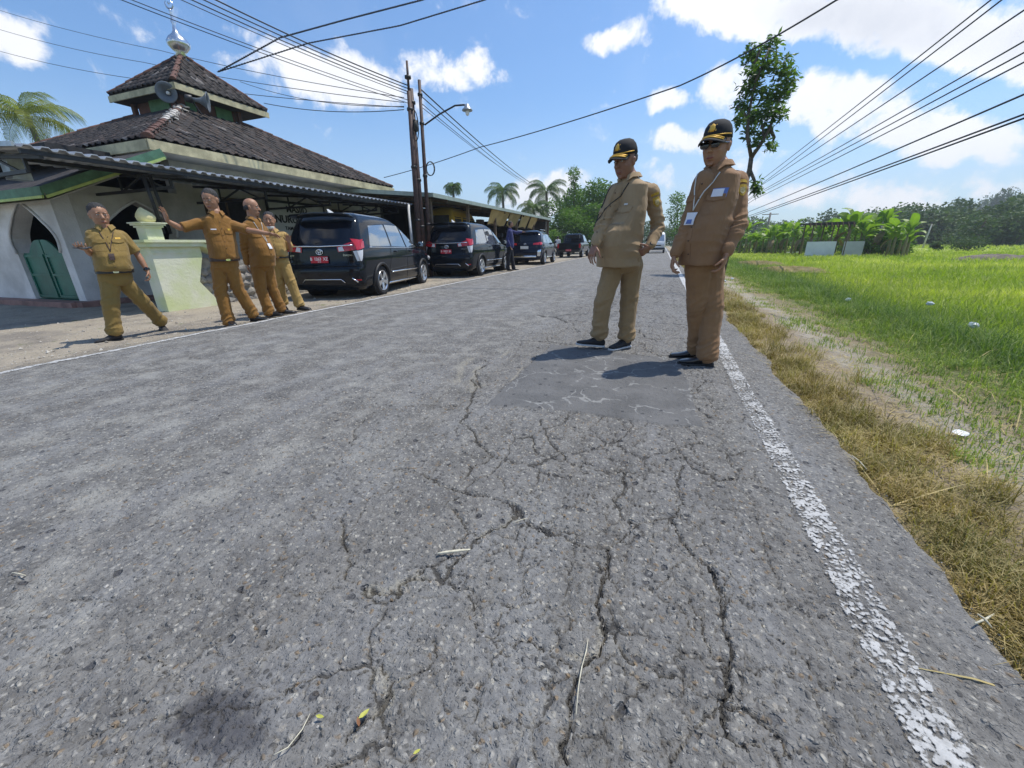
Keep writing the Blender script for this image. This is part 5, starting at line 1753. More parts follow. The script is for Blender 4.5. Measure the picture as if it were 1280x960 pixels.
    emblem(t, 0, b.YR(0, 1.0) - .022, .995, .078)
    plate(b, t, -.02, .84, .40, .135, txt, M_PLATER, .088)
    mb = MB(); 
    for z in (.70, .30): mb.tube([(x, b.YR(x, z) - .004, z) for x in np.linspace(-.86, .86, 17)], .008, 5)
    for s in (-1, 1): mb.tube([(s * .60, b.YR(.6, z) - .001, z) for z in (.72, .9, 1.0)], .005, 5)
    mb.build('bumper_seam', M_SEAM, t)
    MB().tube([(-.5, b.YR(.5, .4) - .02, .36), (-.42, b.YR(.4, .4) - .022, .43), (.42, b.YR(.4, .4) - .022, .43), (.5, b.YR(.5, .4) - .02, .36)], .012, 6).build('bumper_accent', M_CHROME, t, True)
    lettering('Innova', .075, M_CHROME, t, (.62, b.YR(.62, .93) - .02, .925), (math.pi / 2, 0, .10), world=False)
    lettering('2.4 V', .05, M_CHROME, t, (-.66, b.YR(.66, .93) - .02, .925), (math.pi / 2, 0, -.10), world=False)
    MB().add([(-.02, .62, 1.79), (.02, .62, 1.79), (.015, .86, 1.80), (-.015, .86, 1.80), (0, .58, 1.87), (0, .64, 1.875)], [(0, 4, 5, 3), (1, 2, 5, 4), (0, 1, 4), (2, 3, 5)]).build('aerial', M_WHITE, t)
    MB().bar((-.1, b.yr(1.2) - .03, 1.17), (.32, b.yr(1.3) - .012, 1.22), .012).build('rear_wiper', M_TRIM, t)
    MB().box((0, 2.4, .24), (1.5, 3.6, .1)).build('underbody', M_TRIM, t)
    return t


def place_by_wheels(rr, fr, wy, wx):
    """yaw and origin of a car whose right wheels stand near rr and fr"""
    rr = np.array(rr[:2]); fr = np.array(fr[:2])
    d = (fr - rr) / np.linalg.norm(fr - rr)
    yaw = math.atan2(-d[0], d[1])
    right = np.array([d[1], -d[0]])
    o = rr - d * wy - right * wx
    return o, yaw


G_MPV = 'black government cars parked nose to tail along the kerb'
o, yw = place_by_wheels(gnd(481, 368, -.08), gnd(533, 354, -.08), .98, .9)
mpv('parked_car', 'nearest black people carrier with red plate beside the group of four men', (o[0], o[1], -.085), yw, 'B  1263  XZ', G_MPV)
o, yw = place_by_wheels(gnd(603, 344, -.03), gnd(636, 337, -.02), .98, .9)
mpv('parked_car', 'second black people carrier with red plate, just behind the man in blue', (o[0], o[1], -.03), yw, 'B  1022  JA', G_MPV)


def suv(loc, rz):
    t = thing('parked_car', 'dark blue-black crossover with pale plate behind the man in blue', 'car', loc, rz, G_MPV)
    b = Body(rear=[(.25, .12), (.34, .04), (.66, 0), (.78, .05), (1.0, .08), (1.12, .14), (1.5, .40), (1.62, .55), (1.70, .80)],
             front=[(.25, 4.25), (.4, 4.38), (.72, 4.38), (.92, 4.25), (1.0, 3.9), (1.06, 3.45), (1.3, 3.05), (1.5, 2.7), (1.62, 2.35), (1.70, 1.9)],
             width=[(.25, .80), (.34, .86), (.6, .89), (.85, .90), (1.0, .88), (1.06, .86), (1.35, .78), (1.55, .70), (1.64, .62), (1.70, .45)],
             zs=[.25, .3, .36, .44, .52, .6, .68, .76, .84, .92, .98, 1.03, 1.08, 1.16, 1.25, 1.35, 1.45, 1.53, 1.60, 1.65, 1.68, 1.70], corner_r=.2)
    wy = (.88, 3.50); wr = .34
    V, F = b.shell([(y, wr) for y in wy], wr + .06)
    MB().add(V, F).build('body', M_NPAINT, t, auto=38)
    mb = MB()
    for y in wy:
        for s in (-1, 1):
            MB().tube([(s * (b.X(y + .39 * math.cos(a), wr + .39 * math.sin(a)) + .006), y + .39 * math.cos(a), wr + .39 * math.sin(a)) for a in np.linspace(-.15, math.pi + .15, 20)], .05, 8).build('wheel_arch', M_TRIM, t, True)
    for y in wy:
        for s in (-1, 1): wheel(t, (s * .79, y, wr), wr, .21, s, 8)
    for s in (1, -1):
        for bt, tp in (([(.66, 1.1), (1.5, 1.08)], [(.95, 1.42), (1.5, 1.5)]), ([(1.57, 1.08), (2.38, 1.06)], [(1.57, 1.505), (2.28, 1.51)]), ([(2.45, 1.06), (3.3, 1.05)], [(2.36, 1.51), (2.64, 1.46)])):
            mb = MB(); b.patch_side(mb, s, bt, tp); mb.build('window', M_GLASS, t, True)
        mb = MB(); b.patch_rear(mb, [(s * .42, .98), (s * .84, .99)][::s], [(s * .44, 1.07), (s * .84, 1.12)][::s], off=.016)
        b.patch_side(mb, s, [(.12, .98), (.42, 1.04)], [(.16, 1.12), (.42, 1.10)], 6, 3, off=.012); mb.build('tail_lamp', M_LAMPR, t, True)
        mb = MB(); b.patch_rear(mb, [(s * .66, .44), (s * .80, .44)][::s], [(s * .68, .72), (s * .84, .76)][::s], off=.014); mb.build('bumper_vent', M_CHROME, t, True)
        MB().loft([((s * .87, 3.15, 1.08), (0, .03, 0), (0, 0, .03)), ((s * 1.02, 3.18, 1.12), (0, .06, 0), (0, 0, .07)), ((s * 1.07, 3.18, 1.12), (0, .03, 0), (0, 0, .04))], 12).build('wing_mirror', M_NPAINT, t, True)
        MB().tube([(s * (b.X(y, .36) + .012), y, .36) for y in np.linspace(1.4, 3.0, 10)], .03, 8).build('sill_strip', M_CHROME, t, True)
        MB().tube([(s * .62, y, 1.73) for y in np.linspace(.9, 2.3, 8)], .018, 6).build('roof_rail', M_CHROME, t, True)
        for y in (1.62, 2.52): MB().tube([(s * (b.X(y + k * .03, .96) + (.03 if 0 < k < 6 else .005)), y + k * .03, .96) for k in range(7)], .012, 6).build('door_handle', M_CHROME, t, True)
    mb = MB(); b.patch_rear(mb, [(-.70, 1.13), (.70, 1.13)], [(-.60, 1.46), (.60, 1.46)], 14, 6); mb.build('rear_window', M_RGLASS, t, True)
    mb = MB(); b.patch_front(mb, [(-.7, 1.08), (.7, 1.08)], [(-.58, 1.53), (.58, 1.53)], 10, 6); mb.build('windscreen', M_GLASS, t, True)
    MB().loft([((-.62, .50, 1.60), (0, .08, 0), (0, 0, .025)), ((0, .38, 1.63), (0, .14, 0), (0, 0, .03)), ((.62, .50, 1.60), (0, .08, 0), (0, 0, .025))], 10).build('spoiler', M_NPAINT, t, True)
    plate(b, t, -.02, .86, .42, .14, 'AB  1487  QA', M_WHITE, .075)
    emblem(t, 0, b.YR(0, 1.03) - .02, 1.03, .065)
    MB().loft([((-.6, .04, .42), (0, .06, 0), (0, 0, .05)), ((0, -.02, .42), (0, .06, 0), (0, 0, .06)), ((.6, .04, .42), (0, .06, 0), (0, 0, .05))], 10).build('skid_plate', M_CHROME, t, True)
    MB().box((0, 2.2, .28), (1.4, 3.4, .1)).build('underbody', M_TRIM, t)
    return t


o, yw = place_by_wheels(gnd(681, 330, 0), gnd(694, 327, 0), .88, .88)
suv((o[0], o[1], -.01), yw)

# pickup truck
t = thing('pickup_truck', 'black pickup truck with red plate parked farthest along the left side', 'truck', (-6.65, 31.3, -.01), .02, G_MPV)
b = Body(rear=[(.42, .03), (.5, 0), (1.0, 0), (1.08, .02)], front=[(.42, 5.1), (.55, 5.18), (.85, 5.15), (1.0, 4.9), (1.08, 4.4)],
         width=[(.42, .84), (.55, .9), (.9, .92), (1.04, .90), (1.08, .88)], zs=[.42, .5, .58, .66, .74, .82, .9, .98, 1.04, 1.08], corner_r=.08)
V, F = b.shell([(1.05, .38), (4.15, .38)], .44); MB().add(V, F).build('body', M_BPAINT, t, auto=38)
b2 = Body(rear=[(1.05, 1.75), (1.1, 1.76), (1.7, 1.92), (1.78, 2.1)], front=[(1.05, 4.1), (1.1, 4.0), (1.7, 3.1), (1.78, 2.9)],
          width=[(1.05, .88), (1.2, .85), (1.65, .70), (1.74, .62), (1.78, .45)], zs=[1.05, 1.12, 1.2, 1.3, 1.4, 1.5, 1.6, 1.68, 1.74, 1.78], corner_r=.1)
V, F = b2.shell([], .1); MB().add(V, F).build('cab', M_BPAINT, t, auto=38)
mb = MB(); b2.patch_rear(mb, [(-.66, 1.25), (.66, 1.25)], [(-.56, 1.6), (.56, 1.6)]); mb.build('rear_window', M_RGLASS, t, True)
for s in (1, -1):
    mb = MB(); b2.patch_side(mb, s, [(1.95, 1.2), (3.75, 1.18)], [(2.08, 1.62), (3.15, 1.6)]); mb.build('window', M_GLASS, t, True)
    MB().box((s * .83, -.01, .86), (.13, .04, .3)).build('tail_lamp', M_LAMPR, t)
    MB().box((s * .96, 4.0, 1.2), (.16, .06, .16)).build('wing_mirror', M_CHROME, t)
    for y in (1.05, 4.15): wheel(t, (s * .80, y, .38), .38, .24, s, 6)
MB().box((0, -.08, .52), (1.6, .12, .13)).build('bumper', M_TRIM, t)
MB().box((0, -.012, .80), (1.4, .012, .34)).build('tailgate', M_BPAINT, t)
p_ = MB().box((0, -.15, .56), (.42, .012, .13)).build('number_plate', M_PLATER, t)
lettering('B  9021  XA', .085, M_PLATEW, p_, (0, -.158, .56), (math.pi / 2, 0, 0), world=False, sx=.9)
MB().box((.15, 1.2, 1.55), (.9, .5, .25)).bar((-.6, .9, 1.08), (-.6, .9, 1.6), .05).bar((.6, .9, 1.08), (.6, .9, 1.6), .05).bar((-.6, .9, 1.6), (.6, .9, 1.6), .05).build('roll_bar', M_TRIM, t)

# oncoming white van
t = thing('white_van', 'white oncoming van in the right lane far behind the two nearest men', 'van', (-.55, 44.2, 0), math.pi)
b = Body(rear=[(.3, 0), (1.9, .1), (1.96, .2)], front=[(.3, 1.75), (.5, 1.85), (.9, 1.85), (1.1, 1.75), (1.7, 1.25), (1.9, 1.05), (1.96, .9)],
         width=[(.3, .80), (.5, .84), (1.1, .84), (1.6, .77), (1.88, .70), (1.96, .5)], zs=[.3, .4, .5, .7, .9, 1.0, 1.1, 1.3, 1.5, 1.7, 1.82, 1.9, 1.96], corner_f=.2)
b.rear = [(z, y - 2.3) for z, y in b.rear]; b.front = [(z, y - .2) for z, y in b.front]
V, F = b.shell([(-1.5, .3), (.9, .3)], .35); MB().add(V, F).build('body', M_WPAINT, t, auto=38)
mb = MB(); b.patch_front(mb, [(-.72, 1.12), (.72, 1.12)], [(-.66, 1.68), (.66, 1.68)]); mb.build('windscreen', M_GLASS, t, True)
MB().box((0, 1.66, .42), (1.6, .08, .18)).build('bumper', M_TRIM, t)
MB().box((0, 1.655, .72), (.9, .03, .10)).build('grille', M_TRIM, t)
for s in (1, -1):
    MB().box((s * .62, 1.63, .76), (.28, .05, .17)).build('headlamp', M_LAMPW, t, bevel=.01)
    MB().box((s * .95, 1.2, 1.2), (.14, .06, .24)).build('wing_mirror', M_TRIM, t)
    mb = MB(); b.patch_side(mb, s, [(.0, 1.12), (1.25, 1.12)], [(.05, 1.6), (.85, 1.6)]); mb.build('window', M_GLASS, t, True)
    for y in (-1.5, .9): wheel(t, (s * .74, y, .3), .3, .18, s, 6)

# yellow minibus under the shed roof
c = atx(553, 300, -9.0)
t = thing('yellow_minibus', 'yellow minibus standing under the shed roof behind the second black car', 'minibus', (-10.1, 17.9, -.02), .08)
t.scale = (.86, 1, 1.27)
b = Body(rear=[(.3, .05), (.5, 0), (1.2, .02), (1.9, .16), (2.12, .30), (2.2, .5)], front=[(.3, 4.0), (1.0, 4.05), (1.2, 3.9), (1.9, 3.3), (2.12, 3.0), (2.2, 2.6)],
         width=[(.3, .78), (.5, .84), (1.2, .84), (1.8, .78), (2.05, .68), (2.16, .52), (2.2, .35)], zs=[.3, .45, .6, .8, 1.0, 1.2, 1.35, 1.5, 1.65, 1.8, 1.92, 2.02, 2.10, 2.16, 2.2])
V, F = b.shell([(.85, .3), (3.2, .3)], .36); MB().add(V, F).build('body', M_YPAINT, t, auto=38)
mb = MB(); b.patch_rear(mb, [(-.6, 1.35), (.6, 1.35)], [(-.54, 1.9), (.54, 1.9)]); mb.build('rear_window', M_GLASS, t, True)
for s in (1, -1):
    for ya, yb in ((.35, 1.25), (1.35, 2.2), (2.3, 3.3)):
        mb = MB(); b.patch_side(mb, s, [(ya, 1.35), (yb, 1.35)], [(ya + .05, 1.85), (yb - .1, 1.85)]); mb.build('window', M_GLASS, t, True)
    for y in (.85, 3.2): wheel(t, (s * .74, y, .3), .3, .18, s, 6)
    MB().box((s * .7, .0, .9), (.12, .05, .3)).build('tail_lamp', M_LAMPR, t)

# ------------------------------------------------------------------ people
from mathutils.bvhtree import BVHTree

M_SKIN = mat('skin_tan', (.38, .20, .115), .5, col2=(.31, .155, .085), scale=14, bump=.12, bscale=90)
M_SKIN2 = mat('skin_brown', (.30, .15, .092), .5, col2=(.24, .115, .07), scale=14, bump=.12, bscale=90)
M_LIP = mat('lips', (.24, .07, .055), .5)
M_EYEW = mat('eye_white', (.62, .60, .56), .3)
M_EYEB = mat('iris', (.015, .01, .008), .2)
M_HAIR = mat('black_hair', (.012, .011, .011), .6, bump=.6, bscale=140)
M_HAIRG = mat('grey_hair', (.03, .028, .027), .7, var=.5, scale=60, bump=.6, bscale=140)
def cloth(name, col, dark):
    m = bpy.data.materials.new(name); m.use_nodes = True
    t = NT(m.node_tree)
    P = t.n('ShaderNodeTexCoord').outputs['Object']
    c = t.mixc(t.ramp(t.noise(P, 5, 4, .6), .3, .75), col, dark)
    c = t.mixc(t.math('MULTIPLY', t.noise(P, 420, 2, .5), .25), c, tuple(k * .65 for k in col))
    p = t.n('ShaderNodeBsdfPrincipled', {'Base Color': c, 'Roughness': .82, 'Specular IOR Level': .25, 'Sheen Weight': .12})
    w = t.n('ShaderNodeTexNoise', {'Vector': t.vmath('MULTIPLY', P, (1, 1, .55)), 'Scale': 11.0, 'Detail': 3.0, 'Roughness': .5, 'Distortion': 1.2})
    b = t.n('ShaderNodeBump', {'Height': w.outputs[0], 'Strength': .35, 'Distance': .03})
    b2 = t.n('ShaderNodeBump', {'Height': t.noise(P, 500, 2), 'Strength': .15, 'Distance': .002, 'Normal': b.outputs[0]})
    t.t.links.new(b2.outputs[0], p.inputs['Normal'])
    t.n('ShaderNodeOutputMaterial', {'Surface': p.outputs[0]})
    return m
M_KHK_L = cloth('khaki_sand_cloth', (.38, .27, .155), (.315, .22, .12))
M_KHK_LT = cloth('khaki_sand_trousers', (.33, .225, .115), (.265, .18, .09))
M_KHK_R = cloth('khaki_brown_cloth', (.30, .17, .088), (.25, .14, .07))
M_KHK_RT = cloth('khaki_brown_trousers', (.295, .165, .078), (.235, .13, .06))
M_KHK_W = cloth('olive_khaki_cloth', (.275, .185, .055), (.225, .15, .042))
M_KHK_T = cloth('ochre_khaki_cloth', (.275, .135, .030), (.22, .105, .022))
M_KHK_F = cloth('yellow_khaki_cloth', (.42, .28, .095), (.35, .23, .075))
M_BLUES = cloth('navy_cloth', (.045, .05, .16), (.03, .035, .11))
M_DARKT = cloth('dark_trouser_cloth', (.018, .018, .022), (.012, .012, .015))
M_SHOE = mat('black_leather', (.012, .012, .013), .28, coat=.3)
M_SHOES = mat('black_sneaker', (.018, .018, .02), .75)
M_SOLE = mat('white_sole', (.55, .55, .54), .6)
M_BELT = mat('brown_belt', (.045, .02, .012), .4)
M_BELTK = mat('black_belt', (.012, .011, .01), .4)
M_GOLD = mat('gold_braid', (.70, .42, .06), .4, metal=.3)
M_CAP = mat('black_cap_cloth', (.012, .013, .016), .85)
M_BADGE = mat('white_card', (.72, .72, .76), .35)
M_BADGEB = mat('blue_card_print', (.10, .16, .42), .4)
M_PATCHY = mat('yellow_embroidery', (.62, .42, .05), .75, col2=(.40, .25, .03), scale=60)
M_WATCH = mat('watch_black', (.015, .015, .016), .3)
M_PHONE = mat('phone_black', (.012, .012, .014), .15)
M_MASK = mat('face_mask', (.62, .62, .60), .8)


def voxel(mb, name, size, mat_, parent, smooth=6, factor=.5, wr=None, amp=0.0, nsc=14.0, deci=None, seed=0):
    """fuse overlapping closed shapes into one skin"""
    me = mb.mesh(name + '_raw')
    tmp = bpy.data.objects.new('tmp', me); COL.objects.link(tmp)
    md = tmp.modifiers.new('r', 'REMESH'); md.mode = 'VOXEL'; md.voxel_size = size; md.use_smooth_shade = True
    if smooth:
        ms = tmp.modifiers.new('s', 'SMOOTH'); ms.factor = factor; ms.iterations = smooth
    dg = bpy.context.evaluated_depsgraph_get()
    out = bpy.data.meshes.new_from_object(tmp.evaluated_get(dg))
    bpy.data.objects.remove(tmp); bpy.data.meshes.remove(me)
    n = len(out.vertices)
    co = np.zeros(n * 3, np.float32); out.vertices.foreach_get('co', co); co = co.reshape(-1, 3)
    nr = np.zeros(n * 3, np.float32); out.vertices.foreach_get('normal', nr); nr = nr.reshape(-1, 3)
    d = np.zeros(n)
    for (c, ax, a, lam, rad) in (wr or []):
        c = np.array(c); ax = np.array(ax) / (np.linalg.norm(ax) + 1e-9)
        v = co - c
        u = v @ ax
        rr = np.linalg.norm(v, axis=1)
        f = np.clip(1 - rr / rad, 0, 1) ** .8
        e1 = np.cross(ax, (.3, .9, .2)); e1 /= np.linalg.norm(e1); e2 = np.cross(ax, e1)
        k1 = v @ e1; k2 = v @ e2
        sel = np.nonzero(f > 0)[0]
        # creases: noise squeezed along the limb, drawn out and slanted across it
        un = (u + .55 * k1 - .35 * k2)[sel] / (lam * 1.35); a1 = k1[sel] / (lam * 4.5); a2 = k2[sel] / (lam * 4.5)
        nz = np.array([mnoise.noise(Vector((p_, q_, r_))) for p_, q_, r_ in zip(un + seed * 7.7, a1, a2)])
        d[sel] += a * 1.9 * f[sel] * (1 - 2.6 * np.abs(nz))
    if amp:
        s = Vector((seed * 3.1, 0, 0))
        d += np.array([mnoise.noise(Vector(p) * nsc + s) + .5 * mnoise.noise(Vector(p) * nsc * 2.3 + s) for p in co]) * amp
    co = co + nr * d[:, None]
    out.vertices.foreach_set('co', co.astype(np.float32).ravel())
    out.polygons.foreach_set('use_smooth', [True] * len(out.polygons))
    out.name = name
    out.materials.clear(); out.materials.append(mat_)
    out.update()
    return link(name, out, parent)


def add_hand(mb, wrist, d, palm, thumb, curl=.5, spread=.25, s=1.0, curls=None):
    """palm, four jointed fingers and a thumb; d to the fingers, palm = way the palm faces, thumb = thumb side"""
    wrist = Vector(wrist); d = Vector(d).normalized(); palm = Vector(palm); palm = (palm - d * palm.dot(d)).normalized()
    t = palm.cross(d).normalized()
    if t.dot(Vector(thumb)) < 0: t = -t
    c = wrist + d * .05 * s
    mb.loft([(wrist - d * .005, t * .026 * s, palm * .019 * s), (wrist + d * .03 * s, t * .036 * s, palm * .016 * s), (wrist + d * .065 * s, t * .042 * s, palm * .0145 * s), (wrist + d * .092 * s, t * .040 * s, palm * .011 * s)], 12, 2.6)
    L = (.078, .086, .080, .062)
    for i, l in enumerate(L):
        o = (1.5 - i) * .0215 * s
        b = wrist + d * (.086 - (.012 if i == 3 else 0) - (.004 if i == 0 else 0)) * s + t * o
        dd = (d + t * spread * (1.5 - i) * .33).normalized()
        cu = (curls[i] if curls else curl) * (1 + .12 * i)
        p = b; a = cu * .55
        for k, (fr, r) in enumerate(((.45, .0088), (.31, .0080), (.26, .0072))):
            v = (dd * math.cos(a) + palm * math.sin(a)).normalized()
            q = p + v * l * fr * s
            mb.cap(p, q, r * s, (r - .0007) * s, 8)
            p = q; a += cu * .8
    b = wrist + d * .028 * s + t * .028 * s
    v = (d * .62 + t * .72 + palm * .30).normalized()
    q = b + v * .042 * s; mb.cap(b, q, .012 * s, .0105 * s, 8)
    v2 = (d * .85 + t * .35 + palm * (.3 + curl * .5)).normalized()
    q2 = q + v2 * .033 * s; mb.cap(q, q2, .0102 * s, .0082 * s, 8)
    q3 = q2 + (v2 + palm * .15).normalized() * .02 * s; mb.cap(q2, q3, .0082 * s, .0065 * s, 8)


class Fig:
    def __init__(self, foot, z=0.0, depth=0.0):
        g = gnd(foot[0], foot[1], z)
        self.base = Vector(g)
        n = np.array([g[0], g[1], 0.0]); n /= np.linalg.norm(n)
        self.n = n; self.r = np.array([n[1], -n[0], 0.0])
        self.z = z

    def P(self, px, py, d=0.0):
        """point seen at photo position (px, py), d metres behind the plane the person stands in"""
        D = ray(px, py)
        k = (np.array(self.base) - CAM) @ self.n + d
        return Vector(CAM + D * (k / (D @ self.n))) - self.base

    def F(self, deg):
        a = math.radians(deg)
        return Vector(-self.n * math.cos(a) + self.r * math.sin(a))

    def A(self, deg):
        """the person's own left when facing deg"""
        a = math.radians(deg)
        return Vector(self.r * math.cos(a) + self.n * math.sin(a))


def decal(bvh, name, parent, m, origin_fn, w, h, nu=4, nv=4, off=.004, thick=.004, round_=False, shape=None):
    """small cloth or card patch laid on a surface: origin_fn(u, v) gives ray start and direction"""
    V = []; ok = True
    for j in range(nv + 1):
        for i in range(nu + 1):
            u, v = i / nu - .5, j / nv - .5
            if shape: u, v = shape(u, v)
            o, d = origin_fn(u * w, v * h)
            hit = bvh.ray_cast(o, d, 2.0)
            if hit[0] is None:
                return None
            V.append(hit[0] - Vector(d) * off)
    c = V[len(V) // 2].copy()
    F = [tuple(f) for f in grid_faces(nu + 1, nv + 1)]
    d = Vector(origin_fn(0, 0)[1])
    k = len(V)
    V2 = V + [p + d * thick for p in V]
    bnd = [i for i in range(nu + 1)] + [(j + 1) * (nu + 1) - 1 for j in range(1, nv + 1)] + [nv * (nu + 1) + i for i in range(nu - 1, -1, -1)] + [j * (nu + 1) for j in range(nv - 1, 0, -1)]
    F2 = F + [tuple(x + k for x in f[::-1]) for f in F] + [(bnd[i], bnd[(i + 1) % len(bnd)], bnd[(i + 1) % len(bnd)] + k, bnd[i] + k) for i in range(len(bnd))]
    bm = MB().add(V2, F2)
    return bm.build(name, m, parent, False, auto=60)


def person(label, fig, S):
    """S: joints and looks. Returns the thing."""
    f = fig
    t = thing('person', label, 'person', f.base, 0, S.get('group'))
    vs = S.get('vox', .006)
    skin = S.get('skin', M_SKIN)
    Fb = f.F(S['face']); Ab = f.A(S['face'])
    N = S['neck']; H = S['hip']; SH_L, SH_R = S['shL'], S['shR']
    up = (N - H).normalized()
    # ---- head frame
    Hc = S['head']; Fh = f.F(S['hface']); tilt = S.get('hpitch', 0)
    Fh = (Fh * math.cos(tilt) + Vector((0, 0, -1)) * math.sin(tilt)).normalized()
    roll = S.get('hroll', 0)
    Uh = (Vector((0, 0, 1)) + Vector(f.r) * roll); Uh = (Uh - Fh * Uh.dot(Fh)).normalized(); Rh = Fh.cross(Uh)   # Rh: the person's right
    hs = S.get('hs', 1.0)
    HR = Matrix((Rh, Fh, Uh)).transposed()
    def hp(x, y, z): return Hc + (Rh * x + Fh * y + Uh * z) * hs
    b = MB()
    b.ell(hp(0, -.012, .035), (.0785 * hs, .094 * hs, .088 * hs), HR, 18, 14)
    b.loft([(hp(0, .018, -.112), Rh * .026 * hs, Fh * .022 * hs), (hp(0, .018, -.100), Rh * .047 * hs, Fh * .042 * hs), (hp(0, .012, -.07), Rh * .061 * hs, Fh * .060 * hs), (hp(0, .008, -.03), Rh * .071 * hs, Fh * .070 * hs), (hp(0, .004, .01), Rh * .070 * hs, Fh * .076 * hs), (hp(0, 0, .05), Rh * .06 * hs, Fh * .07 * hs)], 18, 2.3)
    b.cap(hp(0, .078, .012), hp(0, .098, -.022), .009 * hs, .014 * hs, 8)         # nose
    for s in (-1, 1):
        b.ell(hp(s * .012, .088, -.026), (.008 * hs, .008 * hs, .007 * hs), HR, 8, 6)
        b.ell(hp(s * .036, .055, -.022), (.022 * hs, .018 * hs, .018 * hs), HR, 10, 8)   # cheek
        b.ell(hp(s * .028, .074, .028), (.024 * hs, .010 * hs, .007 * hs), HR, 10, 6)    # brow
        b.ell(hp(s * .079, -.008, -.005), (.008 * hs, .017 * hs, .031 * hs), HR, 8, 8)   # ear
        b.ell(hp(s * .082, -.014, .008), (.010 * hs, .013 * hs, .016 * hs), HR, 8, 6)
    b.ell(hp(0, .076, -.058), (.024 * hs, .012 * hs, .0065 * hs), HR, 10, 6)
    b.ell(hp(0, .073, -.071), (.021 * hs, .012 * hs, .007 * hs), HR, 10, 6)
    b.ell(hp(0, .066, -.098), (.018 * hs, .014 * hs, .013 * hs), HR, 10, 6)
    b.cap(hp(0, -.025, -.05), N - up * .03, .052 * hs, .060 * hs, 14)
    b.cap(N, N - up * .10, .07, .09)
    # trunk and legs under the clothes, arms and hands
    b.cap(N - up * .12, H, .085, .095); b.cap(SH_L, SH_R, .045, .045)
    for k, sh in (('L', SH_L), ('R', SH_R)):
        hp_, kn, an = S['hp' + k], S['kn' + k], S['an' + k]
        b.cap(H, hp_, .07, .065); b.cap(hp_, kn, .065, .05); b.cap(kn, an, .048, .036)
        el, wr_ = S['el' + k], S['wr' + k]
        b.cap(sh, el, .044, .036); b.cap(el, el.lerp(wr_, .35), .036, .038, 12); b.cap(el.lerp(wr_, .35), wr_, .038, .025, 12)
        hd = S['hd' + k]
        if hd is not None:
            add_hand(b, wr_, hd[0], hd[1], hd[2], hd[3], hd[4] if len(hd) > 4 else .25, S.get('hands', 1.0), hd[5] if len(hd) > 5 else None)
    body = voxel(b, 'body', vs, skin, t, 3, .45)
    # ---- face pieces
    for s in (-1, 1):
        e = MB().ell(hp(s * .030, .0735, .010), (.0125 * hs, .008 * hs, .0062 * hs), HR, 10, 8).build('eye', M_EYEW, t, True)
        MB().ell(hp(s * .030, .0805, .010), (.0055 * hs, .003 * hs, .0055 * hs), HR, 8, 6).build('iris', M_EYEB, e, True)
        MB().tube([hp(s * (.012 + k * .0075), .0865 - .0022 * k * k, .030 + .004 * math.sin(k * .8)) for k in range(5)], [.003, .0048, .005, .004, .002], 5).build('eyebrow', S.get('hair') or M_HAIRG, t, True)
    if not S.get('maskon'):
        MB().tube([hp(x, .0885 - abs(x) * .42, -.0645 + abs(x) * S.get('smile', .0)) for x in np.linspace(-.024, .024, 7)], [.002, .005, .006, .0055, .006, .005, .002], 6).build('mouth', M_LIP, t, True)
    if S.get('hair') is not None and not S.get('cap'):
        b = MB()
        b.ell(hp(0, -.0225, .051), (.0815 * hs, .094 * hs, .085 * hs), HR, 20, 14)
        for s in (-1, 1): b.ell(hp(s * .062, -.035, .012), (.018 * hs, .05 * hs, .045 * hs), HR, 10, 8)
        b.ell(hp(0, -.062, .0), (.06 * hs, .045 * hs, .06 * hs), HR, 10, 8)
        voxel(b, 'hair', .006, S['hair'], t, 2, .4, None, .0035, 60)
    if S.get('bald'):
        b = MB()
        for s in (-1, 1): b.ell(hp(s * .066, -.04, .0), (.0135 * hs, .045 * hs, .034 * hs), HR, 10, 8)
        b.ell(hp(0, -.085, -.005), (.05 * hs, .020 * hs, .04 * hs), HR, 10, 8)
        voxel(b, 'hair', .006, M_HAIRG, t, 2, .4)
    if S.get('cap'):
        b = MB()
        prof = [(.0, .155), (.035, .152), (.062, .138), (.08, .112), (.088, .08), (.090, .045)]
        secs = [(hp(0, -.012, h), Rh * max(r, .003) * .95 * hs, Fh * max(r, .003) * 1.13 * hs) for r, h in prof[::-1]]
        b.loft(secs, 22)
        cp = b.build('cap', M_CAP, t, True)
        V = []; nu, nv = 12, 5
        for lay in (0, 1):
            for j in range(nv + 1):
                for i in range(nu + 1):
                    a = (i / nu - .5) * 2.3
                    k = j / nv
                    x = math.sin(a) * (.083 + .006 * k)
                    y = -.012 + math.cos(a) * .100 + k * .068 * max(0, math.cos(a * .68)) ** .8
                    z = .052 - .020 * k - .028 * (math.sin(a) ** 2) + .006 * (1 - k) + lay * .006
                    V.append(hp(x, y, z))
        k0 = (nu + 1) * (nv + 1)
        Fq = [tuple(q) for q in grid_faces(nu + 1, nv + 1)]
        bnd = [i for i in range(nu + 1)] + [(j + 1) * (nu + 1) - 1 for j in range(1, nv + 1)] + [nv * (nu + 1) + i for i in range(nu - 1, -1, -1)] + [j * (nu + 1) for j in range(nv - 1, 0, -1)]
        Fs = Fq + [tuple(x + k0 for x in q[::-1]) for q in Fq] + [(bnd[i], bnd[(i + 1) % len(bnd)], bnd[(i + 1) % len(bnd)] + k0, bnd[i] + k0) for i in range(len(bnd))]
        br = MB().add(V, Fs).build('brim', M_CAP, cp, False, auto=60)
        for kk, rr in ((.30, .0042), (.62, .0042)):
            MB().tube([hp(math.sin(a) * (.083 + .006 * kk), -.012 + math.cos(a) * .100 + kk * .068 * max(0, math.cos(a * .68)) ** .8, .052 - .020 * kk - .028 * math.sin(a) ** 2 + .006 * (1 - kk) + .009) for a in np.linspace(-1.0, 1.0, 15)], rr * S.get('braid', 1), 6).build('gold_braid', M_GOLD, cp, True)
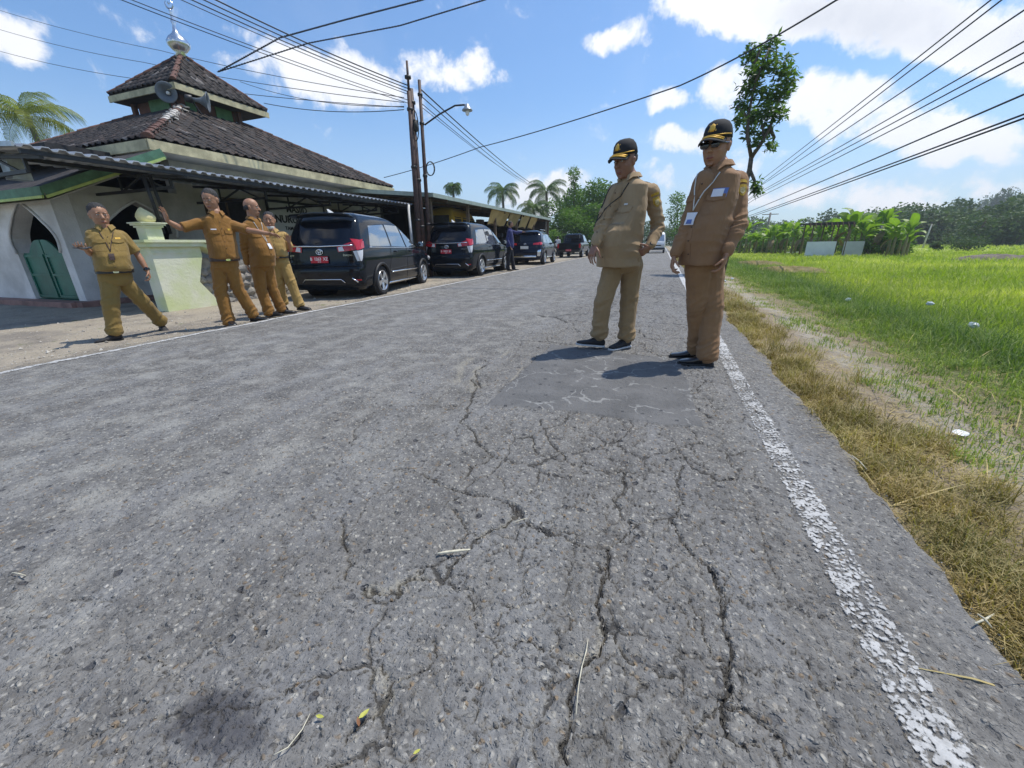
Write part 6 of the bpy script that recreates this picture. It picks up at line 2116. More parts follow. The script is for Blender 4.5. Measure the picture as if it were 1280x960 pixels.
        MB().tube([hp(math.sin(a) * .087, -.012 + math.cos(a) * .1025, .062) for a in np.linspace(-1.5, 1.5, 19)], .0038, 6).build('hat_band', M_GOLD, cp, True)
        e_ = MB()
        e_.loft([(hp(0, .080, .082), Rh * .016 * hs, Fh * .010 * hs), (hp(0, .076, .098), Rh * .021 * hs, Fh * .012 * hs), (hp(0, .068, .116), Rh * .019 * hs, Fh * .010 * hs), (hp(0, .060, .128), Rh * .008 * hs, Fh * .006 * hs)], 10)
        for s in (-1, 1): e_.cap(hp(s * .022, .078, .085), hp(s * .021, .066, .118), .005, .004, 6)
        e_.build('cap_emblem', M_GOLD, cp, True)
        b = MB()
        b.ell(hp(0, -.030, .025), (.0795 * hs, .085 * hs, .05 * hs), HR, 16, 10)
        for s in (-1, 1): b.ell(hp(s * .068, -.030, .018), (.012 * hs, .04 * hs, .036 * hs), HR, 10, 8)
        voxel(b, 'hair', .006, S.get('hair') or M_HAIRG, t, 2, .4)
    if S.get('glasses'):
        g = MB()
        for s in (-1, 1):
            g.loft([(hp(s * .033, .086, .010), Rh * .026 * hs, Uh * .019 * hs), (hp(s * .034, .094, .010), Rh * .029 * hs, Uh * .021 * hs), (hp(s * .035, .098, .010), Rh * .025 * hs, Uh * .018 * hs)], 14, 2.6)
            g.bar(hp(s * .060, .090, .018), hp(s * .083, .0, .014), .004, .008)
        g.bar(hp(-.012, .100, .016), hp(.012, .100, .016), .005, .005)
        g.build('sunglasses', mat('sunglass_lens', (.01, .008, .008), .08, coat=1.0), t, True)
    if S.get('chinmask'):
        MB().loft([(hp(0, .02, -.128), Rh * .03 * hs, Fh * .03 * hs), (hp(0, .02, -.112), Rh * .05 * hs, Fh * .058 * hs), (hp(0, .018, -.085), Rh * .057 * hs, Fh * .066 * hs), (hp(0, .016, -.078), Rh * .052 * hs, Fh * .058 * hs)], 16).build('face_mask', M_MASK, t, True)
    # ---- trousers
    tm = S['tmat']
    b = MB()
    hw = S.get('hipw', .165)
    belly = S.get('belly', .03)
    b.loft([(H - up * .13, Ab * hw * .55, Fb * .10), (H - up * .06, Ab * hw, Fb * .128), (H + up * .02, Ab * hw * .99, Fb * .125), (H + up * .10, Ab * hw * .93, Fb * .122)], 20, 2.2)
    wr = []
    for k in 'LR':
        h_, kn, an = S['hp' + k], S['kn' + k], S['an' + k]
        mid = kn.lerp(an, .5)
        b.cap(h_, kn, .098, .082); b.cap(kn, mid, .082, .078); b.cap(mid, an + (mid - an).normalized() * .0, .078, .070)
        d = (an - mid).normalized()
        fx = d.orthogonal().normalized(); fy = d.cross(fx)
        b.loft([(mid, fx * .077, fy * .077), (an - d * .05, fx * .077, fy * .077), (an + d * .028, fx * .080, fy * .080), (an + d * .04, fx * .068, fy * .068)], 16)
        dn = (kn - h_).normalized(); d2 = (an - kn).normalized()
        wr += [(kn, d2, .0075, .05, .17), (an, d2, .010, .045, .19), (h_ - up * .03, (dn + Ab * .5), .006, .06, .17)]
    wr.append((H - up * .1, Vector((0, 0, 1)) + Ab * .3, .006, .055, .18))
    tr = voxel(b, 'trousers', max(vs, .0065), tm, t, 4, .5, wr, .004, 9, seed=S.get('seed', 0))
    # ---- shirt
    sm_ = S['smat']
    b = MB()
    tuck = S.get('tuck', False)
    hemz = S.get('hem', -.10)
    L_ = (N - H).length
    sw_ = S.get('shw', 1.0); bd = S.get('bdepth', 1.0)
    secs = []
    rows = ((hemz, hw * 1.04, .142 + belly * .6, belly * .8), (0.0, hw * 1.02, .146 + belly * .7, belly * .8), (.10, hw * 1.02, .142 + belly, belly * 1.1), (.22, hw * 1.03, .135 + belly * .9, belly), (.34, hw * 1.06, .128 + belly * .3, belly * .4), (.42, hw * 1.06, .118, .012), (L_ - .06, hw * .98, .095, .0), (L_ - .01, .085, .075, 0), (L_ + .01, .06, .06, 0))
    if tuck: rows = ((.03, hw * .98, .128 + belly * .5, belly * .4),) + ((.06, hw * 1.05, .150 + belly * .9, belly * .9),) + rows[2:]
    for (z, w_, dp, fo) in rows:
        secs.append((H + up * z + Fb * fo, Ab * w_ * sw_, Fb * dp * bd))
    b.loft(secs, 26, 2.25)
    wr = []
    for k, sh in (('L', SH_L), ('R', SH_R)):
        el, wr_ = S['el' + k], S['wr' + k]
        b.cap(N - up * .07, sh, .066, .064)
        b.cap(sh, sh.lerp(el, .5), .070, .064)
        if S.get('short'):
            e2 = sh.lerp(el, .80); d = (e2 - sh).normalized(); fx = d.orthogonal().normalized(); fy = d.cross(fx)
            b.loft([(sh.lerp(el, .4), fx * .064, fy * .064), (e2, fx * .067, fy * .067), (e2 + d * .02, fx * .068, fy * .068), (e2 + d * .025, fx * .05, fy * .05)], 16)
        else:
            b.cap(sh.lerp(el, .5), el, .064, .056); b.cap(el, wr_.lerp(el, .1), .056, .044)
            d = (wr_ - el).normalized(); fx = d.orthogonal().normalized(); fy = d.cross(fx)
            b.loft([(wr_ - d * .08, fx * .044, fy * .044), (wr_ - d * .012, fx * .042, fy * .042), (wr_ - d * .006, fx * .030, fy * .030)], 14)
            wr.append((el, (wr_ - el), .009, .045, .15))
        wr.append((sh.lerp(N, .1) - up * .09, Vector((0, 0, 1)) + Ab * (.8 if k == 'L' else -.8), .007, .055, .16))
    wr.append((H + up * .08 + Ab * .1, Vector((0, 0, 1)) + Ab * .4, .0075, .07, .24))
    wr.append((H + up * .06 - Ab * .1, Vector((0, 0, 1)) - Ab * .3, .0075, .06, .22))
    st = voxel(b, 'shirt', max(vs, .0065), sm_, t, 4, .5, wr, .005, 8, seed=S.get('seed', 0) + 3)
    bvh = BVHTree.FromPolygons([v.co.copy() for v in st.data.vertices], [tuple(p.vertices) for p in st.data.polygons])
    def front(ox, oz, ang=0):
        """ray from in front of the chest: ox to the person's left, oz above the hip"""
        d = -(Fb * math.cos(ang) + Ab * math.sin(ang))
        def fn(u, v):
            p = H + up * (oz + v) + Ab * (ox + u) - d * .6
            return p, d
        return fn
    # placket, pockets, collar, epaulettes
    if not S.get('plain'):
        z0, z1 = (rows[0][0] + .01, L_ - .07)
        decal(bvh, 'placket', t, sm_, front(S.get('plk', 0), (z0 + z1) / 2), .028, z1 - z0, 2, 22, .004, .006)
        for k in range(6):
            fn = front(S.get('plk', 0), z0 + (z1 - z0) * (.12 + .16 * k)); hit = bvh.ray_cast(*fn(0, 0), 2)
            if hit[0] is not None: MB().ell(hit[0] - fn(0, 0)[1] * .006, (.0055, .0055, .0055), None, 8, 6).build('button', M_BELT, t, True)
        for s in (-1, 1):
            pk = decal(bvh, 'pocket', t, sm_, front(s * .085, .335), .105, .115, 5, 5, .003, .006)
            decal(bvh, 'pocket_flap', t, sm_, front(s * .085, .392), .112, .042, 6, 3, .012, .012, shape=lambda u, v: (u, v if v > -.2 else v + abs(u) * .5 - .1))
            # epaulette
            shp = SH_L if s > 0 else SH_R
            mid = N.lerp(shp, .62)
            ax = (shp - N).normalized()
            def fn(u, v, mid=mid, ax=ax): return mid + ax * u + Fb * v + Vector((0, 0, .4)), Vector((0, 0, -1))
            decal(bvh, 'epaulette', t, sm_, fn, .115, .045, 5, 2, .006, .006)
    # collar: two wings standing round the neck
    for s in (-1, 1):
        nb_ = N + up * .012 + Vector((0, 0, .005))
        V = []
        ring = [-2.9, -2.2, -1.5, -.9, -.35]
        for lay in (0, 1):
            for i, a in enumerate(ring):
                dirv = Fb * math.cos(a) + Ab * (-s) * math.sin(a)
                rr = .066 + (.006 if lay else 0)
                open_ = .012 * (i == len(ring) - 1)
                hi = nb_ + dirv * rr + up * (.030 - .012 * i / 4 - (.012 if i == 4 else 0))
                lo = nb_ + dirv * (rr + .022 + .010 * (i >= 3)) - up * (.008 + .018 * (i / 4) ** 2 + (.024 if i == 4 else 0)) + Ab * s * (.010 if i == 4 else 0)
                V += [hi + dirv * .003 * lay, lo + dirv * .006 * lay]
        n_ = len(ring)
        Fc = []
        for i in range(n_ - 1):
            Fc += [(2 * i, 2 * i + 1, 2 * i + 3, 2 * i + 2), tuple(2 * n_ + q for q in (2 * i + 2, 2 * i + 3, 2 * i + 1, 2 * i)), (2 * i, 2 * i + 2, 2 * n_ + 2 * i + 2, 2 * n_ + 2 * i), (2 * i + 1, 2 * n_ + 2 * i + 1, 2 * n_ + 2 * i + 3, 2 * i + 3)]
        e = 2 * (n_ - 1)
        Fc += [(0, 2 * n_, 2 * n_ + 1, 1), (e, e + 1, 2 * n_ + e + 1, 2 * n_ + e)]
        MB().add(V, Fc).build('collar', sm_, t, False, auto=50)
    if tuck:
        b = MB()
        n_ = 30
        V = []
        for (z, k) in ((.018, 0), (.018, .009), (.064, .009), (.064, 0)):
            for i in range(n_):
                a = 2 * math.pi * i / n_
                ct, sn = math.cos(a), math.sin(a)
                V.append(H + up * z + Fb * belly * .45 + Ab * (hw * 1.02 + k + .004) * math.copysign(abs(ct) ** .9, ct) * sw_ + Fb * (.136 + belly * .5 + k) * math.copysign(abs(sn) ** .9, sn))
        Fc = [(r_ * n_ + i, r_ * n_ + (i + 1) % n_, ((r_ + 1) % 4) * n_ + (i + 1) % n_, ((r_ + 1) % 4) * n_ + i) for r_ in range(4) for i in range(n_)]
        bl = b.add(V, Fc).build('belt', S.get('belt', M_BELT), t, False, auto=40)
        MB().loft([(H + up * .041 + Fb * (.142 + belly * .95), Ab * .028, up * .022), (H + up * .041 + Fb * (.152 + belly * .95), Ab * .026, up * .020)], 12, 5).build('buckle', M_CHROME, bl)
    # ---- shoes
    for k in 'LR':
        an = S['an' + k]; td = Vector(S['toe' + k]); td.z = 0; td.normalize()
        sd_ = Vector((td.y, -td.x, 0))
        z0 = S.get('gz' + k, 0.0)
        heel = Vector((an.x, an.y, 0)) - td * .055 + Vector((0, 0, z0))
        pit = S.get('pitch' + k, 0)
        upv = Vector((0, 0, 1)) * math.cos(pit) - td * math.sin(pit); tdv = td * math.cos(pit) + Vector((0, 0, 1)) * math.sin(pit)
        sc_ = S.get('shoe', 1.0)
        secs = []
        for (x, w_, h0, h1) in ((0, .022, .02, .06), (.015, .034, .014, .085), (.06, .038, .012, .098), (.11, .038, .012, .082), (.16, .043, .012, .058), (.21, .045, .012, .046), (.25, .036, .014, .038), (.272, .016, .018, .030)):
            secs.append((heel + tdv * x * sc_ + upv * (h0 + h1) / 2, sd_ * w_, upv * (h1 - h0) / 2))
        sh_ = MB().loft(secs, 16, 2.5).build('shoe', S.get('shoemat', M_SHOE), t, True)
        secs = [(heel + tdv * x * sc_ + upv * .008, sd_ * (w_ + .003), upv * .009) for (x, w_) in ((-.004, .018), (.01, .036), (.06, .040), (.12, .039), (.17, .045), (.215, .047), (.255, .037), (.278, .014))]
        MB().loft(secs, 14, 4).build('sole', S.get('solemat', M_TRIM), sh_, True)
        if S.get('laces'):
            MB().bar(heel + tdv * .10 + upv * .092 - sd_ * .02, heel + tdv * .10 + upv * .092 + sd_ * .02, .006).bar(heel + tdv * .13 + upv * .078 - sd_ * .02, heel + tdv * .13 + upv * .078 + sd_ * .02, .006).build('laces', M_TRIM, sh_)
    # extras
    for (kind, ox, oz, w_, h_, m_) in S.get('decals', []):
        decal(bvh, kind, t, m_, front(ox, oz), w_, h_, 4, 4, .014 if kind == 'id_card' else .009, .003)
    if S.get('armpatch'):
        k = S['armpatch']; sh = SH_L if k == 'L' else SH_R; el = S['el' + k]
        c = sh.lerp(el, .30); dd = (el - sh).normalized()
        outv = (Ab if k == 'L' else -Ab) * 1.0 + Fb * S.get('patchf', .55); outv = (outv - dd * outv.dot(dd)).normalized(); sd2 = outv.cross(dd)
        def fn(u, v): return c + sd2 * u - dd * v + outv * .3, -outv
        a = decal(bvh, 'arm_patch', t, M_PATCHY, fn, .062, .078, 6, 6, .006, .006, shape=lambda u, v: (u * (1 if v > -.1 else max(.15, 1 - (-.1 - v) * 1.8)), v))
        def fn2(u, v): return c + dd * .004 + sd2 * u - dd * v + outv * .3, -outv
        decal(bvh, 'patch_shield', t, mat('patch_print', (.45, .33, .12), .7, col2=(.72, .62, .35), scale=90), fn2, .036, .044, 5, 5, .010, .003, shape=lambda u, v: (u * (1 if v > -.1 else max(.2, 1 - (-.1 - v) * 1.8)), v))
        def fn3(u, v): return c - dd * .062 + sd2 * u - dd * v + outv * .3, -outv
        decal(bvh, 'patch_bar', t, M_PATCHY, fn3, .066, .02, 6, 2, .006, .005, shape=lambda u, v: (u, v + .6 * (.25 - u * u)))
    if S.get('lanyard'):
        ox, oz, col = S['lanyard']
        for s in (-1, 1):
            P = []
            for k in range(9):
                tt = k / 8
                fn = front(ox * tt + s * .062 * (1 - tt) ** 1.2, (L_ - .045) * (1 - tt) + (oz + .05) * tt)
                hit = bvh.ray_cast(*fn(0, 0), 2)
                if hit[0] is not None: P.append(hit[0] - fn(0, 0)[1] * .006)
            if len(P) > 2: MB().tube(P, .0042, 5).build('lanyard', col, t, True)
    if S.get('watch'):
        k = S['watch']; wv = S['wr' + k]; d = (wv - S['el' + k]).normalized(); fx = d.orthogonal().normalized(); fy = d.cross(fx)
        c = wv - d * .015
        w = MB().loft([(c - d * .013, fx * .031, fy * .031), (c - d * .010, fx * .035, fy * .035), (c + d * .010, fx * .035, fy * .035), (c + d * .013, fx * .031, fy * .031)], 16).build('watch', M_WATCH, t, True)
        od = -Vector(f.n); od = (od - d * od.dot(d)).normalized(); sx_ = od.cross(d)
        MB().loft([(c + od * .030, d * .019, sx_ * .017), (c + od * .041, d * .018, sx_ * .016)], 14, 3).build('watch_face', M_PHONE, w)
    return t, Fb, Ab, up, bvh


V3 = lambda *a: Vector(a)
GP2 = 'officials in khaki uniforms on the road'

# --- left of the two nearest men
f = Fig((757, 434), 0.0); P = f.P; n3 = Vector(f.n); r3 = Vector(f.r); UPV = Vector((0, 0, 1)); DN = -UPV
S = dict(face=-42, hface=-40, hpitch=.20, hs=1.10, vox=.0048, skin=M_SKIN2, smat=M_KHK_L, tmat=M_KHK_LT, seed=1,
         head=P(781, 202.5, -.03), neck=P(788, 223, .0), hip=P(779, 322, .02), shL=P(814, 240, .06), shR=P(769, 240, -.04),
         elL=P(823, 283, .10), wrL=P(812, 309, -.05), hdL=((P(802, 317, -.08) - P(813, 309, -.03)), -r3 + n3 * .3, UPV * .2 - n3, 1.0, .1),
         elR=P(752, 284, -.16), wrR=P(744, 306, -.26), hdR=((P(737, 324, -.30) - P(744, 306, -.26)), r3 * .6 + n3 * .6, -n3 - r3 * .3, .45, .5),
         hpL=P(790, 331, .06), hpR=P(768, 331, -.02), knL=P(786, 377, .05), knR=P(754, 376, -.09), anL=P(783, 419, .03), anR=P(749, 416, -.05),
         toeL=(P(762, 436) - P(783, 434)) + (-n3) * .16, toeR=(P(722, 427) - P(757, 429)) - n3 * .05, gzR=.012, pitchR=.10,
         hem=-.075, belly=.075, hipw=.178, cap=True, braid=1.5, hair=M_HAIRG, shoemat=M_SHOES, solemat=M_SOLE, laces=True, armpatch='L', patchf=.55,
         lanyard=(-.10, .15, M_BLACK), decals=[('id_card', -.10, .15, .055, .085, M_BADGE), ('name_tag', -.10, .40, .06, .014, M_BLACK), ('lapel_pin', .085, .435, .028, .014, M_MASK)], watch='L', group=GP2)
person('heavier man in sand khaki and gold-braided cap standing on the dark road patch', f, S)

# --- right of the two nearest men, sunglasses
f = Fig((872, 455), 0.0); P = f.P; n3 = Vector(f.n); r3 = Vector(f.r)
S = dict(face=-32, hface=-22, hpitch=.10, hs=1.10, vox=.0048, skin=M_SKIN, smat=M_KHK_R, tmat=M_KHK_RT, seed=5,
         head=P(895, 184, .02), neck=P(900, 209, .03), hip=P(882, 318, .05), shL=P(922, 227, .12), shR=P(881, 225, -.04),
         elL=P(923, 282, .02), wrL=P(909, 317, -.10), hdL=(DN - r3 * .22, -r3 + n3 * .1, -n3 - r3 * .2, .6, .1),
         elR=P(857, 288, -.08), wrR=P(843, 319, -.12), hdR=((P(838, 341, -.15) - P(843, 319, -.12)), r3 + n3 * .2, -n3, .75, .5),
         hpL=P(889, 332, .09), hpR=P(873, 332, .0), knL=P(890, 386, .06), knR=P(872, 384, .05), anL=P(884, 443, .0), anR=P(872, 434, .17),
         toeL=(P(856, 459) - P(891, 455)) - n3 * .05, toeR=(P(841, 443, .14) - P(872, 444, .14)) - n3 * .03, gzR=0.0,
         hem=-.075, belly=.045, hipw=.155, cap=True, glasses=True, hair=M_HAIR, armpatch='L', patchf=.75, smile=.12,
         lanyard=(-.02, .26, M_MASK), decals=[('id_card', -.02, .255, .058, .085, M_BADGE), ('card_print', -.02, .235, .03, .03, M_BADGEB), ('name_tag', .10, .42, .085, .060, M_BADGEB), ('name_card', .095, .42, .066, .050, M_BADGE)], group=GP2)
t_, Fb_, Ab_, up_, bv = person('man in brown khaki with sunglasses and black cap standing beside the white edge line', f, S)
for o_ in t_.children:
    if o_.name.startswith('name_card'): o_.location = Fb_ * .006
    if o_.name.startswith('card_print'): o_.location = Fb_ * .008

# --- walking man with phone
f = Fig((150, 424), -.08); P = f.P; n3 = Vector(f.n); r3 = Vector(f.r)
S = dict(face=2, hface=14, hpitch=.08, hs=1.08, vox=.0065, skin=M_SKIN, smat=M_KHK_W, tmat=M_KHK_W, seed=9, short=True, tuck=True, belt=M_BELTK,
         head=P(124, 269.5, 0), neck=P(131, 285, 0), hip=P(144, 343, 0), shL=P(151, 295, .02), shR=P(117, 293, .0),
         elL=P(172, 318, .03), wrL=P(184, 338, -.03), hdL=((P(190, 352, -.06) - P(184, 338, -.03)), -r3, -n3, .8),
         elR=P(114, 317, .02), wrR=P(108, 312, -.22), hdR=((P(101, 309, -.34) - P(108, 312, -.22)), UPV, -r3, .7),
         hpL=P(152, 350, .02), hpR=P(137, 350, 0), knL=P(177, 376, .12), knR=P(138, 380, -.08), anL=P(200, 401, .36), anR=P(143, 414, -.06),
         toeL=-n3 + r3 * .25, toeR=-r3 - n3 * .42, gzL=.0, pitchL=-.35, gzR=0.0,
         belly=.05, hipw=.165, hair=M_HAIRG, shoemat=M_SHOES, watch='L', lanyard=(-.01, .22, M_RUST),
         decals=[('id_card', -.01, .21, .05, .075, M_RUST), ('card_print', -.01, .225, .03, .03, M_BADGE), ('lapel_pin', .085, .42, .05, .022, M_GOLD)], group=GP2)
t_, *_ = person('man in olive khaki walking beside the green gate pillar with a phone in his hand', f, S)
ph = thing('mobile_phone', 'dark mobile phone held by the man walking beside the green pillar', 'phone', f.base + P(103, 309.5, -.32))
ph.rotation_euler = (.25, .1, .3)
MB().box((0, 0, 0), (.155, .076, .009)).build('case', M_PHONE, ph, bevel=.003)
MB().box((0, 0, .0052), (.145, .068, .001)).build('screen', M_GLASS, ph)

# --- man with spread arms
f = Fig((300, 404), -.035); P = f.P; n3 = Vector(f.n); r3 = Vector(f.r)
S = dict(face=14, hface=-30, hpitch=.20, hs=1.08, vox=.0065, skin=M_SKIN, smat=M_KHK_T, tmat=M_KHK_T, seed=13, short=True, tuck=True,
         head=P(263, 250.5, 0), neck=P(270, 267, 0), hip=P(281, 328, 0), shL=P(290, 282, .02), shR=P(250, 279, -.02),
         elL=P(312, 288, -.16), wrL=P(335, 292, -.26), hdL=((P(347, 294, -.30) - P(335, 292, -.26)), DN * .8 - n3 * .4, -n3 - UPV * .2, .35, .2),
         elR=P(225, 285, -.10), wrR=P(209, 276, -.16), hdR=((P(205, 264, -.17) - P(209, 276, -.16)), -r3 * .6 - n3 * .4, r3 - UPV * .2, .3, .4),
         hpL=P(289, 336, 0), hpR=P(274, 336, 0), knL=P(298, 362, -.02), knR=P(276, 364, -.03), anL=P(316, 392, .03), anR=P(286, 402, -.08),
         toeL=r3 + n3 * .05 - n3 * .3, toeR=-n3 + r3 * .3,
         belly=.03, hipw=.165, hair=M_HAIRG, decals=[('name_tag', -.09, .425, .06, .014, M_BADGE), ('lapel_pin', .085, .42, .034, .034, M_GOLD)], group=GP2)
t_, *_ = person('man in ochre khaki and brown belt spreading both arms beside the green pillar', f, S)

# --- bald man
f = Fig((345, 394), -.05); P = f.P; n3 = Vector(f.n); r3 = Vector(f.r)
S = dict(face=38, hface=74, hpitch=.05, hs=1.08, vox=.0065, skin=M_SKIN, smat=M_KHK_T, tmat=M_KHK_T, seed=17,
         head=P(315, 260, .02), neck=P(316, 274, .02), hip=P(326, 328, .02), shL=P(329, 287, .12), shR=P(305, 285, -.08),
         elL=P(334, 308, .20), wrL=P(338, 325, .16), hdL=((P(340, 334, .15) - P(338, 325, .16)), -r3, -n3, .5),
         elR=P(306, 310, -.02), wrR=P(309, 330, .02), hdR=((P(311, 340, .02) - P(309, 330, .02)), r3, -n3, .5),
         hpL=P(334, 335, .06), hpR=P(322, 335, -.02), knL=P(340, 360, .06), knR=P(326, 361, -.02), anL=P(351, 385, .08), anR=P(336, 390, -.03),
         toeL=r3 - n3 * .1, toeR=r3 - n3 * .5, hem=-.06,
         belly=.055, hipw=.16, hair=None, bald=True, lanyard=(.02, .24, M_MASK), decals=[('id_card', .02, .24, .055, .08, M_BADGE)], group=GP2)
t_, *_ = person('bald man in khaki with a white card standing close behind the outstretched arm', f, S)

# --- smiling man with lowered mask
f = Fig((366, 388), -.06); P = f.P; n3 = Vector(f.n); r3 = Vector(f.r)
S = dict(face=-6, hface=-8, hpitch=.05, hs=1.08, vox=.0065, skin=M_SKIN, smat=M_KHK_F, tmat=M_KHK_F, seed=21, short=True, tuck=True, belt=M_BELTK,
         head=P(336.5, 276, .05), neck=P(341, 289, .05), hip=P(349, 324, .05), shL=P(355, 295, .06), shR=P(332, 294, .05),
         elL=P(363, 312, .02), wrL=P(361, 303, -.12), hdL=((P(360, 295, -.14) - P(361, 303, -.12)), -n3, -r3, .5, .4),
         elR=P(329, 311, .10), wrR=P(337, 322, .0), hdR=((P(343, 324, -.02) - P(337, 322, .0)), -r3, -n3, .5),
         hpL=P(354, 329, .05), hpR=P(345, 329, .05), knL=P(363, 351, .0), knR=P(349, 353, .08), anL=P(374, 380, -.02), anR=P(354, 377, .20),
         toeL=r3 * .7 - n3 * .6, toeR=-n3 + r3 * .1,
         belly=.03, hipw=.15, hair=M_HAIR, chinmask=True, smile=.2, shw=.95, decals=[('name_tag', -.08, .42, .05, .014, M_BADGE), ('lapel_pin', .08, .40, .03, .04, M_GOLD)], group=GP2)
t_, *_ = person('smiling man in yellow khaki with white mask below his chin beside the nearest car', f, S)

# --- man in blue pointing at the cars
f = Fig((638, 338), -.01); P = f.P; n3 = Vector(f.n); r3 = Vector(f.r)
S = dict(face=118, hface=95, hpitch=0, hs=.95, vox=.011, skin=M_SKIN2, smat=M_BLUES, tmat=M_DARKT, seed=25, plain=True,
         head=P(638.5, 280.5, .0), neck=P(637, 286.5, .0), hip=P(637, 308, .0), shL=P(639, 289, .16), shR=P(637, 289, -.14),
         elL=P(646, 291, .12), wrL=P(652.5, 290, .10), hdL=(r3 - n3 * .1, DN, n3, .2),
         elR=P(634, 299, -.16), wrR=P(638, 308, -.22), hdR=(DN + r3 * .3, r3, -n3, .5),
         hpL=P(638, 310, .08), hpR=P(637, 310, -.08), knL=P(640, 323, .10), knR=P(635, 324, -.08), anL=P(642, 335, .12), anR=P(635, 336, -.10),
         toeL=r3, toeR=r3 - n3 * .3, hem=-.06, belly=.02, hipw=.15, hair=M_HAIR)
person('man in navy shirt and dark trousers pointing beside the second black car', f, S)

# --- two small figures far along the left side
for (px, py, lb, sm2, tm2, fc, gz) in ((745, 322, 'distant person in white shirt standing at the right of the pickup', M_BADGE, M_KHK_RT, -60, 33.5), (697, 320, 'distant person in pale shirt standing left of the pickup', M_MASK, M_DARKT, 150, 36)):
    f = Fig((px, py), 0.0)
    k = gz / f.base.y; f.base = Vector((f.base.x * k, gz, 0)); P = f.P
    n3 = Vector(f.n); r3 = Vector(f.r); A_ = f.A(fc)
    q = lambda a, z, d=0: A_ * a + Vector((0, 0, z)) + f.F(fc) * d
    S = dict(face=fc, hface=fc, vox=.02, skin=M_SKIN2, smat=sm2, tmat=tm2, plain=True, head=q(0, 1.53), neck=q(0, 1.38), hip=q(0, .92), shL=q(.17, 1.34), shR=q(-.17, 1.34),
             elL=q(.22, 1.10), wrL=q(.2, .88, .06), hdL=(DN, n3, r3, .4), elR=q(-.22, 1.1), wrR=q(-.2, .9, .05), hdR=(DN, n3, r3, .4),
             hpL=q(.08, .86), hpR=q(-.08, .86), knL=q(.09, .48, .04), knR=q(-.09, .48), anL=q(.10, .09), anR=q(-.1, .09), toeL=f.F(fc), toeR=f.F(fc), belly=.01, hair=M_HAIR)
    person(lb, f, S)

# ------------------------------------------------------------------ trees and plants
M_BARK = mat('tree_bark', (.14, .11, .08), .9, col2=(.06, .05, .04), scale=9, bump=.6, bscale=40)
M_BARKP = mat('palm_trunk', (.17, .15, .12), .9, var=.4, scale=9, bump=.5)
M_LF_MANGO = leafmat('dark_leaf', (.045, .10, .014), (.20, .29, .045), .46, .45, 2)
M_LF_MID = leafmat('mid_leaf', (.045, .11, .014), (.17, .28, .045), .34, .55, .5)
M_LF_FAR = leafmat('far_leaf', (.04, .08, .025), (.12, .17, .06), .2, .7, .1)
M_LF_PALM = leafmat('palm_leaf', (.04, .085, .02), (.14, .20, .05), .35, .5, .8)
M_LF_PALMY = leafmat('yellow_palm_leaf', (.14, .17, .03), (.36, .36, .07), .4, .5, .8)
M_LF_BAN = leafmat('banana_leaf', (.09, .19, .025), (.26, .36, .06), .45, .45, .7)
M_LF_DRYB = mat('dry_banana_leaf', (.24, .18, .09), .9, var=.4)
M_PSTEM = mat('banana_stem', (.20, .22, .10), .8, col2=(.22, .15, .08), scale=6)


def leaves(P, size, asp, tint, rg, droop=.0, curl=.18):
    """bent leaves (two quads) at points P"""
    n = len(P)
    a = rg.normal(size=(n, 3)); a[:, 2] = a[:, 2] * .6 - droop
    a /= np.linalg.norm(a, axis=1)[:, None]
    b = np.cross(a, rg.normal(size=(n, 3))); b /= np.linalg.norm(b, axis=1)[:, None] + 1e-9
    c = np.cross(a, b)
    s = (size * rg.uniform(.65, 1.25, n))[:, None]
    w = s * asp
    V = np.zeros((n, 6, 3), np.float32)
    V[:, 0] = P; V[:, 1] = P + a * s * .5 + b * w * .5 + c * s * curl * .3; V[:, 2] = P + a * s * .5 - b * w * .5 + c * s * curl * .3
    V[:, 3] = P + a * s - c * s * curl; V[:, 4] = P + a * s * .5
    V[:, 5] = P + a * s * .5
    V = V[:, :5]
    k = np.arange(n)[:, None] * 5
    F = np.concatenate([k + np.array([[0, 1, 4]]), k + np.array([[0, 4, 2]]), k + np.array([[4, 1, 3]]), k + np.array([[4, 3, 2]])])
    return V.reshape(-1, 3), F, np.repeat(tint, 5)


def cloud_pts(cs, rs, n, rg, shell=.55):
    """points in overlapping lumps, mostly near their surface"""
    vol = np.array([r[0] * r[1] * r[2] for r in rs]) ** (2 / 3)
    idx = rg.choice(len(cs), n, p=vol / vol.sum())
    d = rg.normal(size=(n, 3)); d /= np.linalg.norm(d, axis=1)[:, None]
    k = 1 - (1 - shell) * rg.random(n) ** 1.3
    k *= 1 + .12 * rg.normal(size=n)
    return np.array(cs)[idx] + d * np.array(rs)[idx] * k[:, None], d, idx


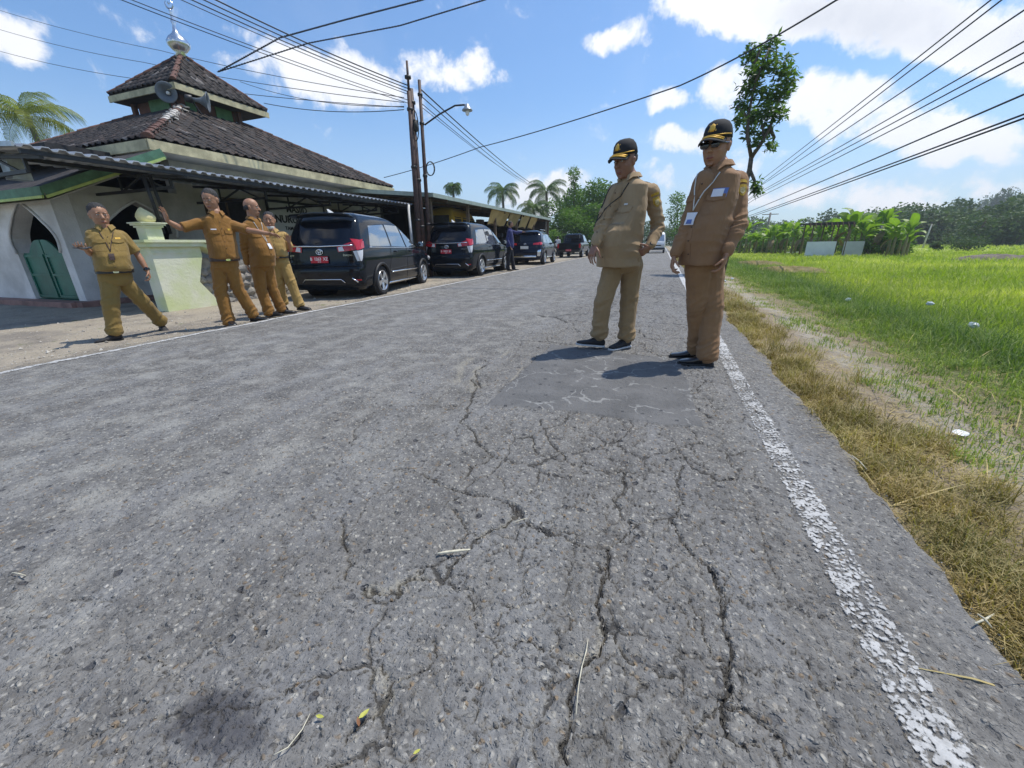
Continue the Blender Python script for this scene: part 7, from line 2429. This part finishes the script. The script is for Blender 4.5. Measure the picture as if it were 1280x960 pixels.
def make_tree(name, label, cat, loc, h, trunk_h, spread, n, leaf, lm, seed, r0=.14, lobes=9, group=None, asp=.42, twig=True):
    rg = np.random.default_rng(seed)
    h = max(h, .8); trunk_h = max(trunk_h, .1)
    t = thing(name, label, cat, loc, 0, group)
    mb = MB()
    bend = rg.normal(0, .04 * h, 2)
    top = Vector((bend[0], bend[1], trunk_h))
    mb.tube([(0, 0, -.1), top * .5 + Vector((.02 * h, 0, 0)), top], [r0 * 1.2, r0 * .9, r0 * .7], 8)
    cs, rs = [], []
    for i in range(lobes):
        a = rg.uniform(0, 2 * math.pi); zz = trunk_h * .8 + (h - trunk_h * .8) * ((i + .5) / lobes) ** .9
        rad = spread * math.sqrt(max(.05, 1 - ((zz - (trunk_h * .7 + h) / 2) / ((h - trunk_h * .5) * .62)) ** 2)) * rg.uniform(.3, .85)
        c = np.array([bend[0] + rad * math.cos(a), bend[1] + rad * math.sin(a), zz])
        r = spread * rg.uniform(.28, .5)
        cs.append(c); rs.append((r, r, r * rg.uniform(.6, .9)))
        mid = top.lerp(Vector(c), .5) + Vector((0, 0, .08 * h))
        mb.tube([top * rg.uniform(.8, 1), mid, c], [r0 * .45, r0 * .28, r0 * .08], 6)
    mb.build('trunk', M_BARK, t, True)
    P, d, idx = cloud_pts(cs, rs, n, rg)
    clump = rg.random(len(cs))[idx]
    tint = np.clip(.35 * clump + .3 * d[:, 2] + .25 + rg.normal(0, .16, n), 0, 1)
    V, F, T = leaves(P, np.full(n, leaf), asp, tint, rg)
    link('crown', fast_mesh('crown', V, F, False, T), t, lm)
    return t


# slender roadside tree behind the man in sunglasses
rg = np.random.default_rng(3)
TY = 15.0
q = lambda px, py, dy=0: Vector(aty(px, py, TY + dy))
base = q(903, 335); base.z = -.12
t = thing('roadside_tree', 'tall slender tree with dark leafy top rising behind the man in sunglasses', 'tree', base)
o_ = lambda px, py, dy=0: q(px, py, dy) - base
tr = MB()
tr.tube([(0, 0, 0), o_(921, 268), o_(937, 212), o_(939, 197)], [.10, .085, .07, .065], 10)
limbs = [((939, 197), (934, 170), (936, 140), (945, 100), (962, 60)), ((939, 197), (950, 182), (962, 160), (972, 130), (985, 100)), ((938, 200), (944, 190), (955, 172), (952, 150)), ((936, 150), (928, 140), (922, 132)), ((945, 105), (943, 80), (950, 62)), ((962, 160), (968, 172), (965, 180)), ((937, 212), (943, 225), (944, 234))]
for L_ in limbs:
    pts = [o_(x, y, rg.normal(0, .15) * i) for i, (x, y) in enumerate(L_)]
    tr.tube(pts, [.045 * (1 - i / len(pts)) + .012 for i in range(len(pts))], 7)
tr.build('trunk', M_BARK, t, True)
lobes = [(941, 68, 14, 14), (944, 90, 16, 13), (940, 108, 16, 14), (966, 55, 10, 12), (962, 78, 13, 14), (980, 88, 14, 15), (985, 108, 12, 14), (972, 120, 14, 13), (955, 118, 12, 11), (930, 130, 14, 12), (926, 148, 11, 10), (943, 145, 14, 13), (958, 140, 13, 13), (972, 142, 13, 12), (938, 165, 11, 10), (956, 165, 12, 12), (962, 180, 9, 9), (944, 178, 8, 8), (945, 233, 8, 10), (948, 240, 5, 6), (983, 70, 5, 6), (989, 92, 5, 6)]
pm = np.linalg.norm(q(961, 100) - q(960, 100))
cs = [np.array(o_(x, y, rg.normal(0, .25))) for x, y, a, b in lobes]; rs = [(a * pm, (a + b) / 2 * pm, b * pm * 1.05) for x, y, a, b in lobes]
n = 3000
P, d, idx = cloud_pts(cs, rs, n, rg, .25)
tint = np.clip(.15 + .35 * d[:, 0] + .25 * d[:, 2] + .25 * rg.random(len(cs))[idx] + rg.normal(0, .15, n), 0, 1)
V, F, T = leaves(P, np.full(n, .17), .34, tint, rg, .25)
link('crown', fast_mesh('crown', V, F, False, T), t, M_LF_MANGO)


def place_tree(px, base_y, Y, top_py, **k):
    b = aty(px, base_y, Y); tp = aty(px, top_py, Y)
    return (b[0], Y, k.pop('z', -.1)), tp[2] + .1


GT = 'trees behind the far end of the shed'
for (px, Y, tpy, spr, n, lf, lb, sd) in (
        (735, 47, 236, 3.4, 5200, .34, 'broad round green tree at the right of the clump beyond the shed', 11), (716, 44, 268, 2.8, 4200, .32, 'low bushy tree in front of the clump beyond the shed', 12),
        (712, 50, 212, 1.5, 1500, .28, 'tallest spindly tree of the clump beyond the shed', 13), (700, 48, 258, 2.8, 3200, .32, 'leafy tree right of the coconut palms', 14),
        (748, 60, 250, 3.2, 3600, .36, 'tree at the right end of the roadside clump', 15), (722, 55, 247, 3.8, 4200, .36, 'dense tree in the middle of the roadside clump', 16),
        (690, 41, 292, 1.6, 1400, .26, 'low shrub beside the end of the shed', 17)):
    loc, h = place_tree(px, 318, Y, tpy)
    make_tree('tree', lb, 'tree', loc, h, h * .3, spr, n, lf, M_LF_MID, sd, .16, 11, GT)
for (px, Y, tpy, spr, n, lb, sd) in ((843, 52, 244, 1.9, 1700, 'airy tree between the two nearest men beyond the white van', 31), (858, 58, 262, 2.0, 1500, 'smaller tree right of the airy one beyond the white van', 32), (868, 46, 292, 1.3, 900, 'low bush at the right roadside beyond the white van', 33), (880, 75, 268, 3, 1500, 'tree at the far right roadside behind the man in sunglasses', 34)):
    loc, h = place_tree(px, 312, Y, tpy)
    if loc[0] < 1.6: loc = (1.6, loc[1], loc[2])
    make_tree('tree', lb, 'tree', loc, h, h * .35, spr, n, .26, M_LF_MID, sd, .1, 9, 'trees beyond the white van')
for (px, Y, tpy, spr, sd, lb) in ((768, 75, 285, 4, 41, 'far roadside tree left of the vanishing road'), (790, 95, 288, 5, 42, 'farthest tree left of the vanishing road'), (845, 110, 290, 5, 43, 'farthest tree right of the vanishing road')):
    loc, h = place_tree(px, 309, Y, tpy)
    make_tree('tree', lb, 'tree', loc, h, h * .3, spr, 1500, .5, M_LF_FAR, sd, .2, 9, 'far roadside trees')


# coconut palms: every frond a part
def frond_mesh(L, seed, leafm, nl=34, droop=.72, wl=.62):
    rg = np.random.default_rng(seed)
    pts = []
    p = np.zeros(3); a = .75
    for i in range(13):
        pts.append(p.copy()); p = p + np.array([math.cos(a), 0, math.sin(a)]) * L / 12; a -= droop * .17 * (1 + i * .06)
    pts = np.array(pts)
    V, F, T = [], [], []
    for i in range(12):
        w = .03 * (1 - i / 13)
        b = len(V)
        V += [pts[i] + (0, -w, 0), pts[i] + (0, w, 0), pts[i + 1] + (0, w * .8, 0), pts[i + 1] + (0, -w * .8, 0)]; F += [(b, b + 1, b + 2), (b, b + 2, b + 3)]; T += [.9] * 4
    for s in (-1, 1):
        for i in range(nl):
            u = .10 + .89 * i / nl
            k = u * 12; j = min(int(k), 11); c = pts[j] + (pts[j + 1] - pts[j]) * (k - j)
            d = (pts[j + 1] - pts[j]); d /= np.linalg.norm(d)
            ll = wl * math.sin(math.pi * (u * .8 + .16)) ** .7 * rg.uniform(.85, 1.1)
            q1 = c + (d * .5 + np.array([0, s * .8, .05])) * ll * .5
            q2 = c + (d * .62 + np.array([0, s * .72, -.55 - .3 * rg.random()])) * ll
            w = d * .0125 * (L / 2.6 + .5)
            b = len(V)
            V += [c - w, c + w, q1 + w * 1.3, q1 - w * 1.3, q2]; F += [(b, b + 1, b + 2), (b, b + 2, b + 3), (b + 3, b + 2, b + 4)]
            tv = float(np.clip(rg.normal(.45, .25), 0, 1)); T += [tv] * 5
    me = fast_mesh('frond', np.array(V), np.array(F), False, np.array(T)); me.materials.append(leafm)
    return me


def palm(label, loc, h, L, seed, lm=M_LF_PALM, nf=17, trunk=True, wind=0.0, wl=.62):
    rg = np.random.default_rng(seed)
    t = thing('coconut_palm', label, 'palm tree', loc, 0, None)
    MB().tube([(0, 0, -.2), (.1, 0, h * .35), (.05, .1, h * .7), (0, 0, h)], [.22, .16, .13, .12], 10).build('trunk', M_BARKP, t, True)
    FM = [frond_mesh(L, seed + k, lm, wl=wl) for k in range(3)]
    for i in range(nf):
        az = i * 2.399 + rg.normal(0, .2)
        tilt = -.55 + 1.5 * ((i + .5) / nf)
        o = link('frond', FM[i % 3], t, None, (0, 0, h), None)
        if wind: az = az * (1 - wind) + wind * (-.6 + rg.normal(0, .5))
        o.rotation_euler = Euler((rg.normal(0, .2), -tilt * .9 + .35, az), 'XYZ')
    return t


for (px, py, Y, L, lb, sd) in ((628, 241, 40, 2.1, 'coconut palm standing alone behind the middle of the shed roof', 51), (566, 235, 44, 1.2, 'small distant palm top just above the shed roof by the lamp pole', 52), (683, 240, 43, 2.6, 'tall feathery palm left of the green trees', 53), (667, 262, 38, 1.8, 'lower palm behind the end of the shed roof', 54)):
    c = aty(px, py, Y)
    palm(lb, (c[0], Y, 0), c[2], L, sd)
c = aty(36, 150, 14.5)
palm('big yellow-green palm at the left edge behind the mosque roof', (c[0], 14.5, 0), c[2] + .1, 2.6, 60, M_LF_PALMY, 15, wl=.8)

# banana plants: large leaves are parts
def banana_leaf(seed):
    rg = np.random.default_rng(seed)
    L = 1.0; n = 8
    V, T = [], []
    p = np.zeros(3); a = 1.25
    for i in range(n + 1):
        u = i / n
        w = .17 * math.sin(math.pi * min(1, u * .93 + .06)) ** .55 * (1 if u > .08 else .3)
        z = .05 * (1 if i % 2 else -1) * w
        V += [p + (0, -w, w * .35 + z), p, p + (0, w, w * .35 - z)]; tv = float(rg.uniform(.2, .8)); T += [tv, min(1, tv + .3), tv]
        p = p + np.array([math.cos(a), 0, math.sin(a)]) * L / n; a -= .17 + .10 * u + rg.normal(0, .02)
    F = []
    for i in range(n):
        b = i * 3
        F += [(b, b + 1, b + 4, b + 3), (b + 1, b + 2, b + 5, b + 4)]
    me = fast_mesh('banana_leaf', np.array(V), np.array(F), False, np.array(T)); me.materials.append(M_LF_BAN)
    return me
BL = [banana_leaf(s) for s in range(5)]
me_stem = MB().tube([(0, 0, 0), (0.02, 0, .5), (0, 0, 1)], [.11, .09, .05], 8).mesh('stem', M_PSTEM, True)
me_dry = banana_leaf(9); me_dry.materials.clear(); me_dry.materials.append(M_LF_DRYB)
GB = 'banana plants along the far edge of the rice field'
rg = np.random.default_rng(8)
bp = []
for i in range(34):
    px = 925 + i * 6.3 + rg.normal(0, 1)
    Y = 47 - (px - 925) * .045 + rg.uniform(-1.5, 4)
    if 1003 < px < 1048: Y += 3.5
    bp.append((px, Y))
for i, (px, Y) in enumerate(bp):
    b = aty(px, 318, Y)
    H_ = rg.uniform(2.3, 3.9) * (.75 if px > 1100 else 1)
    t = thing('banana_plant', '%s banana plant from the left in the row beyond the rice' % ordn(i), 'banana plant', (b[0], Y, -.35), rg.uniform(0, 6), GB)
    o = link('stem', me_stem, t, None, None, None, (1, 1, H_ * .62))
    for k in range(7):
        s = H_ * rg.uniform(.36, .56)
        az = k * 2.4 + rg.normal(0, .3)
        o = link('banana_leaf', BL[int(rg.integers(5))], t, None, (0, 0, H_ * (.46 + .03 * k)), (rg.normal(0, .15), -.5 + .8 * (1 - k / 7) + rg.normal(0, .15), az), (s, s, s))
    if i % 3 == 0: link('banana_leaf', me_dry, t, None, (0, 0, H_ * .5), (0, 1.5, 1.), (H_ * .45,) * 3)['label'] = 'hanging dry brown leaf'

# ragged bushes between and beyond the bananas
for i, (px, Y, tp, spr, lb) in enumerate(((1075, 44, 290, 1.6, 'yellow-green bush right of the hut'), (1100, 42, 288, 1.7, 'leafy bush near the end of the banana row'), (1120, 41, 296, 1.3, 'low bush at the right end of the banana row'), (1088, 40, 300, 1.0, 'small bush in front of the banana row'),
                                          (940, 55, 285, 2.2, 'dense bush behind the man in sunglasses'), (965, 58, 280, 2.4, 'dense bush behind the left bananas'), (1170, 56, 300, .5, 'lone round bush on the paddy bank by the leaning pole'), (1205, 52, 296.5, 2.0, 'wide low dome-shaped bush on the far field edge'))):
    loc, h = place_tree(px, 318, Y, tp, z=-.4)
    make_tree('bush', lb, 'bush', loc, h, h * .2, spr, 1300, .22 if Y < 60 else .4, M_LF_MID if i < 6 else M_LF_FAR, 70 + i, .06, 8, 'bushes around the far rice field')

for i in range(12):
    px = 930 + i * 15.5; Y = 51 + rg.uniform(-1, 3)
    loc, h = place_tree(px, 318, Y, rg.uniform(289, 298), z=-.4)
    make_tree('bush', '%s low bush from the left growing between the banana stems' % ordn(i), 'bush', loc, h, h * .1, 1.5, 800, .28, M_LF_MID, 90 + i, .05, 7, 'undergrowth bushes between the bananas')

# ---- far tree line and wooded hill
def hill_h(X, Y):
    """ground height of the wooded hill far right"""
    r = np.hypot((X - 330) / 190, (Y - 300) / 130)
    r2 = np.hypot((X - 190) / 110, (Y - 330) / 90)
    return 20 * np.clip(1 - r * r, 0, 1) + 8 * np.clip(1 - r2 * r2, 0, 1) + (fbm(X * .03, Y * .03, 3, 101) - .5) * 3 * ((r < 1) | (r2 < 1)) - .6
xs = np.linspace(60, 560, 60); ys = np.linspace(150, 450, 40)
X, Y = np.meshgrid(xs, ys)
me = fast_mesh('hill', np.stack([X.ravel(), Y.ravel(), hill_h(X, Y).ravel()], 1), grid_faces(60, 40), True)
tag(link('hill', me, None, mat('hill_ground', (.06, .08, .03), .95, col2=(.14, .12, .07), scale=.03)), kind='structure')

rg = np.random.default_rng(21)
crowns = []
for s in range(6):
    n = 950
    r2 = np.random.default_rng(200 + s)
    cs = [np.array([r2.normal(0, 1.5), r2.normal(0, 1.5), 3.4 + r2.uniform(-2.4, 2.2)]) for _ in range(6)]
    rs = [(r_, r_, r_ * .8) for r_ in r2.uniform(1.3, 2.3, 6)]
    P, d, idx = cloud_pts(cs, rs, n, r2, .7)
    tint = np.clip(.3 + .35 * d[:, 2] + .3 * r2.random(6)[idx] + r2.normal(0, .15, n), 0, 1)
    V, F, T = leaves(P, np.full(n, .62), .6, tint, r2)
    me = fast_mesh('crown', V, F, False, T); me.materials.append(M_LF_FAR); crowns.append((me, V, F, T))
me_trunk = MB().tube([(0, 0, -1), (.1, 0, 2), (0, .1, 4.5)], [.28, .22, .12], 7).mesh('trunk', M_BARK, True)
GH = 'trees along the far side of the fields and on the hill'
def far_tree(x, y, z, s, k, lb):
    t = thing('tree', lb, 'tree', (x, y, z), rg.uniform(0, 6), GH)
    link('crown', crowns[k % 6][0], t, None, None, None, (s, s, s * rg.uniform(.85, 1.15)))
    link('trunk', me_trunk, t, None, None, None, (s, s, s))
# skyline and front-row trees one can tell apart
for i in range(44):
    px = 925 + i * 8.2
    D_ = (118 if px < 1130 else 84) + rg.uniform(-6, 22)
    g = aty(px, 308, D_)
    far_tree(g[0], D_, -.5, rg.uniform(.75, 1.25), i, 'tree %s from the left in the low line along the far field edge' % ordn(i))
for i in range(46):
    px = 1085 + i * 4.4
    D_ = rg.uniform(190, 300)
    g = aty(px, 300, D_)
    z = float(hill_h(np.array(g[0]), np.array(D_)))
    far_tree(g[0], D_, z, rg.uniform(1.1, 1.9), i, 'tree %s from the left among the nearer ones on the wooded slope' % ordn(i))
g = aty(1262, 236, 235); zz_ = float(hill_h(np.array(g[0]), np.array(235.)))
# tall tree breaking the skyline
t = thing('tree', 'tallest reddish tree breaking the hill skyline at the right edge', 'tree', (g[0], 235, zz_), 0, None)
link('crown', crowns[1][0], t, None, (0, 0, 2), None, (1.4, 1.4, 2.6)); link('trunk', me_trunk, t, None, None, None, (1.5, 1.5, 2))
# the rest of the wood reads as one mass
VV, FF, TT = [], [], []; nb = 0
cnt = 0
for i in range(900):
    x, y = rg.uniform(90, 520), rg.uniform(170, 420)
    z = float(hill_h(np.array(x), np.array(y)))
    if z < .6 or y < x * .42 + 55: continue
    _, V, F, T = crowns[i % 6]
    s = rg.uniform(1.1, 2.0); a = rg.uniform(0, 6)
    c_, s_ = math.cos(a) * s, math.sin(a) * s
    F4 = F.reshape(4, -1, 3)[:, ::3].reshape(-1, 3)
    V2 = np.stack([V[:, 0] * c_ - V[:, 1] * s_ + x, V[:, 0] * s_ + V[:, 1] * c_ + y, V[:, 2] * s + z], 1)
    VV.append(V2); FF.append(F4 + nb); TT.append(T); nb += len(V2); cnt += 1
print('forest trees', cnt)
o = link('forest', fast_mesh('forest', np.concatenate(VV), np.concatenate(FF), False, np.concatenate(TT)), None, M_LF_FAR)
tag(o, 'dense hazy green wood covering the far right hill', 'forest', kind='stuff')
# far line behind the village on the left, seen under the trees
for i in range(16):
    x = -60 + i * 4.2; y = 120 + rg.uniform(-10, 20)
    t = thing('tree', 'distant tree %s from the left behind the end of the road' % ordn(i), 'tree', (x, y, -.3), rg.uniform(0, 6), 'distant trees closing the road on the left')
    s = rg.uniform(.8, 1.3)
    link('crown', crowns[i % 6][0], t, None, None, None, (s, s, s)); link('trunk', me_trunk, t, None, None, None, (s, s, s))

# pale house on the slope
g = aty(1143, 288, 205)
hx, hz = g[0], float(hill_h(np.array(g[0]), np.array(205.))) + .2
t = thing('hillside_house', 'pale long house on the slope behind the leaning pole', 'house', (hx, 205, max(hz, g[2] - 2)), .1)
MB().box((0, 0, 1.6), (17, 7, 3.2)).build('wall', M_WALL_DIM, t)
MB().prism([(-4.4, 3.1), (4.4, 3.1), (0, 5.2)], 0, -9.2, 9.2).build('roof', mat('far_roof', (.24, .21, .22), .8, var=.3, scale=.6), t)
for k in range(5): MB().box((-6.5 + k * 3.2, -3.52, 1.7), (1.4, .06, 1.4)).build('window', M_DARKIN, t)
g2 = aty(1100, 292, 200)
t = thing('hillside_house', 'low grey house left of the pale one on the slope', 'house', (g2[0], 200, max(float(hill_h(np.array(g2[0]), np.array(200.))), g2[2] - 1)), -.1)
MB().box((0, 0, 1.2), (14, 6, 2.4)).build('wall', M_STONEG, t)
MB().prism([(-3.8, 2.35), (3.8, 2.35), (0, 3.8)], 0, -7.8, 7.8).build('roof', mat('far_roof', (.17, .14, .14), .8, var=.3, scale=.6), t)

# ---- hut in the field
t = thing('field_hut', 'small open hut with pale low walls and dark flat roof among the bananas', 'hut', (11.9, 39, -.38))
MB().box((0, .6, 2.52), (2.9, 2.4, .10), rz=0).bar((-1.45, -.65, 2.42), (1.5, -.65, 2.42), .06, .12).build('roof', mat('hut_roof', (.05, .045, .04), .9, var=.4), t)
for x in (-1.1, .2, 1.2):
    for y in (-.5, 1.6): MB().tube([(x, y, 0), (x + .03, y, 2.5)], .05, 7).build('post', M_WOOD, t, True)
MB().box((-.35, -.56, .62), (1.9, .06, 1.15)).build('panel', mat('hut_panel', (.62, .66, .70), .6, var=.12, scale=1), t)
MB().box((1.75, -.5, .62), (1.25, .06, 1.1)).build('panel', mat('hut_panel', (.42, .45, .48), .6, var=.15, scale=1), t)
for k in range(9): MB().bar((-1.4 + k * .34, -.65, 2.55), (-1.35 + k * .34, -.9, 2.2), .02, .14).build('thatch_strip', M_WOOD, t)
g = gnd(992, 317, -.3)
t = thing('concrete_slab', 'white flat slab lying in the grass left of the hut', 'slab', (g[0], g[1], -.3), .3)
MB().box((0, 0, .1), (1.3, .5, .12)).build('slab', M_WHITE, t, bevel=.01)
a_ = aty(1150, 320, 62); b_ = aty(1165, 280, 62)
t = thing('leaning_pole', 'thin pale pole leaning at the edge of the far rice field', 'pole', (a_[0], 62, -.4))
d_ = Vector(b_) - Vector((a_[0], 62, -.4)); MB().tube([(0, 0, 0), d_ * .5, d_], [.09, .08, .06], 8).build('shaft', mat('bamboo', (.52, .5, .42), .7, var=.2), t, True)
a_ = aty(957, 300, 62); b_ = aty(957, 266, 62)
t = thing('concrete_pole', 'short grey power pole above the bananas right of the man in sunglasses', 'pole', (a_[0], 62, -.4))
MB().tube([(0, 0, 0), (0, 0, b_[2] + .4)], [.16, .11], 8).build('shaft', M_STONEG, t, True)
MB().bar((-.9, 0, b_[2] + .2), (.9, 0, b_[2] + .2), .08).build('crossarm', M_WOOD, t)
# brown mound at the right edge
rg = np.random.default_rng(4)
g = gnd(1258, 327, -.4)
X, Y = np.meshgrid(np.linspace(-2.6, 2.6, 40), np.linspace(-1.2, 1.2, 18))
Z = np.clip(1 - (X / 2.6) ** 2 - (Y / 1.2) ** 2, 0, 1) ** .5 * .42 * (.6 + .8 * fbm(X * 2 + 9, Y * 2, 4, 5)) - .03
me = fast_mesh('earth_mound', np.stack([X.ravel(), Y.ravel(), Z.ravel()], 1), grid_faces(40, 18), True)
tag(link('earth_mound', me, None, mat('mound_soil', (.20, .165, .125), .95, col2=(.09, .075, .06), scale=3, bump=.6, bscale=9), (g[0], g[1], -.4)), 'brown heap of earth and straw in the bright rice at the right edge', 'mound')
for (px, py, lb) in ((985, 338, 'low heap of dried straw on the grassy bank'), (945, 330, 'flattened straw heap nearest the road beyond the men')):
    g = gnd(px, py, -.15)
    X, Y = np.meshgrid(np.linspace(-1.2, 1.2, 30), np.linspace(-.9, .9, 20))
    Z = np.clip(1 - (X / 1.2) ** 2 - (Y / .9) ** 2, 0, 1) ** .6 * .16 * (.5 + fbm(X * 4, Y * 4, 4, int(px))) - .02
    n = 1800
    rr = np.random.default_rng(int(px)); a1, b1 = rr.uniform(-1.2, 1.2, n), rr.uniform(-.9, .9, n)
    k = (a1 / 1.2) ** 2 + (b1 / .9) ** 2 < 1; a1, b1 = a1[k], b1[k]; n = len(a1)
    zz = np.clip(1 - (a1 / 1.2) ** 2 - (b1 / .9) ** 2, 0, 1) ** .6 * .14
    B_ = blades(n, a1, b1, zz, rr.uniform(.08, .22, n), np.full(n, .008), rr.uniform(1.1, 1.5, n), rr.random(n), .3)
    bse = X.size
    V = np.concatenate([np.stack([X.ravel(), Y.ravel(), Z.ravel()], 1), B_[0]])
    gf = grid_faces(30, 20); gf3 = np.concatenate([gf[:, [0, 1, 2]], gf[:, [0, 2, 3]]])
    me = fast_mesh('straw_heap', V, np.concatenate([gf3, B_[1] + bse]), False, np.concatenate([np.full(bse, .3), B_[2]]))
    tag(link('straw_heap', me, None, M_DRY, (g[0], g[1], -.15)), lb, 'straw heap')

# ------------------------------------------------------------------ litter and leaves on the ground
def crumple(name, label, cat, px, py, z, s, m, seed, flat=.5):
    g = gnd(px, py, z)
    r_ = random.Random(seed)
    mb = MB().ell((0, 0, 0), (s, s * .62, s * flat), nu=12, nv=8)
    mb.v = [tuple(c * (1 + r_.uniform(-.3, .3)) for c in v) for v in mb.v]
    o = mb.build(name, m, None, False, (g[0], g[1], z + s * flat * .7), (0, 0, r_.uniform(0, 3)))
    return tag(o, label, cat)
M_BAG = mat('white_plastic', (.60, .66, .66), .35, var=.15, scale=20)
crumple('plastic_bag', 'crumpled pale plastic bag at the edge of the long grass', 'bag', 1216, 409, -.1, .06, M_BAG, 1, .6)
crumple('plastic_bag', 'small pale wrapper in the green bank left of the crumpled bag', 'wrapper', 1162, 381, -.1, .05, M_BAG, 2, .6)
crumple('plastic_cup', 'squashed plastic cup with a dark rim in the bank grass', 'cup', 1060, 376, -.1, .06, M_BAG, 3, .5)
for (px, py, lb) in ((905, 352, 'pale scrap of litter beside the trouser leg at the road edge'), (915, 349, 'second pale scrap of litter in the verge behind the men')): crumple('litter', lb, 'litter', px, py, -.05, .06, M_BAG, px, .4)
g = gnd(1200, 543, -.06)
mb = MB().loft([((0, 0, 0), (.045, 0, 0), (0, .028, 0)), ((0, 0, .006), (.047, 0, .004), (0, .03, 0)), ((0, 0, .011), (.03, 0, 0), (0, .02, 0))], 12, 3)
tag(mb.build('plastic_disc', M_WHITE, None, False, (g[0], g[1], -.055), (.1, .1, .8)), 'flat white plastic lid lying on the bare dirt of the verge', 'lid')
M_TWIG = mat('dry_twig', (.60, .56, .42), .8, var=.3, scale=30)
M_YLEAF = mat('yellow_leaf', (.42, .42, .08), .6, var=.3, scale=30)
def twig(pts, r, label, cat='twig', m=M_TWIG, name='twig'):
    P = [Vector(gnd(x, y, .012)) + Vector((0, 0, random.uniform(0, .006))) for x, y in pts]
    c = P[0].copy()
    o = MB().tube([p - c for p in P], [r * .7] + [r] * (len(P) - 2) + [r * .5], 6).build(name, m, None, True, c)
    return tag(o, label, cat)
twig([(547, 693), (557, 691), (575, 690), (588, 688)], .0045, 'short thick pale twig beside the sandy crack')
twig([(720, 895), (723, 860), (727, 835), (733, 815), (735, 800)], .0013, 'long thin straw along the crack at the bottom middle', 'straw', name='straw')
twig([(343, 945), (360, 935), (378, 912), (388, 893)], .0012, 'bent straw left of the yellow leaf', 'straw', name='straw')
twig([(640, 655), (652, 651), (659, 648)], .0015, 'thin straw at the upper sandy crack', 'straw', name='straw')
twig([(15, 716), (24, 718), (33, 721)], .002, 'small pale twig at the left edge of the road')
twig([(1222, 768), (1230, 775), (1240, 785)], .003, 'crossed pale grass stem at the right road edge', 'straw', name='straw'); 
twig([(1218, 780), (1232, 774), (1242, 768)], .003, 'second stem of the cross at the right road edge', 'straw', name='straw')
twig([(1065, 570), (1074, 578), (1083, 588)], .003, 'loose dry stalk beside the ochre tufts', 'straw', name='straw')
def leafo(px, py, s, rz, label, m):
    g = gnd(px, py, .012)
    V = [(-1, 0, .1), (-.4, .32, .25), (.4, .3, .2), (1, 0, .3), (.4, -.3, .12), (-.4, -.32, .1), (0, 0, .02)]
    V = [tuple(c * s for c in v) for v in V]
    k = len(V); V2 = V + [(x, y, z + .0008) for x, y, z in V]
    F = [(6, 0, 1), (6, 1, 2), (6, 2, 3), (6, 3, 4), (6, 4, 5), (6, 5, 0)]
    F2 = F + [tuple(q + k for q in f[::-1]) for f in F]
    tag(MB().add(V2, F2).build('fallen_leaf', m, None, False, tuple(g), (.1, .1, rz)), label, 'leaf')
leafo(455, 893, .013, 1.2, 'yellow-green fallen leaf in the sandy hollow at the bottom', M_YLEAF)
leafo(400, 896, .010, .2, 'pale yellow leaf fragment left of the fallen leaf', M_YLEAF)
leafo(521, 940, .008, .9, 'tiny yellow leaf at the bottom edge of the picture', M_YLEAF)
leafo(448, 903, .011, 2.4, 'brown curled leaf under the yellow-green one', mat('brown_leaf', (.20, .09, .04), .8, var=.3))

# ------------------------------------------------------------------ the air
hz = MB().box((120, 240, 34.2), (1500, 800, 71.6)).build('haze', None)
m = bpy.data.materials.new('haze_air'); m.use_nodes = True
t_ = NT(m.node_tree)
pv = t_.n('ShaderNodeVolumePrincipled', {'Color': (.82, .88, .95, 1), 'Density': .0009, 'Anisotropy': .35})
t_.n('ShaderNodeOutputMaterial', {'Volume': pv.outputs[0]})
hz.data.materials.append(m)
tag(hz, kind='stuff', label='thin pale haze over the fields and the far wooded hill', cat='haze')
